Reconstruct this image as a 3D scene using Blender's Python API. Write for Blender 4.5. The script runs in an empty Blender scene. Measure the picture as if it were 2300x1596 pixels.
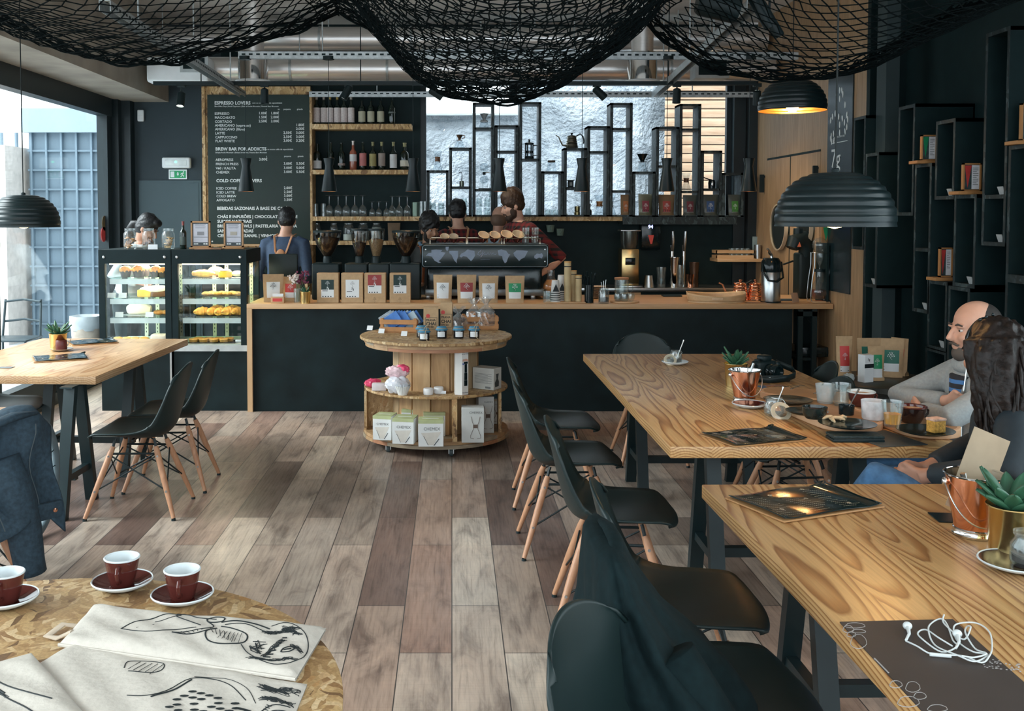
import bpy, bmesh, math, random
from mathutils import Vector, Matrix
R = random.Random(7); pi = math.pi
sc = bpy.context.scene
# ---- camera
F, PX, PY, TH, CH = 2250.0, 1015.0, 585.0, math.radians(2.63), 1.63
cd = bpy.data.cameras.new('camera'); cam = bpy.data.objects.new('camera', cd)
sc.collection.objects.link(cam); sc.camera = cam
cam.location = (0, 0, CH); cam.rotation_euler = (pi/2 - TH, 0, 0)
cd.sensor_width = 36; cd.lens = 36*F/2300; cd.clip_start = .05; cd.clip_end = 200
cd.shift_x = (1150-PX)/2300; cd.shift_y = (PY-798)/2300
# ---- world, exposure
sc.view_settings.view_transform = 'Standard'; sc.view_settings.look = 'None'
sc.view_settings.gamma = 1; sc.view_settings.exposure = 1.0
w = bpy.data.worlds.new('overcast'); sc.world = w; w.use_nodes = True
nt = w.node_tree; bg = nt.nodes['Background']
tc = nt.nodes.new('ShaderNodeTexCoord'); sx = nt.nodes.new('ShaderNodeSeparateXYZ'); cr = nt.nodes.new('ShaderNodeValToRGB')
nt.links.new(tc.outputs['Generated'], sx.inputs[0]); nt.links.new(sx.outputs['Z'], cr.inputs[0]); nt.links.new(cr.outputs[0], bg.inputs[0])
cr.color_ramp.elements[0].color = (.55, .62, .68, 1); cr.color_ramp.elements[1].color = (.88, .96, 1, 1)
cr.color_ramp.elements[1].position = .4
bg.inputs[1].default_value = 2.2
def lamp(name, kind, loc, power, color=(1, 1, 1), size=.1, rot=None, sy=None, spot=None, parent=None):
 l = bpy.data.lights.new(name, kind); o = bpy.data.objects.new(name, l); sc.collection.objects.link(o)
 o.location = loc; l.energy = power; l.color = color
 if kind == 'AREA':
  l.size = size
  if sy: l.shape = 'RECTANGLE'; l.size_y = sy
 elif kind == 'SPOT': l.spot_size = spot or 1.2; l.spot_blend = .5; l.shadow_soft_size = size
 elif kind != 'SUN': l.shadow_soft_size = size
 if rot: o.rotation_euler = rot
 if parent: o.parent = parent
 return o
def portal(loc, rot, sx_, sy_):
 o = lamp('window_portal', 'AREA', loc, 1, size=sx_, rot=rot, sy=sy_); o.data.cycles.is_portal = True
portal((-3.62, 5.3, 1.4), (0, -pi/2, 0), 2.5, 9.6)        # street window on the left
portal((0, -1.95, 1.7), (pi/2, 0, 0), 6.6, 3.2)            # shop front behind the camera
portal((1.5, 10.75, 2.3), (-pi/2, 0, 0), 3.3, 1.4)         # courtyard glazing behind the bar
portal((3.45, 1.0, 1.5), (0, pi/2, 0), 2.4, 4.0)           # window on the right beside the near table
lamp('daylight', 'SUN', (-8, 4, 8), 4.2, (.93, .97, 1), rot=(math.radians(8), math.radians(-52), 0)).data.angle = math.radians(40)
# ---- helpers
def P(px, py, Y=None, z=None, X=None):
 u = (px-PX)/F; v = (PY-py)/F; c, s = math.cos(TH), math.sin(TH)
 d = Vector((u, c+v*s, -s+v*c))
 t = Y/d.y if Y is not None else ((z-CH)/d.z if z is not None else X/d.x)
 return Vector((0, 0, CH))+d*t
def PXY(px, Y): return P(px, 482, Y=Y).x
ident = Matrix.Identity(4)
def T(x=0, y=0, z=0, rz=0, rx=0, ry=0, s=1):
 return Matrix.Translation((x, y, z)) @ Matrix.Rotation(rz, 4, 'Z') @ Matrix.Rotation(ry, 4, 'Y') @ Matrix.Rotation(rx, 4, 'X') @ Matrix.Scale(s, 4)
_font = {}
class MB:
 """collects simple shapes; build() links them as ONE mesh object"""
 def __init__(s): s.v = []; s.f = []; s.m = []; s.mi = 0; s.M = None
 def add(s, vs, fs, M=None):
  b = len(s.v)
  if M is not None: vs = [M @ Vector(v) for v in vs]
  if s.M is not None: vs = [s.M @ Vector(v) for v in vs]
  s.v += [tuple(v) for v in vs]
  for f in fs: s.f.append([b+i for i in f]); s.m.append(s.mi)
  return s
 def mat(s, i): s.mi = i; return s
 def box(s, x0, x1, y0, y1, z0, z1, M=None):
  v = [(x, y, z) for z in (z0, z1) for y in (y0, y1) for x in (x0, x1)]
  return s.add(v, [(0, 2, 3, 1), (4, 5, 7, 6), (0, 1, 5, 4), (2, 6, 7, 3), (0, 4, 6, 2), (1, 3, 7, 5)], M)
 def cbox(s, c, d, M=None): return s.box(c[0]-d[0]/2, c[0]+d[0]/2, c[1]-d[1]/2, c[1]+d[1]/2, c[2]-d[2]/2, c[2]+d[2]/2, M)
 def rbox(s, x0, x1, y0, y1, z0, z1, r=.005, seg=2, M=None):
  bm = bmesh.new(); bmesh.ops.create_cube(bm, size=1)
  for v in bm.verts: v.co = ((x0+x1)/2+v.co.x*(x1-x0), (y0+y1)/2+v.co.y*(y1-y0), (z0+z1)/2+v.co.z*(z1-z0))
  bmesh.ops.bevel(bm, geom=bm.edges[:], offset=r, segments=seg, affect='EDGES', profile=.5)
  bm.verts.index_update(); s.add([v.co.copy() for v in bm.verts], [[v.index for v in f.verts] for f in bm.faces], M); bm.free(); return s
 def tube(s, pts, r, n=8, caps=True, closed=False, M=None, flat=1):
  pts = [Vector(p) for p in pts]; k = len(pts); rr = r if isinstance(r, (list, tuple)) else [r]*k
  vs = []; up = None
  for i, p in enumerate(pts):
   a = pts[i-1] if (i > 0 or closed) else p; b = pts[(i+1) % k] if (i < k-1 or closed) else p
   t = (b-a).normalized()
   if up is None:
    up = Vector((0, 0, 1)) if abs(t.z) < .9 else Vector((1, 0, 0))
   up = (up-t*up.dot(t))
   if up.length < 1e-6: up = t.orthogonal()
   up.normalize(); q = t.cross(up)
   for j in range(n):
    an = 2*pi*(j+.5)/n; vs.append(p+up*math.cos(an)*rr[i]*flat+q*math.sin(an)*rr[i])
  fs = []
  for i in range(k if closed else k-1):
   for j in range(n):
    a, b = i*n+j, i*n+(j+1) % n; c, d = ((i+1) % k)*n+(j+1) % n, ((i+1) % k)*n+j
    fs.append((a, d, c, b))
  if caps and not closed: fs += [tuple(range(n)), tuple(reversed(range((k-1)*n, k*n)))]
  return s.add(vs, fs, M)
 def lathe(s, prof, n=24, M=None, wob=None, cap=False):
  vs = []; fs = []; k = len(prof)
  for (r, z) in prof:
   for j in range(n):
    a = 2*pi*j/n; q = r*(wob(a, z) if wob else 1); vs.append((q*math.cos(a), q*math.sin(a), z))
  for i in range(k-1):
   for j in range(n):
    fs.append((i*n+j, i*n+(j+1) % n, (i+1)*n+(j+1) % n, (i+1)*n+j))
  if cap: fs.append(tuple(reversed(range(n))))
  if cap: fs.append(tuple(range((k-1)*n, k*n)))
  return s.add(vs, fs, M)
 def cyl(s, r, z0, z1, n=24, M=None): return s.lathe([(r, z0), (r, z1)], n, M, cap=True)
 def prism(s, poly, z0, z1, M=None):
  k = len(poly)
  return s.add([(x, y, z0) for x, y in poly]+[(x, y, z1) for x, y in poly],
                     [tuple(reversed(range(k))), tuple(range(k, 2*k))]+[(i, (i+1) % k, k+(i+1) % k, k+i) for i in range(k)], M)
 def ell(s, c, r, nu=16, nv=10, M=None, fn=None):
  if not isinstance(r, (tuple, list)): r = (r, r, r)
  vs = []; fs = []
  for i in range(nv+1):
   ph = pi*i/nv
   for j in range(nu):
    a = 2*pi*j/nu; d = Vector((math.sin(ph)*math.cos(a), math.sin(ph)*math.sin(a), -math.cos(ph)))
    q = fn(d) if fn else 1
    vs.append((c[0]+d.x*r[0]*q, c[1]+d.y*r[1]*q, c[2]+d.z*r[2]*q))
  for i in range(nv):
   for j in range(nu): fs.append((i*nu+j, i*nu+(j+1) % nu, (i+1)*nu+(j+1) % nu, (i+1)*nu+j))
  return s.add(vs, fs, M)
 def grid(s, fn, nu, nv, M=None, closeu=False):
  vs = [fn(i/nu, j/nv) for j in range(nv+1) for i in range(nu+(0 if closeu else 1))]
  k = nu if closeu else nu+1
  return s.add(vs, [(j*k+i, j*k+(i+1) % k, (j+1)*k+(i+1) % k, (j+1)*k+i) for j in range(nv) for i in range(nu)], M)
 def slab(s, poly, th, M=None): return s.prism(poly, 0, th, M)
 def text(s, txt, size, M, bold=0., align='LEFT', ex=0.0):
  key = (txt, bold, align)
  if key not in _font:
   cu = bpy.data.curves.new('t', 'FONT'); cu.body = txt; cu.size = 1; cu.offset = bold; cu.align_x = align; cu.resolution_u = 2
   ob = bpy.data.objects.new('t', cu); sc.collection.objects.link(ob)
   bpy.context.view_layer.update()
   me = bpy.data.meshes.new_from_object(ob.evaluated_get(bpy.context.evaluated_depsgraph_get()))
   _font[key] = ([v.co.copy() for v in me.vertices], [list(p.vertices) for p in me.polygons])
   bpy.data.objects.remove(ob); bpy.data.curves.remove(cu); bpy.data.meshes.remove(me)
  vs, fs = _font[key]
  return s.add([(v.x*size, v.y*size, ex) for v in vs], fs, M)
 def build(s, name, mats, parent=None, smooth=40, sol=0, sub=0, kind=None):
  me = bpy.data.meshes.new(name); me.from_pydata(s.v, [], s.f); me.update()
  if not isinstance(mats, (list, tuple)): mats = [mats]
  for m in mats: me.materials.append(m)
  if len(mats) > 1: me.polygons.foreach_set('material_index', [min(i, len(mats)-1) for i in s.m])
  if smooth:
   me.polygons.foreach_set('use_smooth', [True]*len(me.polygons))
   if smooth < 180: me.set_sharp_from_angle(angle=math.radians(smooth))
  o = bpy.data.objects.new(name, me); sc.collection.objects.link(o)
  if parent: o.parent = parent
  if sol: md = o.modifiers.new('s', 'SOLIDIFY'); md.thickness = sol; md.offset = 0
  if sub: md = o.modifiers.new('u', 'SUBSURF'); md.levels = sub; md.render_levels = sub
  if kind: o['kind'] = kind
  return o
def tag(o, label, cat, group=None):
 o['label'] = label; o['category'] = cat
 if group: o['group'] = group
 return o
def thing(name, label, cat, loc=(0, 0, 0), rz=0, group=None):
 o = bpy.data.objects.new(name, None); sc.collection.objects.link(o); o.empty_display_size = .05
 o.location = loc; o.rotation_euler = (0, 0, rz); return tag(o, label, cat, group)
def clone(root, loc, rz=None, label=None, group=None, scale=None):
 def cp(o, par):
  c = o.copy(); sc.collection.objects.link(c); c.parent = par
  for ch in list(kids.get(o.name, [])): cp(ch, c)
  return c
 kids = {}
 def walk(o):
  kids[o.name] = list(o.children)
  for ch in o.children: walk(ch)
 walk(root)
 c = cp(root, None); c.location = loc
 if rz is not None: c.rotation_euler = (0, 0, rz)
 if label: c['label'] = label
 if group: c['group'] = group
 if scale: c.scale = scale if isinstance(scale, tuple) else (scale,)*3
 return c
ORD = ['leftmost', 'second from the left', 'third from the left', 'fourth from the left', 'fifth from the left', 'sixth from the left', 'seventh from the left', 'eighth from the left', 'ninth from the left', 'tenth from the left', 'eleventh from the left', 'twelfth from the left']
FRONT = Matrix.Rotation(pi/2, 4, 'X')     # lays an XY drawing up as a sheet that faces the camera (-Y)
# ---- materials
MATS = {}
def nodes(name):
 m = bpy.data.materials.new(name); m.use_nodes = True
 return m, m.node_tree, m.node_tree.nodes['Principled BSDF']
def N(nt, typ, **kw):
 n = nt.nodes.new('ShaderNode'+typ)
 for k, v in kw.items():
  if k.startswith('i_'): n.inputs[k[2:].replace('_', ' ')].default_value = v
  elif k[0] == 'n' and k[1:].isdigit(): n.inputs[int(k[1:])].default_value = v
  else: setattr(n, k, v)
 return n
def ramp(nt, src, stops, interp='LINEAR'):
 n = nt.nodes.new('ShaderNodeValToRGB'); e = n.color_ramp; e.interpolation = interp
 while len(e.elements) < len(stops): e.elements.new(.5)
 for el, (p, c) in zip(e.elements, stops): el.position = p; el.color = (*c, 1)
 nt.links.new(src, n.inputs[0]); return n.outputs[0]
def mathn(nt, op, a, b=None, c=None):
 n = nt.nodes.new('ShaderNodeMath'); n.operation = op
 for i, x in enumerate((a, b, c)):
  if x is None: continue
  if isinstance(x, (int, float)): n.inputs[i].default_value = x
  else: nt.links.new(x, n.inputs[i])
 return n.outputs[0]
def coords(nt, scale=(1, 1, 1), rot=(0, 0, 0), loc=(0, 0, 0), kind='Object'):
 t = nt.nodes.new('ShaderNodeTexCoord'); mp = nt.nodes.new('ShaderNodeMapping')
 mp.inputs['Scale'].default_value = scale; mp.inputs['Rotation'].default_value = rot; mp.inputs['Location'].default_value = loc
 nt.links.new(t.outputs[kind], mp.inputs[0]); return mp.outputs[0]
def noise(nt, vec, scale=5, detail=3, rough=.5, dist=0):
 n = nt.nodes.new('ShaderNodeTexNoise'); n.inputs['Scale'].default_value = scale; n.inputs['Detail'].default_value = detail
 n.inputs['Roughness'].default_value = rough; n.inputs['Distortion'].default_value = dist
 if vec is not None: nt.links.new(vec, n.inputs['Vector'])
 return n.outputs[0]
def bump(nt, b, h, strength=.3, dist=.01):
 n = nt.nodes.new('ShaderNodeBump'); n.inputs['Strength'].default_value = strength; n.inputs['Distance'].default_value = dist
 nt.links.new(h, n.inputs['Height']); nt.links.new(n.outputs[0], b.inputs['Normal'])
def M(name, col, rough=.5, metal=0., var=.12, sc_=12., bmp=0., spec=.5, emit=0., alpha=1., trans=0., ior=1.45, sss=0., aniso=None):
 """plain material with a little procedural mottling; colours are linear RGB"""
 if name in MATS: return MATS[name]
 m, nt, b = nodes(name); MATS[name] = m
 v = noise(nt, coords(nt, aniso or (1, 1, 1)), sc_, 4)
 o = ramp(nt, v, [(.3, tuple(c*(1-var) for c in col)), (.7, tuple(min(1, c*(1+var)) for c in col))])
 nt.links.new(o, b.inputs['Base Color']); b.inputs['Roughness'].default_value = rough; b.inputs['Metallic'].default_value = metal
 b.inputs['Specular IOR Level'].default_value = spec; b.inputs['IOR'].default_value = ior
 b.inputs['Transmission Weight'].default_value = trans; b.inputs['Alpha'].default_value = alpha
 if bmp: bump(nt, b, v, bmp, .01)
 if emit: nt.links.new(o, b.inputs['Emission Color']); b.inputs['Emission Strength'].default_value = emit
 return m
def S(r, g, b):
 f = lambda c: (c/255/12.92) if c/255 <= .04045 else ((c/255+.055)/1.055)**2.4
 return (f(r), f(g), f(b))
def thin_glass(name, tint=(.93, .97, .97), base=.04, edge=.55, rough=0.02, milky=0.):
 """thin clear glass: see-through face on, more mirror-like at a grazing angle"""
 m, nt, b = nodes(name); MATS[name] = m; nt.nodes.remove(b); out = nt.nodes['Material Output']
 tr = N(nt, 'BsdfTransparent'); tr.inputs[0].default_value = (*tint, 1)
 gl = N(nt, 'BsdfGlossy'); gl.inputs['Roughness'].default_value = rough
 lw = N(nt, 'LayerWeight'); lw.inputs[0].default_value = .35
 v = noise(nt, coords(nt), 30, 2)
 f = mathn(nt, 'MULTIPLY_ADD', mathn(nt, 'POWER', lw.outputs['Facing'], 3.), edge, mathn(nt, 'MULTIPLY', v, base*2))
 mx = N(nt, 'MixShader'); nt.links.new(f, mx.inputs[0]); nt.links.new(tr.outputs[0], mx.inputs[1]); nt.links.new(gl.outputs[0], mx.inputs[2])
 last = mx
 if milky:
  df = N(nt, 'BsdfDiffuse'); df.inputs[0].default_value = (.8, .85, .85, 1)
  m2 = N(nt, 'MixShader'); m2.inputs[0].default_value = milky; nt.links.new(mx.outputs[0], m2.inputs[1]); nt.links.new(df.outputs[0], m2.inputs[2]); last = m2
 nt.links.new(last.outputs[0], out.inputs[0]); return m
GLASS = thin_glass('clear_glass', edge=.9, base=.09, milky=.035)
PANE = thin_glass('window_pane', (.95, .98, .98), .03, .3)
PLASTIC_FILM = thin_glass('cellophane', (.95, .96, .97), .16, .8, .12, .10)
DARKGLASS = thin_glass('dark_bottle_glass', (.03, .045, .035), .05, .5)
def wood_table(name, c1, c2, c3, freq=92, lam=.185, z0=.615, rough=.32):
 """boards glued side by side, grown rings seen on the face and as arcs on the end"""
 m, nt, b = nodes(name); MATS[name] = m
 v = coords(nt); s = N(nt, 'SeparateXYZ'); nt.links.new(v, s.inputs[0])
 xi = mathn(nt, 'FLOOR', mathn(nt, 'DIVIDE', mathn(nt, 'ADD', s.outputs[0], 5.03), lam))
 xm = mathn(nt, 'SUBTRACT', mathn(nt, 'SUBTRACT', mathn(nt, 'ADD', s.outputs[0], 5.03), mathn(nt, 'MULTIPLY', xi, lam)), lam/2)
 rnd = mathn(nt, 'FRACT', mathn(nt, 'MULTIPLY', mathn(nt, 'SINE', mathn(nt, 'MULTIPLY', xi, 12.9898)), 43758.5))
 n1 = noise(nt, coords(nt, (2.6, .34, 1.)), 1.5, 2, .4)
 n2 = noise(nt, coords(nt, (16, 1.6, 3)), 1., 2)
 xs = mathn(nt, 'ADD', xm, mathn(nt, 'MULTIPLY_ADD', rnd, .09, -.045))
 zz = mathn(nt, 'ADD', mathn(nt, 'SUBTRACT', s.outputs[2], z0), mathn(nt, 'MULTIPLY', rnd, .05))
 r = mathn(nt, 'SQRT', mathn(nt, 'ADD', mathn(nt, 'MULTIPLY', xs, xs), mathn(nt, 'MULTIPLY', zz, zz)))
 r = mathn(nt, 'ADD', mathn(nt, 'MULTIPLY_ADD', n1, .19, r), mathn(nt, 'MULTIPLY', n2, .012))
 ring = mathn(nt, 'FRACT', mathn(nt, 'MULTIPLY', r, freq))
 fine = noise(nt, coords(nt, (160, 4, 60)), 1, 3)
 col = ramp(nt, ring, [(0, c1), (.45, c1), (.72, c2), (.9, c3), (1, c1)])
 mx = N(nt, 'MixRGB', blend_type='MULTIPLY'); mx.inputs[0].default_value = .55
 nt.links.new(col, mx.inputs[1]); nt.links.new(ramp(nt, fine, [(.3, (.72, .68, .64)), (.65, (1.05, 1.05, 1.05))]), mx.inputs[2])
 tone = N(nt, 'MixRGB', blend_type='MULTIPLY'); tone.inputs[0].default_value = 1
 nt.links.new(mx.outputs[0], tone.inputs[1]); nt.links.new(ramp(nt, rnd, [(0, (.86, .84, .82)), (1, (1.06, 1.06, 1.06))]), tone.inputs[2])
 nt.links.new(tone.outputs[0], b.inputs['Base Color']); b.inputs['Roughness'].default_value = rough
 bump(nt, b, ring, .06, .002); return m
def osb(name, tone=1., dark=False):
 m, nt, b = nodes(name); MATS[name] = m
 cols = []
 for k, (rot, sca) in enumerate(((.5, (11, 55, 11)), (-.9, (13, 50, 13)), (1.5, (12, 60, 12)))):
  base = coords(nt, (1, 1, 1), (0, 0, rot), (k*3.1, k*1.7, 0))
  wv = N(nt, 'TexNoise'); wv.inputs['Scale'].default_value = 6; nt.links.new(base, wv.inputs['Vector'])
  mixv = N(nt, 'VectorMath', operation='MULTIPLY_ADD'); mixv.inputs[1].default_value = (.14, .14, .14)
  nt.links.new(wv.outputs['Color'], mixv.inputs[0]); nt.links.new(base, mixv.inputs[2])
  sc2 = N(nt, 'VectorMath', operation='MULTIPLY'); sc2.inputs[1].default_value = sca; nt.links.new(mixv.outputs[0], sc2.inputs[0])
  vo = N(nt, 'TexVoronoi'); vo.inputs['Scale'].default_value = 1; nt.links.new(sc2.outputs[0], vo.inputs['Vector'])
  s = N(nt, 'SeparateColor'); nt.links.new(vo.outputs['Color'], s.inputs[0]); cols.append((s.outputs[0], s.outputs[1]))
 sel = cols[0][1]
 a = N(nt, 'Mix', data_type='FLOAT'); nt.links.new(mathn(nt, 'GREATER_THAN', cols[0][1], .55), a.inputs[0]); nt.links.new(cols[0][0], a.inputs[2]); nt.links.new(cols[1][0], a.inputs[3])
 a2 = N(nt, 'Mix', data_type='FLOAT'); nt.links.new(mathn(nt, 'GREATER_THAN', cols[1][1], .6), a2.inputs[0]); nt.links.new(a.outputs[0], a2.inputs[2]); nt.links.new(cols[2][0], a2.inputs[3])
 t = tone
 st = [(0, (.16*t, .085*t, .035*t)), (.10, (.32*t, .175*t, .07*t)), (.3, (.44*t, .27*t, .115*t)), (.6, (.56*t, .37*t, .17*t)), (.85, (.70*t, .52*t, .30*t)), (1, (.46*t, .24*t, .08*t))]
 if dark: st = [(0, (.004, .010, .011)), (.5, (.007, .017, .019)), (.8, (.018, .034, .037)), (1, (.06, .09, .095))]
 f = noise(nt, coords(nt, (40, 40, 40)), 4, 3)
 mx = N(nt, 'MixRGB', blend_type='MULTIPLY'); mx.inputs[0].default_value = .5
 nt.links.new(ramp(nt, a2.outputs[0], st), mx.inputs[1]); nt.links.new(ramp(nt, f, [(.35, (.6, .55, .5)), (.65, (1.1, 1.1, 1.1))]), mx.inputs[2])
 nt.links.new(mx.outputs[0], b.inputs['Base Color']); b.inputs['Roughness'].default_value = .55
 bump(nt, b, a2.outputs[0], .15, .003); return m
def plain_wood(name, c1, c2, axis='x', freq=14, rough=.45, sc_=1.):
 m, nt, b = nodes(name); MATS[name] = m
 s = {'x': (1.2, freq, freq), 'y': (freq, 1.2, freq), 'z': (freq, freq, 1.2)}[axis]
 n = noise(nt, coords(nt, s), 2.2*sc_, 4, .6, .6); b.inputs['Roughness'].default_value = rough
 nt.links.new(ramp(nt, n, [(.28, c1), (.52, tuple((a+b_)/2 for a, b_ in zip(c1, c2))), (.72, c2)]), b.inputs['Base Color'])
 bump(nt, b, n, .08, .003); return m
BLK = M('dark_teal_paint', (.0062, .0190, .0205), .6, spec=.25)
BLK2 = M('matt_black_steel', (.0065, .0165, .0185), .45, spec=.35)
BLKG = M('gloss_black', (.006, .014, .016), .15)
TABLE = wood_table('pine_table_top', (.60, .36, .155), (.42, .205, .075), (.27, .115, .038))
TABLE2 = wood_table('pale_pine_table_top', (.56, .36, .20), (.46, .26, .12), (.36, .18, .08))
OSB = osb('osb_board', 1.0)
OSB_L = osb('pale_osb_board', 1.1)
OSB_D = osb('black_stained_osb', 1, True)
OAK = plain_wood('oak_panel', (.30, .185, .095), (.46, .30, .17), 'z')
OAKX = plain_wood('light_counter_wood', (.45, .265, .13), (.58, .37, .20), 'x')
BEECH = plain_wood('beech_leg', (.42, .20, .105), (.56, .30, .17), 'z', 30)
PALLET = plain_wood('pallet_wood', (.28, .15, .06), (.55, .34, .16), 'z', 9)
PALLETX = plain_wood('pallet_wood_flat', (.30, .17, .08), (.52, .33, .17), 'x', 9)
WHITE = M('white_paint', (.78, .82, .84), .5, var=.03)
PAPER = M('white_paper', (.72, .74, .75), .7, var=.04)
INK = M('black_ink', (.01, .016, .018), .6)
INKW = M('white_ink', (.75, .79, .79), .6, var=.04)
STEEL = M('brushed_steel', (.55, .57, .57), .28, 1., var=.06)
GALV = M('galvanised_steel', (.46, .50, .51), .45, .85, var=.2, sc_=30)
CHROME = M('chrome', (.75, .76, .76), .08, 1., var=.03)
COPPER = M('copper', (.86, .42, .27), .16, 1., var=.06)
GOLD = M('brass_gold', (.70, .54, .24), .24, 1., var=.06)
KRAFT = M('kraft_paper', (.47, .31, .17), .75, var=.08, sc_=40)
GREEN = M('bag_green', (.01, .26, .105), .5); REDL = M('bag_red', (.29, .035, .035), .5); CARD = M('dark_label', (.014, .035, .033), .6)
BRIGHTRED = M('bright_red', (.55, .05, .045), .5)
# ==== the room
def struct(mb, name, mats, parent=None, **k):
 o = mb.build(name, mats, parent, **k)
 if not parent: o['kind'] = 'structure'
 return o
def floor_mat():
 m, nt, b = nodes('plank_floor')
 v = coords(nt, (1, 1, 1), (0, 0, pi/2))
 def brick(c1, c2, mort, seed=0):
  n = N(nt, 'TexBrick'); nt.links.new(v, n.inputs['Vector']); n.offset = .37; n.offset_frequency = 2; n.squash = 1
  n.inputs['Color1'].default_value = (*c1, 1); n.inputs['Color2'].default_value = (*c2, 1); n.inputs['Mortar'].default_value = (*mort, 1)
  n.inputs['Scale'].default_value = 1; n.inputs['Mortar Size'].default_value = .0022; n.inputs['Mortar Smooth'].default_value = .1
  n.inputs['Brick Width'].default_value = 1.22; n.inputs['Row Height'].default_value = .196; n.inputs['Bias'].default_value = 0
  return n
 br = brick((0, 0, 0), (1, 1, 1), (.5, .5, .5))
 sp = N(nt, 'SeparateColor'); nt.links.new(br.outputs['Color'], sp.inputs[0]); rnd = sp.outputs[0]
 base = ramp(nt, rnd, [(0, (.15, .105, .09)), (.14, (.30, .205, .17)), (.3, (.44, .36, .30)), (.45, (.23, .185, .16)), (.58, (.54, .47, .39)), (.72, (.36, .24, .19)), (.84, (.50, .42, .355)), (.93, (.58, .52, .45)), (1, (.18, .135, .115))])
 big = noise(nt, coords(nt, (1.4, .7, 1)), 2.2, 4, .6)
 st = noise(nt, coords(nt, (3.2, .8, 1)), 3, 5, .65, .8)
 gr = noise(nt, coords(nt, (60, 2.4, 1)), 1.6, 5, .6)
 cut = noise(nt, coords(nt, (3, 110, 1)), 1., 3)
 def mul(a, f, amt):
  n = N(nt, 'MixRGB', blend_type='MULTIPLY'); n.inputs[0].default_value = amt; nt.links.new(a, n.inputs[1]); nt.links.new(f, n.inputs[2]); return n.outputs[0]
 c = mul(base, ramp(nt, st, [(.3, (.30, .26, .25)), (.47, (.80, .76, .73)), (.7, (1.14, 1.08, 1.02))]), .85)
 c = mul(c, ramp(nt, big, [(.35, (.8, .72, .68)), (.65, (1.1, 1.08, 1.06))]), .6)
 c = mul(c, ramp(nt, gr, [(.32, (.55, .53, .52)), (.5, (1, 1, 1)), (.75, (1.12, 1.1, 1.08))]), .6)
 c = mul(c, ramp(nt, cut, [(.35, (.8, .8, .8)), (.5, (1, 1, 1))]), .3)
 mx = N(nt, 'MixRGB'); nt.links.new(br.outputs['Fac'], mx.inputs[0]); nt.links.new(c, mx.inputs[1]); mx.inputs[2].default_value = (.05, .042, .038, 1)
 nt.links.new(mx.outputs[0], b.inputs['Base Color'])
 nt.links.new(ramp(nt, gr, [(.3, (.44, .44, .44)), (.7, (.30, .30, .30))]), b.inputs['Roughness'])
 bump(nt, b, mathn(nt, 'ADD', gr, mathn(nt, 'MULTIPLY', br.outputs['Fac'], -2)), .08, .003)
 return m
struct(MB().box(-3.6, 3.5, -2, 10.7, -.12, 0), 'floor', floor_mat())
CONC = M('concrete', (.33, .30, .255), .8, var=.22, sc_=3, bmp=.1)
CEIL = M('ceiling_plaster', (.60, .58, .55), .85, var=.08, sc_=2)
struct(MB().box(-3.6, 3.5, -2, 10.7, 3.6, 3.75), 'ceiling', CEIL)
struct(MB().box(-3.44, -2.95, -2, 10.5, 2.8, 3.6), 'trim_1', CONC)                     # concrete beam over the window
GREYW = M('grey_blue_wall', (.020, .036, .045), .6, var=.08, sc_=3)
GREYD = M('grey_blue_door', (.05, .085, .10), .5, var=.06, sc_=3)
FRAME = M('window_frame_grey', (.009, .019, .023), .4)
f = MB()
f.box(-3.56, -3.40, -2, 10.2, 0, .10); f.box(-3.53, -3.43, -2, 10.2, .10, .24); f.box(-3.56, -3.44, -2, 10.2, 2.62, 2.82)
for y in (-2, 1.2, 4.4, 7.55): f.box(-3.54, -3.45, y, y+.08, .2, 2.7)
f.box(-3.56, -3.46, 10.1, 10.2, 0, 2.8)
win = struct(f, 'window_1', FRAME)
MB().box(-3.503, -3.497, -1.95, 10.12, .2, 2.65).build('pane', PANE, win, smooth=0)
struct(MB().box(-3.62, -3.44, -2, 10.7, 2.8, 3.75), 'wall_left', GREYW)
struct(MB().box(-3.6, -3.47, 10.2, 10.5, 0, 2.8).box(-3.47, -3.40, 10.26, 10.5, 0, 2.8).box(-3.40, -3.31, 10.36, 10.5, 0, 2.8), 'trim_2', FRAME)
YB = 10.5
struct(MB().box(-3.6, -2.4, YB, YB+.2, 0, 3.6), 'wall_back_left', GREYW)
d = struct(MB().box(-3.27, -2.62, YB-.012, YB+.02, 0, 1.985), 'door_1', GREYD)
MB().box(-3.245, -2.645, YB-.016, YB-.012, .03, 1.96).build('door_leaf', GREYD, d, smooth=0)
struct(MB().box(-2.4, -.33, YB, YB+.2, 0, 3.6), 'wall_back', BLK)
struct(MB().box(-.33, 2.98, YB-.02, YB+.2, 0, 1.58), 'wall_back_sill', BLK)
struct(MB().box(-.33, 3.3, YB, YB+.2, 3.02, 3.6), 'wall_back_header', BLK)
struct(MB().box(2.93, 3.05, YB-.05, YB+.2, 0, 3.1).box(3.06, 3.16, YB-.13, YB+.2, 0, 3.1), 'trim_3', FRAME)
f = MB(); f.box(-.33, -.27, YB+.05, YB+.12, 1.58, 3.02).box(2.88, 2.93, YB+.05, YB+.12, 1.58, 3.02).box(-.3, 2.93, YB+.05, YB+.12, 2.98, 3.02).box(-.3, 2.93, YB+.05, YB+.12, 1.58, 1.61)
win = struct(f, 'window_2', FRAME); MB().box(-.28, 2.9, YB+.083, YB+.089, 1.6, 3.0).build('pane', PANE, win, smooth=0)
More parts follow.
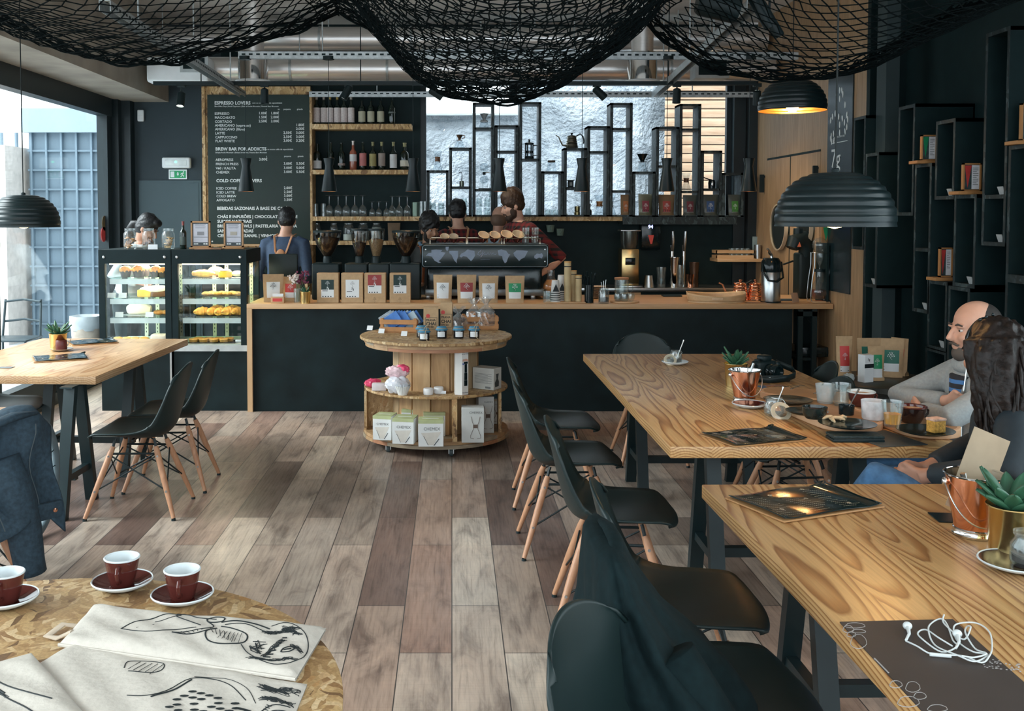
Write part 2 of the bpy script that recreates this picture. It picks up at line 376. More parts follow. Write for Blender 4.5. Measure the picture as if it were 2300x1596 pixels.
def stone_mat():
 m, nt, b = nodes('whitewashed_stone')
 n1 = noise(nt, coords(nt, (1, 1, 1)), 2.2, 6, .62, .6); n2 = noise(nt, coords(nt), 22, 3)
 nt.links.new(ramp(nt, n1, [(.3, (.34, .39, .45)), (.55, (.46, .51, .57)), (.75, (.52, .56, .61))]), b.inputs['Base Color'])
 b.inputs['Roughness'].default_value = .85
 h = mathn(nt, 'ADD', n1, mathn(nt, 'MULTIPLY', n2, .25)); bump(nt, b, h, 1., .16); return m
SY = 12.6
gw = R.random
def stone(u, v):
 x = -1.8+u*5.0; z = v*3.7
 return (x, SY-.05*math.sin(x*2.1+math.sin(z*3))*math.sin(z*2.7+x)-.03*math.sin(x*7+z*3)*math.sin(z*6.3-x*2), z)
wl = MB(); wl.grid(stone, 120, 90)
struct(wl, 'wall_courtyard', stone_mat(), smooth=180)
bw = MB()
for i in range(7):
 for j in range(3): bw.rbox(-.62+i*.205, -.62+i*.205+.19, SY-.16, SY-.06, 2.88+j*.255, 2.88+j*.255+.24, .012)
wn = struct(MB().box(-.66, .82, SY-.14, SY-.03, 2.86, 3.66), 'window_3', WHITE)
bw.build('glass_blocks', M('lit_glass_block', (.9, .95, 1.), .2, var=.02, emit=1.1), wn)
SLAT = plain_wood('cedar_slat', (.42, .25, .15), (.60, .42, .29), 'x', 12)
sl = MB()
for i in range(33):
 z = .1+i*.1085; sl.rbox(2.6, 4.2, 12.28, 12.31, z, z+.098, .006)
sl.mat(1).box(2.62, 4.2, 12.32, 12.36, 0, 3.7)
struct(sl, 'wall_courtyard_slats', [SLAT, BLK])
struct(MB().box(-6, 6, 10.7, 16, -.15, -.02), 'ground_courtyard', M('pale_paving', (.45, .47, .48), .8))
XO, XW = 3.15, 3.42
wp = MB(); 
for i in range(15):
 y = 7.66+i*.19; wp.box(XO, 3.3, y, min(y+.1885, 10.4), 0, 3.6)
wr = struct(wp, 'wall_right_panelled', OAK)
def OY(px): return XO*F/(px-PX)
yd0, yd1 = OY(1722), OY(1841)
zt = P(1722, 359, X=XO).z
d2 = struct(MB().box(XO-.004, XO+.01, yd1, yd0, 0.02, zt), 'door_2', OAK)
sm = MB().box(XO-.006, XO-.003, yd1, yd0, zt-.008, zt+.012)
ym = OY(1774); sm.box(XO-.006, XO-.003, ym-.008, ym+.008, 0.05, zt)
sm.build('shadow_gap', BLK, d2, smooth=0)
for px, y0, y1 in ((1718, 392, 432), (1839, 372, 402)):
 a = P(px, y0, X=XO); b = P(px, y1, X=XO)
 MB().box(XO-.05, XO-.01, a.y-.012, a.y+.012, b.z, a.z).box(XO-.02, XO, a.y-.01, a.y+.01, a.z-.03, a.z-.01).build('door_handle', BLK2, d2, smooth=0)
for px, py, r in ((1748, 510, .21), (1806, 512, .16)):
 c = P(px, py, X=XO-.04); rg = MB()
 rg.lathe([(r, -.012), (r+.012, -.012), (r+.012, .02), (r, .02)], 40, Matrix.Translation(c) @ Matrix.Rotation(pi/2, 4, 'Y'))
 rg.mat(1).cyl(r-.002, 0, .035, 40, Matrix.Translation(c) @ Matrix.Rotation(pi/2, 4, 'Y'))
 tag(rg.build('round_mirror', [M('mirror_rim', (.50, .42, .31), .4), M('mirror', (.22, .27, .27), .08, .9)]), '%s round wall mirror with a thin rim on the oak wall' % ('larger and farther' if r > .2 else 'smaller and nearer'), 'mirror')
struct(MB().box(XW, 3.5, 4.0, 7.66, 0, 3.6), 'wall_right', BLK)
struct(MB().box(XO, XW, 7.60, 7.66, 0, 3.6), 'wall_right_return', BLK)
PILL = M('pillar_grey', (.032, .052, .056), .6, var=.1, sc_=4)
a = P(1986, 400, Y=7.2).x; b = P(2016, 400, Y=7.2).x
struct(MB().box(a, b, 7.2, 7.36, 0, 3.6), 'trim_4', PILL)
f = MB().box(3.42, 3.5, -2, 4.0, 0, .5).box(3.42, 3.5, -2, 4.0, 2.7, 3.6)
for y in (-2, .9, 3.93): f.box(3.43, 3.49, y, y+.08, .5, 2.7)
win = struct(f, 'window_4', FRAME)
MB().box(3.457, 3.463, -1.95, 3.95, .5, 2.7).build('pane', PANE, win, smooth=0)
struct(MB().box(-14, -3.6, -4, 16, -.17, -.05), 'ground_street', M('pavement', (.42, .44, .45), .85, sc_=6))
FAC = M('blue_grey_facade', (.19, .26, .32), .5, var=.06, sc_=2); FACL = M('blue_grey_cladding', (.30, .38, .44), .5, var=.05, sc_=2)
YF = 13.2; k = YF/F
fa = MB().box(-5.55, -3.3, YF, YF+.3, -.1, 2.99).mat(1).box(-5.6, -3.3, YF-.12, YF, CH+(482-300)*k, CH+(482-247)*k)
fa.mat(0)
for i in range(18):
 x = PXY(244, YF)-i*33.5*k; fa.box(x-.012, x+.012, YF-.06, YF, -.1, 2.7)
for j in range(13):
 z = CH+(482-340)*k-j*43*k; fa.box(-5.55, -3.3, YF-.045, YF, z-.012, z+.012)
struct(fa, 'wall_street_facade', [FAC, FACL])
struct(MB().box(-9.5, -5.6, 12.6, 13.4, -.1, 2.5).box(-9.5, -5.7, 12.55, 12.6, 1.2, 1.3), 'wall_street_reflection', M('pale_reflection', (.62, .56, .52), .8))  # added pale block standing in for the whitish reflections in the street window
# ==== tables and chairs
SEATM = M('black_plastic_shell', (.0085, .020, .0205), .42, var=.05, spec=.4)
WIRE = M('black_wire', (.008, .017, .019), .4)
TLEG = M('table_leg_steel', (.009, .022, .025), .4)
def trestle_table(label, x0, x1, y0, y1, mat, rz=0, inset_x=.26, ys=None, h=.745, group=None, xs=None):
 cx, cy = (x0+x1)/2, (y0+y1)/2; hx, hy = (x1-x0)/2, (y1-y0)/2
 t = thing('trestle_table', label, 'table', (cx, cy, 0), rz, group)
 MB().rbox(-hx, hx, -hy, hy, h-.045, h, .003).build('table_top', mat, t)
 ys = ys or (-hy+.4, hy-.4)
 for yy in ys:
  xl, xr_ = xs or (-(hx-inset_x), hx-inset_x)
  for X in (xl, xr_):
   for sy in (-1, 1):
    MB().add(*leg_bar((X, yy+sy*.055, h-.05), (X, yy+sy*.205, 0), .06, .045)).build('leg', TLEG, t, smooth=0)
   MB().box(X-.018, X+.018, yy-.16, yy+.16, .19, .225).build('leg_brace', TLEG, t, smooth=0)
   MB().box(X-.035, X+.035, yy-.12, yy+.12, h-.053, h-.045).build('mounting_plate', TLEG, t, smooth=0)
  MB().box(xl, xr_, yy-.02, yy+.02, .165, .205).build('crossbar', TLEG, t, smooth=0)
 return t
def leg_bar(a, b, wx, wy):
 vs = []
 for p in (a, b):
  for dx, dy in ((-1, -1), (1, -1), (1, 1), (-1, 1)): vs.append((p[0]+dx*wx/2, p[1]+dy*wy/2, p[2]))
 return vs, [(0, 1, 2, 3), (7, 6, 5, 4)]+[(i, i+4, (i+1) % 4+4, (i+1) % 4) for i in range(4)]
T1 = trestle_table('long pine table laid with used trays, a copper bucket and a camera', .835, 1.965, 3.79, 6.34, TABLE, ys=(-.82, .80))
T2 = trestle_table('pine table nearest the viewer, with earphones on a dark brown mat', .835, 1.94, .9, 3.26, TABLE, rz=math.radians(.7), ys=(-.7, .92))
T0 = trestle_table('pine table by the street window carrying two clipboards and a candle', -2.97, -1.915, 5.47, 7.13, TABLE2, rz=math.radians(-2.4), ys=(-.80, .10), xs=(-.11, .40))
T3 = trestle_table('pine table cut off by the left picture edge behind the denim jacket', -3.15, -2.02, 3.0, 4.58, TABLE2)
PROF = [(.242, .432), (.220, .439), (.17, .444), (.08, .438), (-.02, .426), (-.10, .424), (-.155, .437), (-.19, .472), (-.212, .53), (-.232, .61), (-.25, .69), (-.268, .76), (-.283, .82)]
WID = [.195, .212, .228, .236, .235, .232, .228, .222, .216, .212, .205, .192, .168]
def shell():
 n = len(PROF)
 def at(t):
  q = t*(n-1); i = min(int(q), n-2); f = q-i
  def cr(a, i):
   p0 = a[max(i-1, 0)]; p1 = a[i]; p2 = a[i+1]; p3 = a[min(i+2, n-1)]
   return .5*(2*p1+(p2-p0)*f+(2*p0-5*p1+4*p2-p3)*f*f+(3*p1-p0-3*p2+p3)*f**3)
  return cr([p[0] for p in PROF], i), cr([p[1] for p in PROF], i), cr(WID, i)
 def fn(u, v):
  x, z, wd = at(v); x2, z2, _ = at(min(1, v+.01)); x1, z1, _ = at(max(0, v-.01))
  tx, tz = x2-x1, z2-z1; l = math.hypot(tx, tz); nx, nz = tz/l, -tx/l       # normal towards the sitter
  if nx < 0 and v > .6 or nz < 0 and v < .4: nx, nz = -nx, -nz
  uu = (u*2-1)
  hip = math.exp(-((v-.52)/.22)**2)
  curl = (.022+.060*hip+.028*max(0, v-.6))*abs(uu)**2.4
  e = 0
  if v > .68: e = (.35*uu*uu+.65*(1-math.sqrt(max(0, 1-uu*uu*.985))))*.105*((v-.68)/.32)**2
  fr = (1-math.sqrt(max(0, 1-uu*uu)))*.055*(1-v/.2)**1.6 if v < .2 else 0
  curl *= min(1, .15+v*5)
  return (x+nx*curl+e*.2-fr, uu*wd, z+nz*curl-e)
 return MB().grid(fn, 20, 44)
def make_chair(label):
 c = thing('shell_chair', label, 'chair')
 o = shell().build('seat_shell', SEATM, c, smooth=180, sol=.009); o.modifiers[0].offset = -1
 tops = [(.105, -.105), (.105, .105), (-.125, -.10), (-.125, .10)]
 feet = [(.225, -.215), (.225, .215), (-.245, -.205), (-.245, .205)]
 pts = {}
 for i, ((tx, ty), (fx, fy)) in enumerate(zip(tops, feet)):
  a = Vector((tx, ty, .375)); b = Vector((fx, fy, .012)); pts[i] = (a, b)
  lg = MB().tube([a, a.lerp(b, .1), a.lerp(b, .45), b], [.0125, .0165, .0165, .0105], 12).build('leg', BEECH, c)
  MB().tube([b, (fx, fy, 0)], [.011, .012], 12).build('leg_glide', BLK2, lg)
  for f in (.13, .62):
   p = a.lerp(b, f); d = Vector((ty and 0, 1 if ty > 0 else -1, 0)); MB().tube([p+d*.014, p+d*.0185], .006, 10).build('bolt', STEEL, lg)
 f = MB()
 L = lambda i, t: pts[i][0].lerp(pts[i][1], t)
 for i, j in ((0, 1), (2, 3), (0, 2), (1, 3)):
  f.tube([L(i, .12), L(j, .62)], .0042, 6).tube([L(j, .12), L(i, .62)], .0042, 6)
 for i, j in ((0, 2), (1, 3)): f.tube([L(i, .1), L(j, .1)], .006, 6)
 for i in range(4):
  a = pts[i][0]; f.tube([a, (a.x*.95, a.y*.95, .40), (a.x*.9, a.y*.9, .418)], .008, 6)
 f.box(-.135, .115, -.006, .006, .405, .414).box(-.006, .006, -.11, .11, .405, .414)
 f.build('wire_brace', WIRE, c); return c
ch0 = make_chair('black shell chair on the aisle side of the long table, farthest from the viewer')
CG = 'black shell chairs at the tables'
ch0['group'] = CG; ch0.location = (.60, 5.66, 0); ch0.rotation_euler.z = math.radians(-3)
def chair(x, y, deg, label): return clone(ch0, (x, y, 0), math.radians(deg), label, CG)
chair(.585, 4.86, 0, 'second black shell chair from the far end on the aisle side of the long table')
chair(.66, 3.98, -6, 'black shell chair on the aisle side at the near corner of the long table')
chD = chair(.71, 3.01, -6, 'black shell chair tucked at the near table, just beyond the one with the coat')
chE = chair(.66, 2.435, 0, 'black shell chair with a dark coat hung over its back')
chF = chair(.482, 1.90, -33, 'nearest black shell chair, its back in front of the dark coat')
chair(-1.73, 5.48, 180, 'black shell chair on the aisle side of the window table, the nearer of two')
chair(-1.70, 6.0, 182, 'black shell chair on the aisle side of the window table, the farther of two')
chair(-2.80, 6.15, 4, 'black shell chair on the window side of the street window table')
chM = chair(-2.06, 4.10, 140, 'black shell chair with a denim jacket hung over its back')
chair(1.84, 5.55, 176, 'black shell chair across the long table, the farther empty one by the coffee bags')
chair(1.70, 4.98, 184, 'black shell chair across the long table, tucked in beside the bearded man')
chair(1.31, 6.62, -90, 'black shell chair at the far end of the long table, against the bar front')
chP = chair(2.20, 4.30, 180, 'black shell chair the bearded man in the grey hoodie sits on')
chW = chair(1.99, 3.46, 156, 'black shell chair the long-haired woman sits on')
ot = thing('round_table', 'round chipboard table with espresso cups and printed cloth bags, front left', 'table', (-.86, 1.75, 0))
MB().lathe([(.0, .722), (.655, .722), (.662, .726), (.662, .741), (.655, .745), (0, .745)], 96).build('table_top', OSB, ot)
MB().cyl(.035, .03, .722, 20).build('pedestal', BLK2, ot); MB().lathe([(0, .03), (.06, .03), (.27, .012), (.28, 0), (0, 0)][::-1], 40).build('base_plate', BLK2, ot)
# ==== counter and pastry cases
CY0, CY1, CT = 8.22, 9.18, .895
ct = thing('bar_counter', 'long dark bar counter with a pale wooden top and end panel', 'counter', (0, CY0, 0))
cx0, cx1 = PXY(552, CY0), 3.14
MB().rbox(cx0, cx1, 0, CY1-CY0, CT-.042, CT, .003).build('counter_top', OAKX, ct)
MB().box(cx0, cx0+.042, 0, CY1-CY0, 0, CT-.042).build('end_panel', plain_wood('pale_end_panel', (.50, .31, .16), (.60, .39, .22), 'z'), ct)
xr = PXY(1786, CY0)
MB().box(cx0+.042, xr, .03, .06, 0, CT-.042).build('front_panel', M('blackboard_front', (.0052, .0135, .0155), .6, var=.35, sc_=5, spec=.25), ct)
MB().box(xr-.03, xr, .06, CY1-CY0-.02, 0, CT-.042).box(xr, cx1, .5, .53, 0, CT-.042).build('carcass', BLK, ct)
f = MB()
for x in (xr+.05, cx1-.16): f.box(x, x+.04, .03, .07, 0, CT-.042)
f.box(xr+.05, cx1-.12, .03, .07, .79, .83).box(xr+.05, cx1-.12, .05, .48, .42, .44); f.build('open_shelf', BLK2, ct)
MB().box(xr+.09, cx1-.17, .46, .49, .05, .82).build('back_board', OAK, ct)
MB().tube([P(1813, 716, Y=8.6)-Vector((0, CY0, 0)), (P(1829, 735, Y=8.55)-Vector((0, CY0, 0))), (P(1830, 760, Y=8.55)-Vector((0, CY0, 0)))], .004, 6).build('cable', BLK2, ct)
bxm = MB(); bxm.rbox(xr+.12, xr+.42, .12, .4, .44, .52, .005); bxm.mat(1)
for i in range(3): bxm.box(xr+.16+i*.08, xr+.2+i*.08, .117, .121, .465, .495)
tag(bxm.build('till_printer', [BLKG, BLK2]), 'small black box on the open shelf under the counter end', 'printer'); bpy.data.objects['till_printer'].location = (0, CY0, 0)
def display_case(label, x0, x1, wood_post=False):
 w, d, top, b0 = x1-x0, .62, 1.34, .50
 t = thing('pastry_case', label, 'display case', (x0, 8.25, 0), 0, 'glass pastry cases at the counter end')
 MB().box(.005, w-.005, .02, d, 0, b0).build('plinth', M('blackboard_front', (0, 0, 0)), t)
 MB().box(0, w, 0, d, b0, b0+.05).build('base_rail', M('silver_rail', (.50, .53, .53), .35, .3), t)
 f = MB(); f.box(0, w, 0, d, top-.03, top).box(0, w, 0, .03, top-.115, top-.03).box(0, .025, .03, d, top-.115, top-.03).box(w-.025, w, .03, d, top-.115, top-.03)
 for x in (0, w-.05): f.box(x, x+.05, 0, .05, b0+.05, top-.115); f.box(x+.001, x+.04, d-.04, d-.001, b0+.05, top-.115)
 f.build('frame', M('case_black', (.006, .015, .017), .6, spec=.2), t)
 bt = MB()
 for x in (.045, w-.05): bt.lathe([(.011, 0), (.011, .004), (.006, .008), (0, .008)], 14, T(x, 0, top-.06) @ FRONT)
 bt.build('bolt', STEEL, t)
 MB().box(.05, w-.05, .008, .014, b0+.05, top-.115).build('front_glass', PANE, t, smooth=0)
 for x in (.012, w-.016): MB().box(x, x+.005, .05, d-.04, b0+.05, top-.115).build('side_glass', PANE, t, smooth=0)
 st = MB()
 for x in (.2, w*.5, w-.09):
  st.box(x, x+.03, d-.05, d-.035, b0+.05, top-.05)
 st.mat(1)
 for x in (.2, w*.5, w-.09):
  for i in range(22): st.box(x+.012, x+.018, d-.0515, d-.05, b0+.09+i*.032, b0+.105+i*.032)
 st.build('shelf_upright', [M('cream_upright', (.62, .58, .48), .5), BLK2], t, smooth=0)
 for z in (.77, .93, 1.095):
  s = MB().rbox(.07, w-.05, .05, d-.06, z, z+.008, .002).build('glass_shelf', thin_glass('shelf_glass', (.75, .9, .85), .1, .5) if 'shelf_glass' not in MATS else MATS['shelf_glass'], t)
  MB().box(.075, w-.052, .045, .055, z-.042, z).build('light_rail', M('shelf_light_rail', (.62, .66, .64), .35, .2), s, smooth=0)
  MB().box(.09, w-.07, .06, .075, z-.030, z-.025).build('light_strip', M('warm_strip', (1., .82, .50), .5, var=.02, emit=9), s, smooth=0)
 MB().box(.05, w-.05, .03, d-.03, b0+.05, b0+.056).build('bottom_tray', M('case_tray', (.55, .55, .5), .4, .3), t, smooth=0)
 MB().box(.07, w-.06, .06, .075, top-.125, top-.118).build('light_strip', MATS['warm_strip'], t, smooth=0)
 lamp('case_light', 'AREA', (w/2, d/2, top-.13), 8.0, (1, .82, .58), size=w*.7, sy=.3, parent=t)
 return t
DX0, DX1, DX2 = -2.915, PXY(383, 8.25), -1.695
case1 = display_case('glass pastry case with muffins and cake, nearer the street window', DX0, DX1-.003)
case2 = display_case('glass pastry case with croissants, next to the counter end', DX1+.003, DX2)
MB().box(DX1-DX0-.02, DX1-DX0-.005, -.002, .012, .0, .5).build('corner_trim', STEEL, case1, smooth=0)
# ==== cable-drum display table
SPX, SPY = PXY(979, 7.15), 7.15
sp = thing('cable_drum_stand', 'round display stand made from a wooden cable drum on castors', 'display stand', (SPX, SPY, 0))
def disc(r, z0, z1, name, mat):
 return MB().lathe([(0, z0), (r-.004, z0), (r, z0+.004), (r, z1-.004), (r-.004, z1), (0, z1)], 96).build(name, mat, sp)
disc(.543, .752, .772, 'top_board', osb('weathered_osb', .85))
disc(.513, .395, .412, 'middle_board', osb('weathered_osb', .85) if 'weathered_osb' not in MATS else MATS['weathered_osb'])
def plank_ring(r, z0, z1, name, seed):
 m = MB(); rr = random.Random(seed); a = 0
 cols = [PALLETX, PALLETX, plain_wood('reddish_plank', (.30, .13, .06), (.42, .20, .11), 'x', 9) if 'reddish_plank' not in MATS else MATS['reddish_plank'], plain_wood('grey_plank', (.24, .19, .13), (.38, .31, .22), 'x', 9) if 'grey_plank' not in MATS else MATS['grey_plank']]
 x = -r; y = -r
 while y < r-.01:     # boards laid across the drum, cut to the circle
  wd = .115; y2 = min(y+wd, r)
  pts = []
  ya, yb = y+.002, y2-.002
  xa = lambda q: math.sqrt(max(0, r*r-q*q))
  qs = [ya+(yb-ya)*i/5 for i in range(6)]
  poly = [(xa(q), q) for q in qs]+[(-xa(q), q) for q in reversed(qs)]
  m.mat(rr.choice([0, 1, 2, 3])); 
  sp1 = rr.uniform(-.25, .25)*r
  m.prism(poly, z0, z1); y += wd
 return m.build(name, cols, sp)
plank_ring(.512, .728, .751, 'upper_planks', 3); plank_ring(.505, .705, .727, 'upper_planks', 5)
plank_ring(.515, .085, .108, 'lower_planks', 8); plank_ring(.522, .06, .084, 'lower_planks', 9)
dr = MB(); k = 14
for i in range(k):
 a = 2*pi*i/k; dr.mat(i % 3); dr.rbox(-.064, .064, -.302, -.28, .108, .705, .003, 1, M=Matrix.Rotation(a+.12, 4, 'Z'))
dr.build('core_stave', [PALLET, plain_wood('pale_stave', (.44, .27, .13), (.60, .40, .21), 'z', 8), plain_wood('grey_stave', (.34, .24, .14), (.50, .36, .21), 'z', 8)], sp)
for b_ in ((-.506, -.488, -.12, .06), (.115, .150, -.49, -.29), (.44, .46, -.2, 0), (-.488, -.305, .02, .038)): MB().box(*b_, .108, .395).build('divider', OSB, sp, smooth=0)
for a in (-2.35, -1.33, .2, 1.8, 2.9):
 c = (math.cos(a)*.46, math.sin(a)*.46); cs = MB()
 cs.rbox(c[0]-.03, c[0]+.03, c[1]-.03, c[1]+.03, .052, .06, .001, 1).box(c[0]-.018, c[0]-.013, c[1]-.012, c[1]+.012, .018, .055).box(c[0]+.013, c[0]+.018, c[1]-.012, c[1]+.012, .018, .055)
 q = cs.build('castor', STEEL, sp); MB().lathe([(.014, -.012), (.026, -.012), (.0275, -.008), (.0275, .008), (.026, .012), (.014, .012)], 20, T(c[0], c[1], .0275) @ Matrix.Rotation(pi/2, 4, 'Y')).build('castor_wheel', M('grey_rubber', (.05, .07, .075), .6), q)
# ==== back bar: menu board, bottle shelves, display boxes
YS = 10.5
kx = lambda px, Y: (px-PX)/F*Y
def z_at(py, Y): return P(PX, py, Y=Y).z
MBY = 10.44
x0, x1 = kx(470, MBY), kx(698, MBY); zt, zb = z_at(213, MBY), z_at(547, MBY)
bk = MB().box(kx(462, YS), kx(701, YS), MBY, YS-.001, zb-.12, z_at(194, MBY)).box(kx(461, YS)-.0, kx(468, YS), MBY-.03, MBY, zb-.1, z_at(195, MBY))
board = thing('menu_board', 'big dark green wall menu listing coffees and prices in white', 'menu board', (0, MBY, 0))
bk.build('backing_board', OSB_L, board).location = (0, -MBY, 0)
MB().box(x0, x1, -.018, -.001, zb, zt).build('panel', M('menu_green', (.007, .023, .019), .45, var=.08), board, smooth=0)
MB().box(x0, x1, -.05, -.0, zb-.022, zb-.004).build('ledge', OAKX, board, smooth=0)
tx = MB(); k = MBY/F
def line(txt, px, py, h, bold=.012, align='LEFT'): tx.text(txt, h*k*1.38, T(kx(px, MBY), -.0195, z_at(py, MBY)) @ FRONT, bold, align)
line('ESPRESSO LOVERS', 486, 235, 7.2, .03); line('com os nossos cafés de especialidade', 570, 233, 3.2, .01); line('Blend Max Days | Brasil Capricorn | Etiópia Rocha Mountain | Panamá Baru Mountain', 486, 240.5, 3.0)
for t, a, b in (('s', 601, 0), ('xs', 629, 0), ('pequena', 647.5, 0), ('grande', 676, 0)): line(t, a, 247, 3.4, .01, 'CENTER')
rows = [('ESPRESSO', 258, ('1.00€', '1.80€', '', '')), ('MACCHIATO', 267, ('1.50€', '2.00€', '', '')), ('CORTADO', 276, ('2.50€', '3.00€', '', '')), ('AMERICANO (expresso)', 284.5, ('', '', '', '1.80€')), ('AMERICANO (filtro)', 293, ('', '', '', '2.00€')),
  ('LATTE', 302, ('', '', '2.50€', '3.00€')), ('CAPPUCCINO', 311, ('', '', '2.50€', '3.00€')), ('FLAT WHITE', 319.5, ('', '', '3.00€', '3.20€')),
  ('AEROPRESS', 361.5, ('3.00€', '', '', '')), ('FRENCH PRESS', 371, ('', '', '3.00€', '5.50€')), ('V60 / KALITA', 380.5, ('', '', '3.00€', '5.00€')), ('CHEMEX', 389.5, ('', '', '3.00€', '5.50€')),
  ('ICED COFFEE', 425.5, ('', '', '2.00€', '')), ('ICED LATTE', 434.5, ('', '', '2.50€', '')), ('COLD BREW', 443, ('', '', '3.00€', '')), ('AFFOGATO', 452, ('', '', '3.50€', ''))]
for i, (nme, y, pr) in enumerate(rows):
 line(nme, 486+i*.14, y, 5.6, .014)
 for p, x in zip(pr, (584, 611, 639, 667)):
  if p: line(p, x, y-1, 5.8, .018)
line('BREW BAR FOR ADDICTS', 487, 338, 7.2, .03); line('com os nossos cafés de especialidade', 594, 337, 3.2, .012); line('Etiópia Rocha Mountain | Etiópia St-nomina | Panamá Baru Mountain', 487, 344, 3.)
for t, a in (('s', 601), ('pequena', 648), ('grande', 677)): line(t, a, 352.5, 3.4, .01, 'CENTER')
line('COLD COFFEE LOVERS', 488, 409, 7.2, .03); line('BEBIDAS SAZONAIS À BASE DE CAFÉ', 489, 471, 7.0, .03)
for t, y in (('CHÁS E INFUSÕES | CHOCOLATE QUENTE', 489.5), ('SUMOS NATURAIS', 500), ('BRUNCH | BOWLS | PASTELARIA VARIADA', 510.5), ('SANDES | SALADAS', 521.5), ('CERVEJA ARTESANAL | VINHOS', 532)): line(t, 489.5, y, 6.8, .03)
tx.build('lettering', INKW, board, smooth=0)
bo = MB()
for px in (479, 697):
 for py in (542,): bo.lathe([(.008, 0), (.008, .003), (0, .005)], 12, T(kx(px-1, MBY), -.018, z_at(py, MBY)) @ FRONT)
bo.build('screw', STEEL, board)
ey = 10.49
e = thing('emergency_light', 'white emergency light over the green exit sign', 'light', (kx(401, ey), ey, z_at(366, ey)))
MB().rbox(-.148, .148, -.07, 0, -.056, .056, .018, 3).build('housing', WHITE, e)
MB().rbox(-.11, .11, -.074, -.068, -.03, .03, .004).build('diffuser', M('frosted_diffuser', (.75, .8, .8), .3), e)
MB().ell((0, -.074, .008), (.014, .006, .012)).build('indicator_lamp', M('green_led', (.15, .9, .4), .4, emit=1.5), e)
e = thing('exit_sign', 'green and white running man exit sign on the grey wall', 'sign', (kx(401.5, ey), ey, z_at(391.5, ey)))
MB().box(-.095, .095, -.006, 0, -.05, .05).build('sign_plate', WHITE, e, smooth=0)
g = MB().box(-.083, .083, -.008, -.006, -.038, .038).build('sign_face', M('exit_green', (.02, .34, .13), .5), e, smooth=0)
s = MB(); q = T(0, -.0085, 0) @ FRONT
s.prism([(-.075, -.03), (-.036, -.03), (-.036, .03), (-.075, .03)], 0, .0004, q)
s.prism([(-.012, .008), (-.004, .008), (-.004, .024), (.006, .024), (.006, .008), (.014, .008), (.001, -.018)], 0, .0004, q)
for pl in ([(.042, .014), (.058, .020), (.066, .006), (.062, .004), (.056, .012), (.052, .011), (.050, -.004), (.064, -.010), (.062, -.028), (.057, -.028), (.057, -.014), (.046, -.012), (.040, -.026), (.026, -.026), (.026, -.021), (.037, -.020), (.042, -.004), (.044, .008), (.036, .004), (.032, -.004), (.028, -.002), (.033, .009)],): s.prism(pl, 0, .0004, q)
s.cyl(.006, 0, .0004, 14, q @ T(.061, .027, 0))
s.build('pictogram', WHITE, e, smooth=0)
sb = thing('alarm_sensor', 'small white alarm sensor high on the grey wall', 'sensor', (kx(321.5, ey), ey, z_at(260, ey)))
MB().rbox(-.033, .033, -.04, 0, -.06, .06, .012, 3).build('housing', WHITE, sb); MB().rbox(-.022, .022, -.044, -.038, -.045, .005, .004).build('lens', M('sensor_lens', (.7, .72, .74), .3), sb)
SD = .26
SHF = {}
for nm, lab, y0, y1, pa, pb in (('top', 'top chipboard bottle shelf with white-labelled wines', 278, 290, 701, 925), ('mid', 'middle chipboard bottle shelf with rosé and white wines', 381, 391, 701, 926),
        ('glass', 'long chipboard shelf holding the stemware and tumblers', 486, 496, 701, 1398), ('jar', 'low chipboard shelf of storage jars behind the grinders', 541, 550, 684, 960)):
 Yf = 10.24; z0, z1 = z_at(y1, Yf), z_at(y0, Yf)
 o = MB().rbox(kx(pa, Yf), kx(pb, Yf), Yf, YS, z0, z1, .003).build('wall_shelf', OSB_L); tag(o, lab, 'shelf'); SHF[nm] = (z1, Yf)
o = MB().box(kx(699, 10.3), kx(704, 10.3), 10.24, YS, SHF['jar'][0]+.0, z_at(205, 10.3)).build('shelf_side_panel', OSB_L); tag(o, 'upright chipboard panel at the left end of the bottle shelves', 'panel')
o = MB().box(kx(684, 10.2), kx(690, 10.2), 10.2, YS, .5, SHF['jar'][0]-.04).box(kx(690, 10.2), kx(700, 10.2), 10.3, YS, .5, SHF['jar'][0]-.04).build('shelf_bracket', OSB_L); tag(o, 'chipboard upright under the jar shelf beside the man in denim', 'panel')
BY0, BY1 = 10.20, 10.44
BOX = [(958, 1008, 382, ()), (1009, 1060, 331, (418.5,)), (1062, 1110, 230, (286, 424)), (1111, 1164, 281, (338,)), (1166, 1215, 229, (356,)), (1216, 1265, 384.5, ()), (1266, 1317, 332, (421,)), (1318, 1368, 283, (339,)), (1369, 1419, 231, (287, 427)),
       (1420, 1471, 385, ()), (1472, 1523, 284.5, (371,)), (1524, 1572, 233, (288, 428)), (1573, 1620, 338, (423,)), (1621, 1669, 388, ())]
zb0 = SHF['glass'][0]
blab = ['low black open box unit at the left end of the window display', 'black open box unit with a small grinder inside, under a glass server', 'tall black box unit holding a siphon brewer and a white dripper', 'black box unit between the siphon unit and the french press unit', 'tall black box unit holding the french press', 'low black box unit topped by a lone glass server', 'black box unit topped by the gooseneck kettle', 'black box unit just right of the kettle, empty on top', 'tallest black box unit in the middle, with nothing inside', 'low black box unit topped by a black dripper on glass', 'black box unit behind the pendant where the timber slats begin', 'tall black box unit in front of the slats holding an hourglass brewer', 'black box unit in front of the slats holding a hand grinder', 'low black box unit at the right end of the window display']
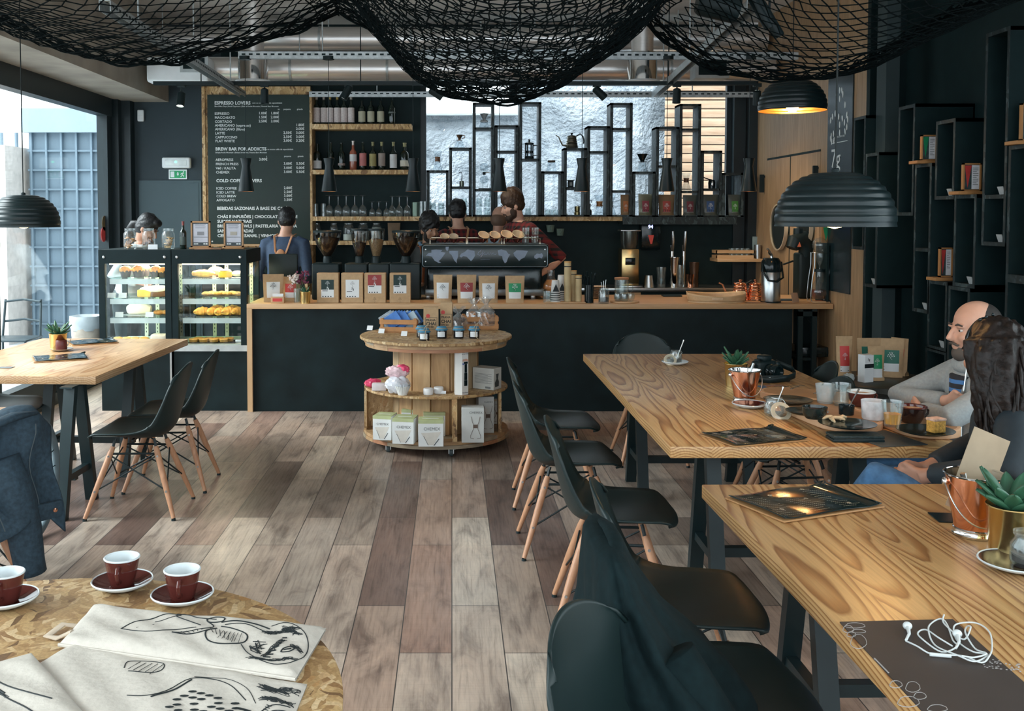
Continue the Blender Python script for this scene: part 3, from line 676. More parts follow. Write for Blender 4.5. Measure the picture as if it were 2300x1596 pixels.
for (a, b, top, sh), lb in zip(BOX, blab):
 Y = BY0; xa, xb, zt = kx(a, Y), kx(b, Y), z_at(top, Y)
 if a > 1400: zb1 = z_at(487, Y)
 else: zb1 = zb0
 th = .017; m = MB()
 m.box(xa, xa+th*1.7, Y, BY1, zb1, zt).box(xb-th*1.7, xb, Y, BY1, zb1, zt).box(xa, xb, Y, BY1, zt-th*1.3, zt).box(xa, xb, Y, BY1, zb1, zb1+th)
 t = thing('box_unit', lb, 'shelf', (0, 0, 0), 0, 'staggered black display boxes'); m.build('carcass', OSB_D, t, smooth=0)
 for s_ in sh: z = z_at(s_, Y); MB().box(xa+th, xb-th, Y, BY1, z-th*1.3, z).build('shelf', OSB_D, t, smooth=0)
o = MB().box(kx(1399, 10.2), 2.9, 10.2, YS-.02, 1.53, zb0-.001).build('wall_shelf', OSB_D); tag(o, 'black ledge under the display boxes carrying the retail bags', 'shelf')
bc = thing('back_counter', 'steel-topped back bar under the black wall', 'counter', (0, 9.95, 0))
MB().rbox(-.9, 3.12, -.0, .5, .86, .90, .003).build('worktop', STEEL, bc); MB().box(-.9, 3.12, .03, .5, 0, .86).build('cabinet', BLK, bc)
m = MB(); xx = kx(1462, 9.96)-.1
m.box(xx-.2, xx, -.01, .0, .55, .855); m.build('drawer_front', OAKX, bc, smooth=0)
YR = 10.1
o = MB().rbox(kx(1612, YR), 3.14, YR, YR+.3, z_at(588, YR), z_at(581, YR), .002).build('wall_shelf', OAKX); tag(o, 'short wooden shelf in the corner carrying a slatted glass crate', 'shelf')
# ==== under the ceiling: ducts, rails, lamps, rope net
def along_x(z, y, r, x0, x1, n=28): return [(x0, y, z), (x1, y, z)]
DUCT = M('spiral_duct_steel', (.78, .76, .74), .30, .8, var=.06, sc_=2, aniso=(2, 30, 30))
def duct(label, y, z, r, x0, x1, seams):
 t = thing('air_duct', label, 'duct', (0, y, z))
 MB().tube([(x0, 0, 0), (x1, 0, 0)], r, 48).build('duct_pipe', DUCT, t)
 for x in seams: MB().tube([(x-.012, 0, 0), (x+.012, 0, 0)], r+.008, 48).build('joint_band', GALV, t)
 for x in seams: MB().tube([(x+.08, 0, r), (x+.08, 0, 3.6-z)], .006, 8).build('hanger_rod', GALV, t)
 return t
YD = 9.75
z1 = (z_at(131, YD)+z_at(186, YD))/2
duct('lower silver ventilation duct running across the bar', YD, z1+.015, .115, -2.9, 3.1, (-1.55, -.62, .2, 1.1, 2.1))
duct('upper silver ventilation duct running across the bar', YD+.25, z_at(88, YD+.25), .12, -2.9, 3.1, (-1.3, -.4, .5, 1.5, 2.5))
w_ = thing('air_outlet_box', 'white end box of the ventilation duct with a dark grille, by the concrete beam', 'vent', (kx(395, 9.5), 9.5, z_at(160, 9.5)))
MB().rbox(-.22, .36, -.14, .12, -.12, .12, .03, 3).build('housing', WHITE, w_); MB().tube([(-.1, 0, .1), (-.1, 0, 3.6-w_.location.z)], .006, 8).build('hanger_rod', GALV, w_)
g = MB().box(.10, .36, -.155, -.14, -.03, .12)
g.build('grille_frame', M('vent_grey', (.42, .46, .47), .5), w_, smooth=0); g2 = MB().box(.13, .33, -.157, -.154, .0, .1)
for i in range(6): g2.box(.13, .33, -.162, -.157, .005+i*.016, .012+i*.016)
g2.build('grille', BLK, w_, smooth=0)
w_ = thing('air_outlet_box', 'grey ventilation grille box under the right-hand duct', 'vent', (kx(1590, 9.5), 9.5, z_at(150, 9.5)))
MB().rbox(-.16, .16, -.1, .12, -.12, .12, .01).build('housing', M('vent_grey', (0, 0, 0)), w_); MB().tube([(0, 0, .1), (0, 0, 3.6-w_.location.z)], .006, 8).build('hanger_rod', GALV, w_); g2 = MB().box(-.13, .13, -.103, -.1, -.09, .09)
for i in range(9): g2.box(-.13, .13, -.108, -.103, -.085+i*.02, -.077+i*.02)
g2.build('grille', BLK, w_, smooth=0)
for px, lb in ((572, 'silver round air diffuser hanging over the menu board'), (1439, 'silver round air diffuser hanging over the right part of the bar')):
 Y = 9.15; t = thing('air_diffuser', lb, 'vent', (kx(px, Y), Y, z_at(184, Y)))
 MB().lathe([(.135, .0), (.135, .26), (.13, .26), (.13, 0)], 48).build('duct_collar', CHROME, t)
 MB().lathe([(.15, -.008), (.165, .0), (.155, .012), (.136, .014)], 48).build('rim', WHITE, t)
 MB().lathe([(0, -.006), (.12, -.006), (.148, -.006), (.148, .002), (0, .002)], 48).build('diffuser_plate', M('perforated_plate', (.6, .62, .62), .4, .4), t)
 MB().tube([(0, 0, .26), (0, 0, 3.6-z_at(184, Y))], .10, 32).build('duct_pipe', DUCT, t)
def slotted(label, a, b, wd=.045, ht=.055):
 """galvanised channel with punched slots, hung from the ceiling"""
 a, b = Vector(a), Vector(b); L = (b-a).length; t = thing('slotted_rail', label, 'rail', a)
 t.rotation_mode = 'QUATERNION'; t.rotation_quaternion = (b-a).to_track_quat('X', 'Z')
 c = MB(); c.box(0, L, -wd/2, -wd/2+.004, -ht, 0).box(0, L, wd/2-.004, wd/2, -ht, 0).box(0, L, -wd/2, wd/2, -.004, 0)
 c.build('channel', GALV, t, smooth=0); s = MB(); x = .03
 while x < L-.05:
  s.box(x, x+.032, -wd/2-.0012, -wd/2, -ht*.55, -ht*.32); s.box(x, x+.032, -.006, .006, -.0045-.0008, -.0042); x += .062
 s.build('slots', BLK, t, smooth=0)
 q = t.rotation_quaternion.inverted()
 for f in (.15, .5, .85):
  p = a.lerp(b, f); v = q @ Vector((0, 0, 3.6-p.z)); MB().tube([(f*L, 0, 0), Vector((f*L, 0, 0))+v], .006, 8).build('hanger_rod', GALV, t)
 return t
Y = 8.62
slotted('galvanised slotted rail carrying the cone lamps across the bar', (kx(540, Y), Y, z_at(115, Y)), (2.95, Y, z_at(117, Y)), ht=.065)
slotted('galvanised slotted rail across the top of the bottle shelves and glazing', (kx(697, 10.15), 10.15, z_at(205, 10.15)), (3.1, 10.15, z_at(206, 10.15)), ht=.055)
slotted('galvanised slotted rail running front to back on the left', P(235, 0, Y=5.2), P(545, 205, Y=9.5), wd=.06)
slotted('galvanised slotted rail running front to back on the right', P(1690, 0, Y=5.6), P(1470, 208, Y=9.95), wd=.06)
YT = 8.85
tr = thing('lighting_track', 'long black lighting track over the bar', 'track', (0, YT, z_at(187, YT)))
MB().box(kx(350, YT), kx(1690, YT), -.02, .02, -.016, .016).build('track_bar', BLK2, tr, smooth=0)
for x in (-2.2, -.8, .6, 1.9): MB().tube([(x, 0, .016), (x, 0, 3.6-z_at(187, YT))], .005, 8).build('hanger_rod', BLK2, tr)
BULB = M('spot_bulb', (1, .93, .8), .4, var=.01, emit=28)
BULB_OFF = M('spot_lens', (.5, .5, .48), .2)
def spot(px, py, tiltx, tilty, lit, label, Y=YT, zt=None, k=1.):
 x = kx(px, Y); zt = zt or z_at(190, Y); zc = z_at(py, Y)
 t = thing('track_spotlight', label, 'spotlight', (x, Y, zt), 0, 'black spotlights on the track')
 MB().box(-.035, .035, -.018, .018, -.02, .01).build('adapter', BLK2, t); d = zc-zt+.03*k
 MB().tube([(0, 0, 0), (0, 0, d)], .007, 10).build('stem', BLK2, t)
 Mx = T(0, 0, d) @ Matrix.Rotation(tilty, 4, 'Y') @ Matrix.Rotation(tiltx, 4, 'X')
 h = MB().lathe([(.02*k, .03*k), (.034*k, .02*k), (.036*k, -.10*k), (.032*k, -.10*k), (.03*k, -.085*k)], 24, Mx).build('spot_head', BLK2, t)
 b = MB().lathe([(0, -.094*k), (.020*k, -.092*k), (.031*k, -.086*k), (0, -.084*k)], 20, Mx).build('bulb', BULB if lit else BULB_OFF, h)
 if lit:
  l = lamp('spot_light', 'SPOT', (0, 0, 0), 22, (1, .84, .62), size=.02, spot=1.1, parent=t); l.matrix_local = Mx @ T(0, 0, -.11*k)
 return t
spot(411, 222, -.25, .05, True, 'lit black track spotlight in front of the grey wall by the beam')
spot(597, 214, .0, .0, False, 'unlit black track spotlight hanging straight over the menu board')
spot(784, 208, -.2, .5, False, 'unlit tilted black track spotlight in front of the wine bottles')
spot(972, 212, .2, -1.0, True, 'lit black track spotlight turned sideways at the left of the glazing')
spot(1151, 212, -.1, .0, False, 'unlit black track spotlight just under the middle of the net')
spot(1338, 210, .2, -.85, True, 'lit black track spotlight in front of the white stone wall')
spot(1517, 214, 0, .04, False, 'unlit black track spotlight in front of the timber slats')
spot(1696, 218, .3, -.1, True, 'lit black track spotlight beside the upper dome lamp')
# ---- cone pendants over the bar
WARM = M('lamp_inside_copper', (.80, .40, .15), .35, .9)
CONEM = M('cone_lamp_black', (.005, .013, .015), .35, spec=.4)
def cone(px, label, Y=8.62):
 zb = z_at(430, Y); x = kx(px, Y); t = thing('cone_pendant', label, 'lamp', (x, Y, zb), 0, 'black cone pendants over the bar')
 MB().lathe([(.068, 0), (.034, .215), (.048, .283), (.047, .284), (0, .284)], 32).build('lamp_shade', CONEM, t)
 MB().lathe([(.066, .001), (.033, .212), (0, .212)], 32).build('shade_lining', WARM, t)
 MB().lathe([(0, .05), (.022, .06), (.026, .08), (.018, .12), (.014, .15), (0, .15)], 16).build('bulb', M('warm_bulb', (1, .62, .22), .4, var=.01, emit=9), t)
 zc = z_at(134, Y)-zb
 MB().tube([(0, 0, .28), (0, 0, zc)], .003, 6).build('cord', BLK2, t)
 MB().cyl(.05, zc, zc+.028, 24).build('ceiling_rose', BLK2, t)
 lamp('pendant_light', 'SPOT', (0, 0, .06), 6, (1, .66, .32), size=.03, spot=1.5, parent=t)
for px, lb in ((554, 'black cone pendant in front of the menu board'), (740, 'black cone pendant in front of the bottle shelf left half'), (928, 'black cone pendant at the right end of the bottle shelf'), (1121, 'black cone pendant above the bearded barista'), (1306, 'black cone pendant to the right of the bearded barista'), (1496, 'black cone pendant where the timber slats begin'), (1680, 'black cone pendant next to the oak wall')): cone(px, lb)
# ---- big ribbed dome pendants
def dome(label, x, y, zb, rad, power):
 t = thing('dome_pendant', label, 'lamp', (x, y, zb), 0, 'ribbed black dome pendants')
 s = rad/.225; pr = []
 n = 84
 for i in range(n+1):
  a = i/n*pi/2*.985; r = .225*math.cos(a)**.72; z = .014+.196*math.sin(a)
  k = i/n*9; rib = .0055*(abs(math.sin(k*pi))-.5)*(1 if i/n < .9 else 0)
  pr.append((max(.002, min(.2255, r+rib*math.cos(a))), z+rib*math.sin(a)))
 pr = [(.225, 0)]+pr
 MB().lathe([(r*s, z*s) for r, z in pr], 72).build('lamp_shade', M('dome_lamp_black', (.0055, .014, .0155), .34, spec=.45), t, smooth=60)
 MB().lathe([(r*s*.985, z*s*.975+.001) for r, z in pr], 72).build('shade_lining', M('dome_inside_gold', (.85, .50, .17), .3, .9), t, smooth=60)
 b = MB().lathe([(0, -.010), (.026, -.003), (.040, .02), (.038, .042), (.022, .072), (.017, .10), (0, .10)], 24); b.build('bulb', M('filament_bulb', (1, .66, .26), .3, var=.01, emit=7), t)
 MB().lathe([(.0, .095), (.022, .095), (.022, .17), (0, .17)], 20).build('lamp_holder', BLK2, t)
 MB().lathe([(.0, .205*s), (.016, .207*s), (.014, .222*s), (.006, .226*s), (0, .226*s)], 20).build('shade_cap', BLK2, t)
 MB().tube([(0, 0, .22*s), (0, 0, 3.6-zb)], .0035, 8).build('cord', M('braided_cord', (.015, .02, .02), .8, var=.5, sc_=300), t)
 lamp('dome_light', 'POINT', (0, 0, .045), power, (1, .62, .27), size=.045, parent=t)
YL = 3.92; dome('large ribbed black dome pendant low over the long table', kx(1874, YL), YL, z_at(508, YL), .2255, 11)
YL = 6.84; dome('ribbed black dome pendant hung high under the net by the oak wall', kx(1775, YL), YL, z_at(249, YL), .2255, 16)
YL = 6.53; dome('ribbed black dome pendant over the table by the street window', kx(54, YL), YL, z_at(510, YL), .2255, 11)
# ---- ceiling cassette seen through the net
cs = thing('ceiling_cassette', 'pale square ceiling unit seen through the middle of the net', 'ceiling unit', (kx(1048, 7.6), 7.6, 3.6))
MB().rbox(-.42, .30, -.55, .75, -.07, 0, .02).build('panel', M('cassette_white', (.75, .80, .85), .5, var=.2, sc_=3), cs)
for i in range(3): MB().box(-.36+i*.2, -.24+i*.2, -.45, .6, -.075, -.07).build('air_slot', M('cassette_grey', (.30, .35, .38), .5), cs, smooth=0)
t = thing('upper_track', 'short black track with cylinder spotlights above the right of the net', 'track', (1.62, 5.4, 2.95))
MB().box(-.5, .6, -.02, .02, -.016, .016).build('track_bar', BLK2, t, smooth=0); MB().tube([(0, 0, .01), (0, 0, .65)], .006, 8).build('hanger_rod', BLK2, t)
for px, py, a, L, r in ((1612, 12, 1.35, .22, .075), (1708, 26, .55, .2, .028), (1728, 42, .55, .22, .028)):
 p = P(px, py, Y=5.4)-Vector((1.62, 5.4, 2.95)); d = Vector((math.sin(a), 0, -math.cos(a)))
 MB().tube([p-d*L/2, p-d*L*.4, p+d*L*.45, p+d*L/2], [r*.8, r, r, r*.92], 20).build('spot_head', BLK2, t)
 MB().tube([p, (p.x, 0, -.01)], .006, 8).build('stem', BLK2, t)
# ---- rope net hung in three swags
ROPE = M('dark_rope', (.0045, .0075, .008), .95, var=.4, sc_=90, spec=.05)
NY0, NY1 = 3.0, 6.0
EDGE = [(-85, 14), (0, 52), (60, 78), (150, 112), (250, 134), (370, 146), (450, 138), (560, 104), (680, 56), (757, 24), (800, 48), (843, 88), (890, 142), (940, 186), (1010, 212), (1130, 224), (1225, 211), (1320, 160), (1385, 98), (1437, 46), (1520, 108), (1600, 156), (1700, 182), (1800, 185), (1880, 165), (1960, 128), (2030, 92), (2120, 48), (2200, 14), (2275, -10)]
ed = [P(px, py, Y=NY1) for px, py in EDGE]
cum = [0]
for a, b in zip(ed, ed[1:]): cum.append(cum[-1]+(b-a).length)
def edge_at(s):
 s = max(0, min(cum[-1]-1e-6, s)); i = max(j for j in range(len(cum)) if cum[j] <= s); i = min(i, len(ed)-2)
 f = (s-cum[i])/(cum[i+1]-cum[i])
 p0, p1, p2, p3 = ed[max(i-1, 0)], ed[i], ed[i+1], ed[min(i+2, len(ed)-1)]
 if i in (8, 9, 18, 19): return p1.lerp(p2, f)
 return .5*(2*p1+(p2-p0)*f+(2*p0-5*p1+4*p2-p3)*f*f+(3*p1-p0-3*p2+p3)*f**3)
def sag(s, t):
 """t = 0 at the far edge of the net, 1 towards the shop front"""
 p = edge_at(s); y = NY1-(NY1-NY0)*t
 k = t*t*.12
 z = p.z-.05*math.sin(pi*min(1, t*1.3))*(1-min(1, abs(p.x-.3)/1.1)*.6)+k+.02*math.sin(s*5+t*9)
 x = p.x+(p.x-.2)*.02*t+.012*math.sin(t*22+s*3)
 return Vector((x, y+.03*math.sin(s*4.), z))
nb = MB(); CELL = .052
ns = int(cum[-1]/CELL); ntt = int((NY1-NY0)/CELL)
def rope(pts, r): nb.tube(pts, r, 4, caps=False)
s_mid0, s_mid1 = cum[9]-.1, cum[19]+.1
jit = lambda i, j: Vector((math.sin(i*12.9+j*78.2)*.006, 0, math.sin(i*39.3+j*11.1)*.006))
nd = {}
for i in range(ns+1):
 for j in range(ntt+1): nd[i, j] = sag(i*CELL, j/ntt)+jit(i, j)
mid = lambda i: s_mid0 < i*CELL < s_mid1
for i in range(ns+1):
 if mid(i):
  rope([nd[i, j] for j in range(ntt+1)], .0034)
for j in range(ntt+1):
 run = [nd[i, j] for i in range(ns+1) if mid(i)]; rope(run, .0034)
for i in range(ns):
 for j in range(ntt):
  if not mid(i) and (i+j) % 2 == 0: rope([nd[i, j], nd[i+1, j+1]], .0030)
  elif not mid(i): rope([nd[i+1, j], nd[i, j+1]], .0030)
for i in range(ns+1):
 if mid(i) and i % 1 == 0: rope([nd[i, j]+Vector((.02*math.sin(j*1.7+i), .02, .055+.02*math.sin(i*2.2+j*.6))) for j in range(0, ntt+1)], .0028)
for j in range(0, ntt+1, 2):
 rope([nd[i, j]+Vector((0, .03, .055+.02*math.sin(i*2.2+j*.6))) for i in range(ns+1) if mid(i)], .0028)
for q in range(6):
 rope([sag(i*CELL, 0)+Vector((0, -.03*q+.01*math.sin(i*1.3+q*2), .012*q+.014*math.sin(i*.9+q*1.7))) for i in range(ns+1)], .006 if q else .009)
for q in range(3):
 rope([sag(i*CELL, 0)+Vector((0, .01, .004+.02*q*(i % 2))) for i in range(ns+1)], .006)
net = nb.build('rope_net', ROPE, smooth=180); tag(net, 'dark knotted rope net slung in three swags under the ceiling', 'net')
for i in (9, 19):
 p = ed[i]; t = thing('net_hanger', 'cord holding up the net at the peak %s' % ('left of the middle swag' if i == 9 else 'right of the middle swag'), 'cord', p)
 MB().tube([(0, 0, 0), (0, 0, 3.6-p.z)], .004, 6).build('cord', BLK2, t)
 MB().tube([(.012*math.cos(a*.6), .012*math.sin(a*.6), -.03+a*.004) for a in range(24)], .004, 6).build('knot', ROPE, t)
# ==== goods behind and on the bar
def obj_at(mb, name, mats, loc, label, cat, group=None, rz=0, **k):
 o = mb.build(name, mats, None, **k); o.location = loc; o.rotation_euler.z = rz; return tag(o, label, cat, group)
# ---- bottles
GL_BOT = M('green_black_bottle', (.006, .014, .010), .08, spec=.8)
def bottle(px, Y, zb, h, r, lab, labz, col, label, group, capcol=None, glass=None, slope=.72):
 t = thing('wine_bottle', label, 'bottle', (kx(px, Y), Y, zb), 0, group)
 MB().lathe([(0, 0), (r*.93, 0), (r, .006), (r, h*.58), (r*.92, h*.64), (r*.42, h*slope), (r*.36, h*.97), (r*.42, h*.975), (r*.42, h), (0, h)], 20).build('glass_body', glass or GL_BOT, t)
 if capcol: MB().lathe([(r*.39, h*.80), (r*.385, h*.97), (r*.45, h*.972), (r*.45, h*1.002), (0, h*1.003)], 16).build('capsule', capcol, t)
 if lab: MB().lathe([(r*1.012, h*labz[0]), (r*1.018, h*labz[0]+.001), (r*1.018, h*labz[1]-.001), (r*1.012, h*labz[1])], 20).build('paper_label', lab, t)
 return t
Yb = 10.36; zt_, _ = SHF['top']
LW = M('label_pinkish_white', (.66, .58, .56), .55, var=.14, sc_=60); LC = M('label_cream', (.52, .49, .36), .6, var=.08); LWH = M('label_white', (.66, .66, .66), .6)
FOIL = M('foil_silver', (.55, .5, .46), .3, .6); FOILY = M('foil_yellow', (.45, .32, .10), .35, .4)
for i, px in enumerate((713, 729, 743, 759, 774, 790)):
 bottle(px, Yb, zt_, .30, .034, LW, (.08, .58), None, '%s of the six tall white-labelled wine bottles on the top shelf' % ORD[i], 'wine bottles on the top shelf', FOILY if i in (2, 3) else FOIL)
for i, px in enumerate((814, 834, 856)):
 bottle(px, Yb, zt_, .285, .036, LC, (.1, .48), None, '%s of the three cream-labelled dark wine bottles on the top shelf' % ('left' if i == 0 else 'middle' if i == 1 else 'right'), 'wine bottles on the top shelf', BLKG)
bottle(881, Yb, zt_, .29, .036, M('small_dim_label', (.12, .14, .13), .5), (.40, .46), None, 'unlabelled dark bottle at the right end of the top shelf', 'wine bottles on the top shelf', BLKG)
zt_, _ = SHF['mid']; PINKG = M('rose_wine', (.33, .10, .06), .1, spec=.8)
MID = [(714, .27, .043, LWH, (.06, .36), None, 'squat white-labelled sparkling bottle at the left end of the middle shelf'), (744, .285, .036, M('gold_band_label', (.3, .22, .12), .5), (.36, .44), None, 'dark bottle with a gold band on the middle shelf, behind the cone lamp'), (768, .28, .036, M('label_red_white', (.35, .28, .26), .6, var=.6, sc_=25), (.17, .25), None, 'dark bottle with a thin red and white band on the middle shelf'),
       (794, .30, .036, LWH, (.30, .54), PINKG, 'rosé bottle with a white label and silver neck on the middle shelf'), (816, .29, .036, M('label_pink', (.50, .17, .16), .6), (.15, .60), None, 'pink-labelled bottle on the middle shelf'), (838, .29, .036, M('label_olive', (.34, .29, .12), .6), (.14, .58), None, 'olive-labelled bottle on the middle shelf'),
       (858, .29, .036, M('label_taupe', (.32, .26, .23), .6), (.15, .60), None, 'grey-brown-labelled bottle on the middle shelf'), (884, .29, .037, LWH, (.08, .56), None, 'dark bottle with a tall white label on the middle shelf'), (909, .28, .046, M('label_white_gold', (.6, .56, .46), .6), (.14, .36), None, 'wide dark bottle with a low white label at the right end of the middle shelf')]
for px, h, r, lb, lz, gl, name in MID:
 bottle(px, Yb, zt_, h, r, lb, lz, None, name, 'bottles on the middle shelf', FOIL if gl else (M('pale_foil', (.26, .24, .12), .4, .3) if px > 830 else None), gl)
# ---- glassware (made upside down, as they stand on the shelf)
def glass_obj(name, prof, px, Y, zb, label, group, cat='glass', n=20, mat=None):
 return obj_at(MB().lathe(prof, n), name, mat or GLASS, (kx(px, Y), Y, zb), label, cat, group)
zg, _ = SHF['glass']
def tumbler(h, r): return [(r*.95, 0), (r, .002), (r*.9, h*.5), (r*.82, h-.004), (r*.7, h), (0, h), (0, h-.008), (r*.75, h-.010), (r*.93, .001)]
def winegl(h, r): return [(r*.74, 0), (r*.78, 0), (r*.95, h*.12), (r, h*.24), (r*.9, h*.36), (r*.55, h*.48), (r*.18, h*.54), (r*.12, h*.6), (r*.13, h*.92), (r*.9, h*.975), (r*.92, h*.985), (0, h)]
GG = 'upturned glasses on the long shelf'
for i, px in enumerate((709, 727)): glass_obj('tumbler', tumbler(.135, .034), px, 10.38, zg, 'upturned tumbler at the left end of the glass shelf, %s one' % ('outer' if i == 0 else 'inner'), GG)
for i, px in enumerate((740, 760, 778, 797, 815)): glass_obj('wine_glass', winegl(.222, .046), px, 10.34, zg, '%s of the five big upturned wine glasses on the glass shelf' % ORD[i], GG)
for i, px in enumerate((836, 851, 868)): glass_obj('wine_glass', winegl(.155, .034), px, 10.34, zg, '%s of the three small upturned wine glasses on the glass shelf' % ['left', 'middle', 'right'][i], GG)
for i, px in enumerate((881, 897, 915)): glass_obj('wine_glass', winegl(.215, .042), px, 10.38, zg, '%s of the three upturned wine glasses right of the small ones' % ['left', 'middle', 'right'][i], GG)
tag(obj_at(MB().lathe([(.036, 0), (.04, .002), (.04, .145), (.03, .15), (0, .15)], 20), 'glass_tin', M('greenish_tin', (.16, .22, .17), .3, .5), (kx(934, 10.36), 10.36, zg), '', ''), 'dull green tin among the glasses above the curly-haired barista', 'tin')
for i, px in enumerate((947, 956, 963)): glass_obj('tumbler', tumbler(.16, .032), px, 10.36, zg, 'tall ribbed tumbler by the dull green tin, %s one' % ['left', 'middle', 'right'][i], GG)
k_ = 0
for row, (h, pxs) in enumerate(((.085, (973, 991, 1008, 1024, 1043, 1060, 1076, 1094, 1110)), )):
 for i, px in enumerate(pxs):
  for lv in range(2 if (i > 1) else 2 if i < 2 else 1):
   hh = .095 if i > 1 else .07
   glass_obj('tumbler', tumbler(hh, .033), px, 10.34, zg+lv*(hh+.003), '%s tumbler of the %s stack from the dull green tin rightwards' % (['bottom', 'top'][lv], ['first', 'second', 'third', 'fourth', 'fifth', 'sixth', 'seventh', 'eighth', 'ninth'][i]), GG)
glass_obj('tumbler', tumbler(.075, .033), 1104, 10.34, zg+.197, 'single tumbler on top of the last stack behind the bald man', GG)
for i, px in enumerate((1186, 1213, 1230, 1243, 1256)): glass_obj('tumbler', tumbler(.09 if i == 0 else .075, .033), px, 10.34, zg, '%s of the low tumblers right of the bearded barista on the shelf' % ORD[i], GG)
zj, _ = SHF['jar']
def jar(px, Y, zb, r, h, fill, fillh, label, group=None, cat='jar', lid=None, name='storage_jar', loc=None):
 t = thing(name, label, cat, loc or (kx(px, Y), Y, zb), 0, group)
 MB().lathe([(0, .003), (r*.9, .0), (r, .008), (r, h*.68), (r*.9, h*.8), (r*.74, h*.86), (r*.74, h*.94), (r*.78, h*.95), (r*.78, h*.965)], 24).build('glass_body', GLASS, t)
 if fill: MB().lathe([(0, .006), (r*.88, .006), (r*.95, .012), (r*.95, h*fillh), (0, h*fillh+.004)], 20).build('contents', fill, t)
 MB().lathe([(0, h*1.0), (r*.6, h*.995), (r*.8, h*.97), (r*.8, h*.95), (0, h*.95)][::-1], 24).build('lid', lid or GLASS, t)
 return t
SALT = M('white_contents', (.62, .66, .62), .8); DARKF = M('dark_contents', (.05, .035, .025), .8)
for px, fl, fh, lb, r in ((712, DARKF, .3, 'dim jar at the left end of the low shelf behind the grinders', .042), (750, DARKF, .42, 'second dim jar on the low shelf behind the grinders', .042), (783, SALT, .36, 'jar of white powder on the low shelf behind the grinders', .058), (816, None, 0, 'empty clear jar on the low shelf behind the grinders', .056), (846, SALT, .72, 'jar of white contents topped up high, on the low shelf', .052)):
 jar(px, 10.36, zj, r, .185, fl, fh, lb, 'jars on the low shelf')
# ---- stand-up bags and boxes with a printed label
def label_marks(m, wd, x, z, col_i, s=1.):
 """the little branch of beans the bags carry: short strokes"""
 m.mat(col_i)
 for (dx, dz, a) in ((0, .42, 0), (-.12, .38, .5), (.12, .38, -.5), (-.22, .2, .9), (.22, .2, -.9), (-.05, .22, .3), (.08, .24, -.3), (-.30, .06, .4), (-.14, .04, -.3), (.02, .08, 0), (.16, .05, .4), (.30, .08, -.4), (-.02, -.1, .2), (.06, -.3, -.5), (-.04, -.42, .4), (.05, -.5, .1)):
  m.add([(.030*wd*s*math.cos(t*pi/3), .085*wd*s*math.sin(t*pi/3), 0) for t in range(6)], [tuple(range(6))], x @ T(dx*wd, 0, z+dz*wd) @ FRONT @ Matrix.Rotation(a, 4, 'Z'))
def pouch(loc, w, h, d, top_lab, label, group, rz=0, lw=.66, lz=(.16, .72), white_frac=.38, bag=KRAFT, cat='coffee bag', tilt=0, name='coffee_bag'):
 t = thing(name, label, cat, loc, rz, group); t.rotation_euler.x = tilt
 def fn(side):
  def g(u, v):
   x = (u-.5)*w*(1-.10*(1-v)); th = d*.5*(math.sin(pi*min(1, max(0.02, u)))**.5)*(1-max(0, v-.05))**.8*(.55+.45*(1-abs(2*v-.7)))+.0015
   if v < .12: th = max(th, d*.5*(.6+.4*math.sin(pi*u)))
   return (x, side*th, v*h)
  return g
 b = MB().grid(fn(-1), 12, 14).grid(fn(1), 12, 14)
 b.box(-w*.45, w*.45, -d*.3, d*.3, 0, .002); b.box(-w/2, w/2, -.003, .003, h*.93, h)
 b.build('bag', bag, t, smooth=70)
 if top_lab:
  front = fn(-1); xs = lambda u, v: Vector(front(u, v))+Vector((0, -.0012, 0))
  za, zb = lz; u0, u1 = .5-lw/2, .5+lw/2; zm = za+(zb-za)*white_frac
  lm = MB(); lm.mat(1).grid(lambda u, v: xs(u0+(u1-u0)*u, za+(zm-za)*v), 8, 4); lm.mat(0).grid(lambda u, v: xs(u0+(u1-u0)*u, zm+(zb-zm)*v), 8, 6)
  lo = lm.build('paper_label', [top_lab, PAPER], t, smooth=70)
  yk = xs(.5, (zm+zb)/2).y-.004
  mk = MB(); label_marks(mk, w*.42, T(0, yk, 0), h*(zm+zb)/2, 1 if top_lab is PAPER else 0); mk.mat(1)
  mk.text('7g', w*.16, T(-w*.06, yk, h*(zm+.02)) @ FRONT, .02)
  for i in range(4): mk.box(-w*.26+i*w*.14, -w*.26+i*w*.14+w*.07, yk-.001, yk, h*(za+.03), h*(za+.03)+w*.05)
  mk.box(-w*.26, -w*.02, yk-.001, yk, h*(za+.12), h*(za+.12)+w*.018)
  if top_lab is not PAPER:
   for i in range(len(mk.m)):pass
  mk.build('print', [INKW if top_lab is not PAPER else INK, INK], lo, smooth=0)
 return t
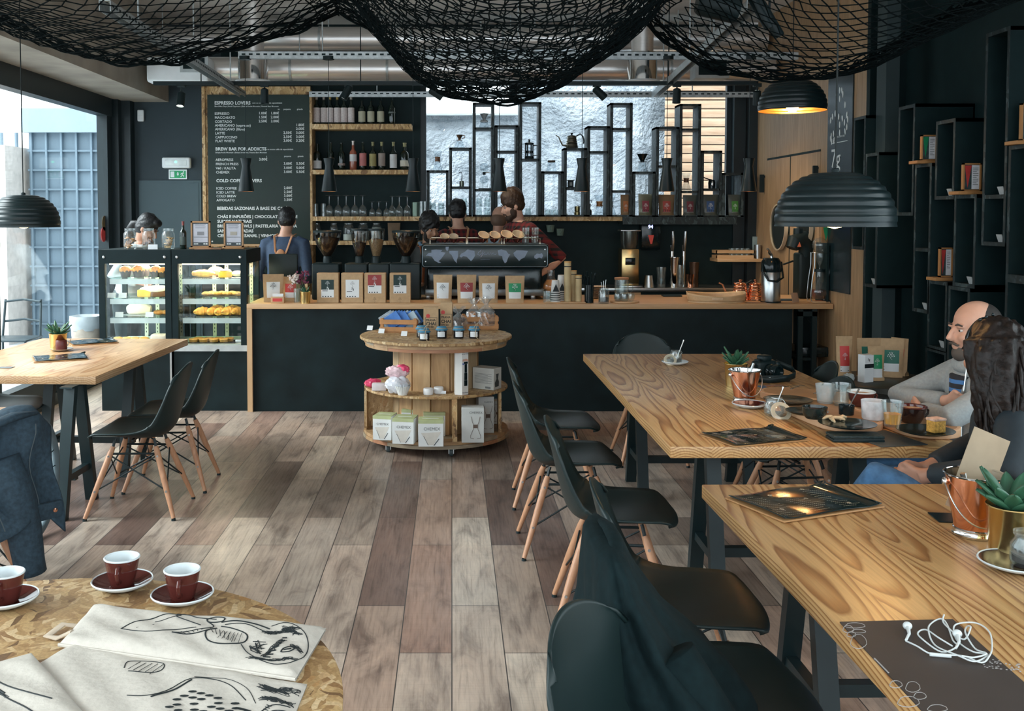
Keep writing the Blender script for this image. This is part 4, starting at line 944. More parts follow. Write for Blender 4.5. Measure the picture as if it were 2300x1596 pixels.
def carton(loc, w, h, d, top_lab, label, group, rz=0, lab=(.2, .76, .18, .7), wf=.42, mark_below=False, mat=None, cat='box', name='coffee_box'):
 t = thing(name, label, cat, loc, rz, group)
 MB().rbox(-w/2, w/2, 0, d, 0, h, .003, 1).build('carton', mat or KRAFT, t, smooth=30)
 if top_lab:
  a, b, z0, z1 = lab; zm = z0+(z1-z0)*wf
  lm = MB(); lm.mat(1).box(-w/2+a*w, -w/2+b*w, -.0012, 0, z0*h, zm*h); lm.mat(0).box(-w/2+a*w, -w/2+b*w, -.0012, 0, zm*h, z1*h); lo = lm.build('paper_label', [top_lab, PAPER], t, smooth=0)
  mk = MB(); label_marks(mk, w*.3, T((a+b-1)*w/2, -.002, 0), h*(zm+z1*1.05)/2, 0, .9)
  mk.text('7g', w*.13, T((a+b-1)*w/2-w*.05, -.002, h*(zm+.015)) @ FRONT, .02); mk.mat(1)
  for i in range(4): mk.box(-w/2+(a+.05+i*.12)*w, -w/2+(a+.11+i*.12)*w, -.0016, -.0012, (z0+.02)*h, (z0+.05)*h)
  mk.box(-w/2+(a+.05)*w, -w/2+(a+.3)*w, -.0016, -.0012, (zm-.05)*h, (zm-.03)*h)
  if mark_below: label_marks(mk, w*.24, T((a+b-1)*w/2, -.001, 0), h*.1, 1, .8)
  mk.build('print', [INKW if top_lab is not PAPER else INK, INK], lo, smooth=0)
 return t
YC = 8.33
kk = YC/F
zC = CT
for px0, px1, top, lab, lb, lm, wf, mb_ in ((711, 760, 606, CARD, 'kraft coffee box with a black label, leftmost of the row on the bar', (.2, .78, .18, .78), .44, False), (766, 815, 606, PAPER, 'kraft coffee box with an all-white label on the bar', (.2, .82, .18, .78), .4, False), (818, 866, 606, REDL, 'kraft coffee box with a red label on the bar', (.16, .8, .32, .94), .43, True), (875, 922, 606, CARD, 'kraft coffee box with a black label, rightmost of the row on the bar', (.18, .8, .32, .94), .43, True)):
 w_ = (px1-px0)*kk; carton((kx((px0+px1)/2, YC), YC, zC), w_, (673-top)*kk, .09, lab, lb, 'kraft coffee boxes on the bar', lab=lm, wf=wf, mark_below=mb_)
for px0, px1, top, lab, lb in ((973, 1016, 613, PAPER, 'kraft coffee pouch with a white label, leftmost in front of the espresso machine'), (1026, 1070, 613, REDL, 'kraft coffee pouch with a dark red label on the bar'), (1075, 1120, 615, PAPER, 'crumpled kraft coffee pouch with a white label between the red and green ones'), (1135, 1179, 615, GREEN, 'kraft coffee pouch with a green label on the bar')):
 w_ = (px1-px0)*kk; pouch((kx((px0+px1)/2, YC), YC+.02, zC), w_, (676-top)*kk, .07, lab, lb, 'kraft coffee pouches on the bar', white_frac=.42 if lab is not PAPER else .3, rz=(px0 % 7-3)*.02)
pouch((kx(612, 8.4), 8.42, zC), .175, .235, .08, PAPER, 'kraft coffee bag with a white label at the left end of the bar', 'bags at the left end of the bar', rz=.15)
pouch((kx(650, 8.4), 8.47, zC), .15, .21, .07, BRIGHTRED, 'red-labelled coffee bag behind the flowers at the left end of the bar', 'bags at the left end of the bar', rz=-.1)
tm = thing('card_holder', 'small wooden holder of cards at the left end of the bar', 'card holder', (kx(622, 8.28), 8.28, zC))
MB().rbox(-.055, .055, 0, .06, 0, .055, .004).build('holder', OAKX, tm); MB().box(-.045, .045, .02, .04, .03, .078).build('cards', PAPER, tm, smooth=0); MB().box(-.04, .04, -.001, 0, .015, .042).build('label', BRIGHTRED, tm, smooth=0)
fv = thing('flower_vase', 'glass vase of white and purple dried flowers on the bar', 'vase', (kx(668, 8.34), 8.34, zC))
MB().lathe([(.03, 0), (.034, .002), (.036, .12), (.034, .12), (.03, .006), (0, .006)], 20).build('glass_vase', GLASS, fv)
stm = MB(); fl = [MB(), MB()]
for i in range(22):
 a = R.uniform(0, 2*pi); r = R.uniform(.0, .085); z = R.uniform(.17, .25); p = (r*math.cos(a), r*.7*math.sin(a), z)
 stm.tube([(p[0]*.2, p[1]*.2, .01), (p[0]*.5, p[1]*.5, z*.6), p], .0015, 4)
 q = fl[1 if p[0] > .0 else 0]
 for j in range(7): q.ell((p[0]+R.uniform(-.02, .02), p[1]+R.uniform(-.02, .02), p[2]+R.uniform(-.02, .02)), R.uniform(.006, .012), 6, 4)
stm.build('stems', M('dry_stem', (.14, .17, .08), .8), fv); fl[0].build('white_blossom', M('flower_white', (.62, .55, .52), .8), fv); fl[1].build('purple_blossom', M('flower_purple', (.16, .03, .07), .8), fv)
# ---- succulents in brass tins (used on several tables too)
LEAF = M('succulent_green', (.035, .12, .065), .4, var=.3)
def succulent(loc, label, r=.05, h=.085, leaves=16, ll=.07, pot=None, seed=1, up=.7, wide=.3):
 t = thing('potted_succulent', label, 'potted plant', loc, 0, 'succulents in brass pots')
 MB().lathe([(0, .002), (r*.86, 0), (r, h-.002), (r*1.03, h), (r*1.03, h+.003), (r*.97, h+.002), (r*.95, h*.86), (0, h*.86)], 36).build('pot', pot or GOLD, t)
 MB().lathe([(0, h*.9), (r*.94, h*.88)], 20).build('soil', M('soil', (.03, .022, .018), .9, bmp=.4), t)
 rr = random.Random(seed)
 for i in range(leaves):
  a = i*2.4; e = up+.75*(1-i/leaves)-.25; L = ll*(.75+.35*(i/leaves))*rr.uniform(.85, 1.15); m = MB()
  wv = ll*wide*.5
  def fn(u, v):
   b = math.sin(pi*min(1, (v*.82+.18)))**.8*wv; uu = (u-.5)*2
   rad = L*v; el = e-.5*v*.6
   x = .006+rad*math.sin(pi/2-min(1.45, (pi/2-e)*1.0+.0))*0+rad*math.cos(min(1.5, pi/2-e*.75)); z = rad*math.sin(min(1.5, pi/2-e*.75))
   return (x-abs(uu)*abs(uu)*b*.35*0, uu*b, z+abs(uu)**2*b*.45)
  m.grid(fn, 4, 8, T(0, 0, h*.86, a)); m.build('leaf', LEAF, t, smooth=180, sol=ll*.07)
 return t
succulent((kx(685, 8.28), 8.28, zC), 'small succulent in a brass pot beside the flower vase on the bar', .045, .095, 10, .06, seed=4)
t = thing('till_screen', 'black till screen seen from behind, left end of the bar', 'screen', (kx(636, 8.8), 8.8, zC))
MB().rbox(-.125, .125, -.02, .02, .17, .39, .008).build('screen_back', BLK2, t); MB().tube([(0, .02, .2), (0, .06, .1), (0, .04, .0)], .03, 12).build('stand', BLK2, t); MB().rbox(-.09, .09, -.02, .14, 0, .015, .004).build('foot', BLK2, t)
# ---- coffee grinders
HOP = thin_glass('smoked_hopper', (.62, .62, .6), .12, .6, .05); BEANS = M('coffee_beans', (.035, .018, .011), .6, var=.6, sc_=140, bmp=.4)
BEANL = M('pale_beans', (.40, .28, .16), .6, var=.4, sc_=140)
def grinder(px, px0, px1, hop_w, hop_n, ht, label, fill=.7, mat=BEANS):
 Y = 8.72; k2 = Y/F; x = kx(px, Y); t = thing('coffee_grinder', label, 'coffee grinder', (x, Y, zC), 0, 'black coffee grinders on the bar')
 zb = z_at(590, Y)-zC; xa, xb = kx(px0, Y)-x, kx(px1, Y)-x
 MB().rbox(xa, xb, -.10, .16, 0, zb, .014, 3).build('body', BLK2, t)
 z0 = z_at(578, Y)-zC; z1 = z_at(ht, Y)-zC; rw, rn = hop_w*k2/2, hop_n*k2/2
 MB().lathe([(rn*1.25, zb), (rn*1.15, z0), (rn, z0+.012), (0, z0+.012)], 28).build('hopper_collar', BLK2, t)
 zs = [0, .25, .5, .75, 1]; pr = [(rn+(rw-rn)*(math.sin(q*pi/2)**.95), z0+.01+(z1-z0-.02)*q) for q in zs]
 MB().lathe(pr, 32).build('hopper', HOP, t)
 fh = fill; pf = [(0, z0+.012)]+[((rn+(rw-rn)*(math.sin(q*fh*pi/2)**.95))*.95, z0+.014+(z1-z0-.02)*q*fh) for q in zs]+[(0, z0+.03+(z1-z0-.02)*fh)]
 MB().lathe(pf, 28).build('beans', mat, t)
 MB().lathe([(rw*1.03, z1-.012), (rw*1.04, z1), (rw*.98, z1+.008), (0, z1+.010)], 32).build('hopper_lid', BLK2, t)
 return t
grinder(735, 703, 764, 62, 16, 519, 'black grinder with a wide conical hopper, leftmost of the four', .75)
grinder(807, 776, 827, 38, 16, 515, 'black grinder with a slim hopper half full of dark beans', .5)
grinder(845, 829, 876, 38, 17, 515, 'black grinder with a slim hopper of pale and dark beans', .62, BEANL)
grinder(912, 876, 945, 62, 18, 519, 'black grinder with a wide conical hopper, next to the espresso machine', .75)
# ---- espresso machine
Y = 8.62; xm0, xm1 = kx(946, Y), kx(1233, Y)
em = thing('espresso_machine', 'long black espresso machine with a world map on its back panel', 'espresso machine', ((xm0+xm1)/2, Y, zC)); hw = (xm1-xm0)/2
z0, z1 = z_at(601, Y)-zC, z_at(548, Y)-zC
MB().rbox(-hw, hw, 0, .50, z0, z1, .022, 3).build('upper_body', BLK2, em)
pn = MB().rbox(-hw+.006, hw-.006, -.006, .01, z0+.006, z1-.006, .012, 2).build('back_panel', M('machine_panel', (.008, .019, .021), .2), em)
rim = MB(); L, B, r_ = hw-.012, (z1-z0)/2-.010, .022
pts = []
for cx_, cz, a0 in ((L-r_, B-r_, 0), (-L+r_, B-r_, 90), (-L+r_, -B+r_, 180), (L-r_, -B+r_, 270)):
 for q in range(6): a = math.radians(a0+q*18); pts.append((cx_+r_*math.cos(a), -.007, (z0+z1)/2+cz+r_*math.sin(a)))
MB().tube(pts, .0022, 6, closed=True).build('trim_line', M('steel_blue_line', (.28, .36, .42), .3, .4), pn)
mp = MB(); pk = lambda px, py: (kx(px, Y)-(xm0+xm1)/2, z_at(py, Y)-zC)
def land(pts): mp.prism([pk(*p) for p in pts], 0, .0008, T(0, -.0065, 0) @ FRONT)
land([(956, 575), (962, 568), (969, 567), (969, 561), (980, 560), (994, 561), (990, 565), (1001, 567), (996, 574), (990, 582), (985, 586), (991, 590), (985, 590), (976, 585), (970, 576), (960, 574)])
land([(1009, 563), (1029, 563), (1029, 576), (1026, 584), (1026, 591), (1020, 584), (1014, 572), (1009, 568)])
land([(1032, 575), (1036, 569), (1043, 566), (1050, 560), (1058, 562), (1066, 563), (1067, 574), (1062, 582), (1058, 586), (1052, 580), (1048, 576), (1040, 575), (1036, 578)])
land([(1118, 562), (1126, 560), (1137, 563), (1142, 570), (1146, 571), (1141, 579), (1138, 588), (1134, 591), (1129, 582), (1128, 575), (1120, 573)])
land([(1153, 568), (1160, 562), (1172, 562), (1186, 563), (1182, 571), (1178, 578), (1171, 581), (1166, 586), (1161, 580), (1155, 574)])
land([(1200, 574), (1206, 569), (1212, 570), (1217, 568), (1220, 574), (1217, 580), (1211, 578), (1205, 581), (1200, 579)])
land([(1001, 554), (1008, 554), (1007, 561), (1004, 564), (1001, 559)])
mp.build('world_map', M('map_blue_grey', (.20, .25, .33), .45), pn, smooth=0)
sg = MB()
def stroke(pts, r=.0016): sg.tube([Vector((*pk(*p), 0)).xzy+Vector((0, -.008, 0)) for p in pts], r, 5)
stroke([(1080, 563), (1075, 566), (1073, 571), (1077, 573), (1083, 569), (1085, 563), (1081, 561), (1077, 565)])
stroke([(1080, 577), (1085, 570), (1089, 566), (1092, 568), (1088, 572), (1093, 571), (1096, 567), (1099, 568), (1095, 571), (1100, 571), (1102, 567), (1104, 571), (1107, 568), (1111, 568), (1108, 571), (1114, 571), (1115, 568)])
sg.tube([Vector((*pk(px, 582), 0)).xzy+Vector((0, -.008, 0)) for px in (1079, 1101)], .0008, 4)
sg.build('script_lettering', M('script_blue', (.30, .36, .50), .4), pn)
for px, py in ((956, 560), (956, 587), (1224, 560), (1224, 587)):
 a, b = pk(px, py); MB().lathe([(.006, 0), (.006, .003), (0, .004)], 12, T(a, -.006, b) @ FRONT).build('panel_screw', STEEL, pn)
MB().rbox(-hw+.05, hw-.05, .08, .48, .05, z0, .02, 2).build('lower_body', BLKG, em)
MB().rbox(-hw+.03, hw-.03, .05, .50, .03, .09, .008, 2).build('drip_tray', M('drip_tray_steel', (.2, .23, .24), .3, .8), em)
for px in (961, 1085, 1200):
 a = kx(px, Y)-(xm0+xm1)/2; MB().rbox(a-.02, a+.02, .1, .14, 0, .05, .004).build('foot', STEEL, em)
for i, px in enumerate((1005, 1062, 1125)):
 a = kx(px, Y)-(xm0+xm1)/2; MB().lathe([(.03, .16), (.034, .2), (.034, .27), (0, .27)], 20, T(a, .3, 0)).build('brew_head', CHROME, em)
rl = MB()
zt0 = z1
for sx0, sx1 in ((966, 1048), (1051, 1128), (1133, 1214)):
 a, b = pk(sx0, 0)[0], pk(sx1, 0)[0]
 for zz in (.045,): rl.tube([(a, .03, zt0), (a, .03, zt0+zz), (a+.004, .03, zt0+zz+.003), (b-.004, .03, zt0+zz+.003), (b, .03, zt0+zz), (b, .03, zt0)], .003, 6)
 rl.tube([(a, .03, zt0+.045), (a, .44, zt0+.045), (b, .44, zt0+.045), (b, .03, zt0+.045)], .003, 6)
 rl.tube([((a+b)/2, .44, zt0), ((a+b)/2, .44, zt0+.045)], .003, 6)
rl.build('cup_rail', M('rail_steel_warm', (.8, .66, .5), .15, 1.), em)
CUPB = M('maroon_glaze', (.085, .020, .016), .08, var=.1, spec=.6); CUPI = M('cream_glaze', (.62, .52, .38), .25); CUPW = M('white_glaze', (.66, .72, .74), .15)
def cup_mesh(h=.06, r=.038, rb=.024, inner=None):
 o = MB().lathe([(0, 0), (rb, 0), (rb*1.1, .004), (r*.86, h*.45), (r, h*.95), (r, h)], 28)
 i = MB().lathe([(r, h), (r*.93, h*.995), (r*.8, h*.45), (rb*.8, .007), (0, .006)], 28)
 return o, i
def mug(loc, label, h, r, rb, group, inner, rx=0, rz=0, handle=True, cat='cup', outer=None, name='coffee_cup', drink=None, ry=0):
 t = thing(name, label, cat, loc, rz, group); t.rotation_euler = (rx, ry, rz)
 o, i = cup_mesh(h, r, rb); o.build('cup_body', outer or CUPB, t); i.build('cup_inside', inner, t)
 MB().tube([(r*.995*math.cos(a*pi/16), r*.995*math.sin(a*pi/16), h) for a in range(32)], r*.045+.0006, 8, closed=True).build('rim', inner, t)
 if handle: MB().tube([(0, -r*.93, h*.80), (0, -r*1.25, h*.82), (0, -r*1.48, h*.68), (0, -r*1.42, h*.45), (0, -r*1.15, h*.3), (0, -r*.78, h*.26)], [.0045, .005, .005, .005, .005, .0055], 10).build('handle', outer or CUPB, t)
 if drink: MB().lathe([(0, h*.86), (r*.93, h*.86)], 24).build('drink', drink, t)
 return t
ctop = zC+z1+.0
for i, (px, s) in enumerate(((998, .9), (1018, .9), (1083, 1.1), (1108, 1.1), (1134, 1.2), (1160, 1.2))):
 a = Vector((kx(px, Y+.12), Y+.14, ctop+.004+.022*s)); mug(a, '%s of the maroon cups lying tilted on the espresso machine' % ORD[i], .058*s, .044*s, .026*s, 'maroon cups on the espresso machine', CUPI, rx=.62, ry=.22 if i > 1 else .05, rz=.1)
for i, (px, lv) in enumerate(((1180, 0), (1201, 0), (1181, 1), (1202, 1))):
 h = .068; pr = [(0, 0), (.028, 0), (.030, .004), (.036, h), (.034, h), (.028, .008), (0, .008)]
 obj_at(MB().lathe(pr, 10, wob=lambda a, z: 1+.02*math.cos(a*5)), 'shot_glass', GLASS, (kx(px, Y+.12), Y+.12, ctop+.001+lv*.071), '%s ribbed glass on the %s of the espresso machine, by the bearded barista' % (('left' if i % 2 == 0 else 'right'), ('machine top' if lv == 0 else 'upper layer')), 'glass', 'ribbed glasses on the espresso machine')
# ---- right part of the bar: cups, cup sleeves, straws, siphon set, flask, copper kettles
PAPC = M('cup_card', (.62, .62, .60), .6); SAND = M('sand_paper_cup', (.52, .40, .22), .7)
def paper_cup(px, Y, zb, h, r0, r1, label, band=True):
 t = thing('paper_cup_stack', label, 'paper cups', (kx(px, Y), Y, zb)); MB().lathe([(r1, 0), (r1*1.04, .003), (r0, h), (0, h)], 24).build('cup_stack', PAPC, t)
 m = MB()
 for i in range(4): z = .012+i*.018; rr = r1+(r0-r1)*z/h; m.lathe([(rr+.002, z), (rr+.0018, z+.007)], 24)
 m.build('printed_bands', INK, t)
 a = MB().prism([(-.028, 0), (.028, 0), (.001, .062), (-.001, .062)], 0, .0008, T(0, -r1-.001, .085) @ FRONT @ Matrix.Rotation(0, 4, 'X')); a.build('printed_triangle', INK, t, smooth=0); return t
paper_cup(1248, 8.32, zC, .178, .030, .042, 'upturned stack of black and white paper cups on the bar')
paper_cup(1262, 8.42, zC, .215, .032, .044, 'plain taller stack of paper cups behind the black and white one')
def sleeve(px, Y, h, r, label, mat=None):
 t = thing('cup_stack', label, 'cup stack', (kx(px, Y), Y, zC+.012)); MB().lathe([(0, 0), (r*.96, 0), (r, h*.5), (r, h*.86), (0, h*.86)], 24).build('cup_sleeve', SAND, t)
 MB().lathe([(r*1.01, h*.86), (r*1.02, h*.885), (0, h*.885)], 24).build('dark_ring', BLK2, t); MB().lathe([(r, h*.885), (r*1.0, h*.97), (0, h*.97)], 24).build('sand_band', SAND, t); MB().lathe([(r*1.02, h*.97), (r*1.02, h), (0, h)], 24).build('lid', M('lid_tan', (.55, .30, .08), .5), t); return t
tag(obj_at(MB().rbox(-.17, .17, -.08, .08, 0, .012, .004), 'serving_board', OAKX, (kx(1268, 8.34), 8.34, zC), '', ''), 'wooden board under the paper cups and sand-coloured cup stacks', 'board')
sleeve(1275.5, 8.33, .335, .029, 'tall sand-coloured stack of cups on the bar'); sleeve(1289, 8.41, .255, .026, 'middle sand-coloured stack half hidden behind the tall one'); sleeve(1300, 8.34, .22, .027, 'short sand-coloured stack of cups on the bar')
for o_ in ('paper_cup_stack', 'paper_cup_stack.001'): bpy.data.objects[o_].location.z += .012
t = thing('straw_holder', 'black holder of black straws on the bar', 'holder', (kx(1324, 8.34), 8.34, zC)); MB().lathe([(.0, .0), (.038, 0), (.040, .15), (.036, .15), (.034, .01), (0, .01)], 20).build('holder_cup', BLKG, t)
for i in range(14):
 a = R.uniform(0, 6.28); x, y = .025*math.cos(a), .025*math.sin(a); MB().tube([(x*.5, y*.5, .012), (x*2.0, y*2.0, R.uniform(.2, .27))], .0045, 6).build('straw', BLKG, t)
st = thing('sugar_jar', 'glass jar with spoons standing on the bar', 'jar', (kx(1357, 8.30), 8.30, zC))
MB().lathe([(0, .003), (.042, 0), (.045, .01), (.045, .10), (.038, .115), (.038, .125), (.036, .125), (.036, .11), (.042, .1), (.042, .012), (0, .012)], 24).build('glass_body', GLASS, st); MB().lathe([(0, .013), (.040, .013), (.040, .05), (0, .055)], 20).build('contents', DARKF, st)
for i in range(3): MB().tube([(.0, 0, .02), (.02*(i-1), .01, .175+.01*i)], .003, 6).build('spoon', STEEL, st)
tag(obj_at(MB().lathe([(0, 0), (.115, 0), (.12, .004), (.12, .014), (0, .014)], 36), 'round_tray', OAKX, (kx(1404, 8.36), 8.36, zC), '', ''), 'round wooden tray under the tea glasses on the bar', 'tray')
zr = zC+.014
t = thing('tea_jug', 'clear glass jug with a cork lid on the round tray', 'jug', (kx(1397, 8.42), 8.42, zr)); MB().lathe([(0, .003), (.055, 0), (.058, .01), (.058, .175), (.056, .175), (.055, .012), (0, .012)], 28).build('glass_body', GLASS, t)
MB().lathe([(0, .175), (.058, .175), (.06, .18), (.06, .192), (0, .196)], 28).build('cork_lid', M('cork', (.35, .17, .08), .7), t); MB().tube([(.058, 0, .15), (.09, 0, .14), (.095, 0, .09), (.06, 0, .04)], .005, 8).build('handle', GLASS, t); MB().lathe([(0, .014), (.052, .014), (.054, .05), (0, .052)], 20).build('tea', thin_glass('amber_tea', (.75, .5, .22), .05, .3), t)
for i, (px, y) in enumerate(((1389, 8.31), (1404, 8.29), (1417, 8.33))): obj_at(MB().lathe([(0, 0), (.022, 0), (.034, .02), (.036, .05), (.032, .066), (.031, .066), (.034, .05), (.032, .022), (0, .004)], 20), 'tea_glass', GLASS, (kx(px, y), y, zr), '%s round tea glass on the round wooden tray' % ['left', 'middle', 'right'][i], 'glass', 'round tea glasses on the tray')
for i in range(9): obj_at(MB().lathe([(0, 0), (.05, .0), (.085, .008), (.087, .011), (.05, .004), (0, .003)], 32), 'saucer_plate', M('cream_saucer', (.5, .38, .26), .3), (kx(1340, 8.8), 8.8, zC+.004+i*.0115), 'cream saucer, %s from the bottom of the stack beside the straws' % ['first', 'second', 'third', 'fourth', 'fifth', 'sixth', 'seventh', 'eighth', 'ninth'][i], 'saucer', 'stacked saucers on the bar')
t = thing('juice_carafe', 'round carafe of orange juice beside the espresso machine', 'carafe', (kx(1238, 8.75), 8.75, zC+.05)); MB().lathe([(0, 0), (.05, .0), (.075, .04), (.07, .08), (.035, .13), (.03, .17), (.034, .2)], 28).build('glass_body', GLASS, t); MB().lathe([(0, .004), (.047, .004), (.072, .04), (.066, .078), (.04, .115), (0, .117)], 24).build('juice', M('orange_juice', (.60, .22, .04), .4), t)
tag(obj_at(MB().rbox(-.07, .07, -.07, .07, 0, .05, .006), 'small_stand', BLKG, (kx(1238, 8.75), 8.75, zC), '', ''), 'low black stand under the orange juice carafe', 'stand')
Y = 8.30; 
obj_at(MB().lathe([(.025, 0), (.032, .01), (.036, .1), (.034, .1), (.03, .012), (0, .01)], 20), 'water_glass', GLASS, (kx(1229, Y), Y, zC), 'clear glass beside the upturned paper cups on the bar', 'glass')
t = thing('serving_tray', 'large pale oval bentwood tray with a hand hole on the bar', 'tray', (kx(1610, 8.42), 8.42, zC))
def rimf(u, v):
 a = 2*pi*u; rx_, ry_ = .235, .15; z = .012+v*(.045+.022*math.cos(a)**2+.012*(math.sin(a) > 0)); return (rx_*math.cos(a)*(1+.05*v), ry_*math.sin(a)*(1+.05*v), z)
TRW = plain_wood('pale_bentwood', (.52, .34, .18), (.64, .46, .27), 'x')
MB().grid(rimf, 64, 4, closeu=True).build('rim', TRW, t, sol=.008, smooth=180); MB().lathe([(0, 0), (1, 0), (1, .05), (0, .05)], 64, Matrix.Diagonal((.237, .152, .24, 1))).build('base', TRW, t); MB().rbox(-.05, .05, -.004, .004, -.012, .012, .004, M=T(.03, .158, .055)).build('hand_hole', BLK, t); MB().rbox(-.045, .045, -.006, .004, -.009, .009, .003, M=T(-.03, -.156, .036)).build('pale_mark', M('branded_patch', (.70, .50, .32), .5), t)
tag(obj_at(MB().rbox(-.085, .085, -.05, .05, 0, .012, .003), 'dark_notebook', BLK2, (kx(1510, 9.0), 9.0, zC), '', ''), 'dark flat notebook lying on the bar near its back edge', 'notebook')
def kettle(px, Y, zb, label, mat, s=1., rz=0, ribs=7):
 t = thing('gooseneck_kettle', label, 'kettle', (kx(px, Y), Y, zb), rz)
 pr = [(0, 0)]; 
 for i in range(25): q = i/24; pr.append(((.066-.022*q+.0022*math.cos(q*2*pi*ribs))*s, .002*s+.125*s*q))
 MB().lathe(pr+[(0, .13*s)], 32).build('kettle_body', mat, t)
 MB().lathe([(.044*s, .127*s), (.036*s, .134*s), (.01*s, .138*s), (.008*s, .145*s), (.014*s, .152*s), (.012*s, .16*s), (0, .162*s)], 24).build('lid', BLK2 if mat is not COPPER else mat, t)
 MB().tube([(-.058*s, 0, .03*s), (-.095*s, 0, .035*s), (-.115*s, 0, .075*s), (-.135*s, 0, .12*s), (-.165*s, 0, .135*s)], [.011*s, .009*s, .007*s, .006*s, .0055*s], 12).build('spout', mat, t)
 MB().tube([(.045*s, 0, .125*s), (.085*s, 0, .15*s), (.115*s, 0, .125*s), (.125*s, 0, .075*s), (.12*s, 0, .05*s)], .007*s, 10).build('handle', BLK2, t); return t
kettle(1664, 8.6, zC, 'left copper gooseneck kettle behind the oval tray', COPPER, 1.12); kettle(1698, 8.6, zC, 'right copper gooseneck kettle, partly behind the steel flask', COPPER, 1.12)
t = thing('pump_flask', 'steel pump flask with a black handle at the right of the bar', 'flask', (kx(1733, 8.38), 8.38, zC))
MB().lathe([(0, 0), (.082, 0), (.084, .01), (0, .012)], 36).build('foot', BLK2, t)
MB().lathe([(.076, .01), (.078, .02), (.078, .255), (.075, .26)], 40).build('steel_body', STEEL, t)
MB().lathe([(.079, .255), (.083, .27), (.08, .34), (.06, .372), (.02, .376), (0, .376)], 32).build('shoulder', BLKG, t)
MB().tube([(-.075, -.02, .33), (-.085, -.06, .26), (-.05, -.09, .19), (.02, -.095, .18), (.085, -.05, .21), (.08, -.01, .34)], .009, 10).build('carry_handle', BLKG, t)
MB().tube([(0, -.01, .37), (.0, -.01, .395), (-.02, -.02, .415), (-.045, -.04, .45)], [.014, .012, .014, .012], 12).build('pump_lever', CHROME, t)
tag(obj_at(MB().rbox(-.08, .08, -.03, .03, 0, .008, .002), 'lid_coaster', M('wood_dark_coaster', (.22, .12, .06), .5), (kx(1700, 8.3), 8.3, zC), '', ''), 'thin wooden coaster in front of the steel flask', 'coaster')
t = thing('filter_coffee_maker', 'tall black filter coffee maker with an orange triangle mark', 'coffee maker', (kx(1808, 8.75), 8.75, zC))
MB().rbox(-.05, .06, -.02, .16, 0, .40, .02, 3).build('tower', BLK2, t)
MB().tube([(.02, .03, .36), (.03, .03, .44), (-.02, .02, .52), (-.09, .0, .5), (-.115, -.01, .44)], [.06, .075, .078, .068, .05], 20).build('head', BLK2, t)
MB().cyl(.04, .54, .615, 20, T(-.05, .03, 0)).build('reservoir_cap', BLK2, t); MB().tube([(-.10, 0, .33), (-.19, -.01, .30)], .008, 8).build('lever', BLK2, t)
MB().prism([(-.018, 0), (.018, 0), (.006, .045)], 0, .001, T(-.075, -.075, .455) @ FRONT @ Matrix.Rotation(-.2, 4, 'X')).build('triangle_mark', M('orange_mark', (.75, .18, .08), .5), t, smooth=0)
t = thing('cold_drip_tower', 'glass cold-drip coffee tower with a wire stand at the bar end', 'coffee tower', (kx(1842, 8.36), 8.36, zC))
def zz_(py): return z_at(py, 8.36)-zC
MB().rbox(-.075, .075, -.06, .06, 0, .015, .004).build('base', OAKX, t)
ws = MB()
for s_ in (-1, 1):
 for yy in (-.04, .05): ws.tube([(s_*.075, yy, .012), (s_*.085, yy, .04), (s_*.075, yy, .18), (s_*.055, yy, .32), (s_*.055, yy, zz_(567))], .004, 8)
for zq in (zz_(567),): ws.tube([(.06*math.cos(a*.3927), .06*math.sin(a*.3927), zq) for a in range(16)], .004, 6, closed=True)
ws.build('wire_stand', STEEL, t)
MB().ell((0, 0, zz_(550)), .063, 24, 16).build('upper_globe', GLASS, t)
MB().lathe([(.028, zz_(567)), (.03, zz_(575)), (.02, zz_(588)), (.006, zz_(596)), (.006, zz_(606))], 20).build('dripper_tube', GLASS, t)
MB().lathe([(.045, zz_(604)), (.047, zz_(610)), (0, zz_(610))][::-1], 24).build('black_stopper', BLK2, t)
MB().lathe([(.032, zz_(610)), (.035, zz_(630)), (.07, zz_(650)), (.074, zz_(660)), (.05, zz_(671)), (0, zz_(672))][::-1], 28).build('lower_flask', GLASS, t); MB().lathe([(0, zz_(671)), (.047, zz_(670)), (.070, zz_(660)), (.066, zz_(650)), (0, zz_(649))], 24).build('coffee', thin_glass('amber_coffee', (.72, .36, .14), .05, .3), t)
tag(obj_at(MB().rbox(-.035, .035, -.003, .003, 0, .085, .003, M=T(rx=-.3)), 'card_stand', M('beige_card', (.40, .25, .16), .5), (kx(1790, 8.36), 8.36, zC+.0), '', '', rz=.4), 'small beige card leaning in a stand beside the black coffee maker', 'card')
tag(obj_at(MB().rbox(-.09, .09, -.04, .04, 0, .014, .004), 'black_cloth', M('folded_blue_cloth', (.05, .09, .12), .8), (kx(1770, 8.55), 8.55, zC), '', ''), 'folded dark blue cloth beside the steel flask', 'cloth')
# ---- on the back counter
Yk = 10.08; zk = .90
t = thing('brass_grinder', 'tall brushed brass and steel coffee grinder on the back counter', 'coffee grinder', (kx(1413, Yk), Yk, zk))
BRASS = M('brushed_brass', (.62, .46, .22), .25, 1.)
h_ = z_at(512, Yk)-zk; hm = z_at(558, Yk)-zk
MB().rbox(-.088, .088, -.08, .12, 0.02, hm, .012, 2).build('body', BRASS, t); MB().rbox(-.05, .05, -.084, -.078, hm-.16, hm-.09, .004).build('display_plate', BLKG, t); MB().lathe([(.075, hm), (.085, hm+.05), (.09, h_-.03), (0, h_-.03)], 28).build('hopper', M('dark_steel_hopper', (.12, .13, .12), .2, .8), t); MB().rbox(-.10, .10, -.1, .1, h_-.03, h_-.018, .004).build('hopper_lid', STEEL, t); MB().rbox(-.10, .12, -.12, .12, 0, .02, .004).build('foot_tray', STEEL, t)
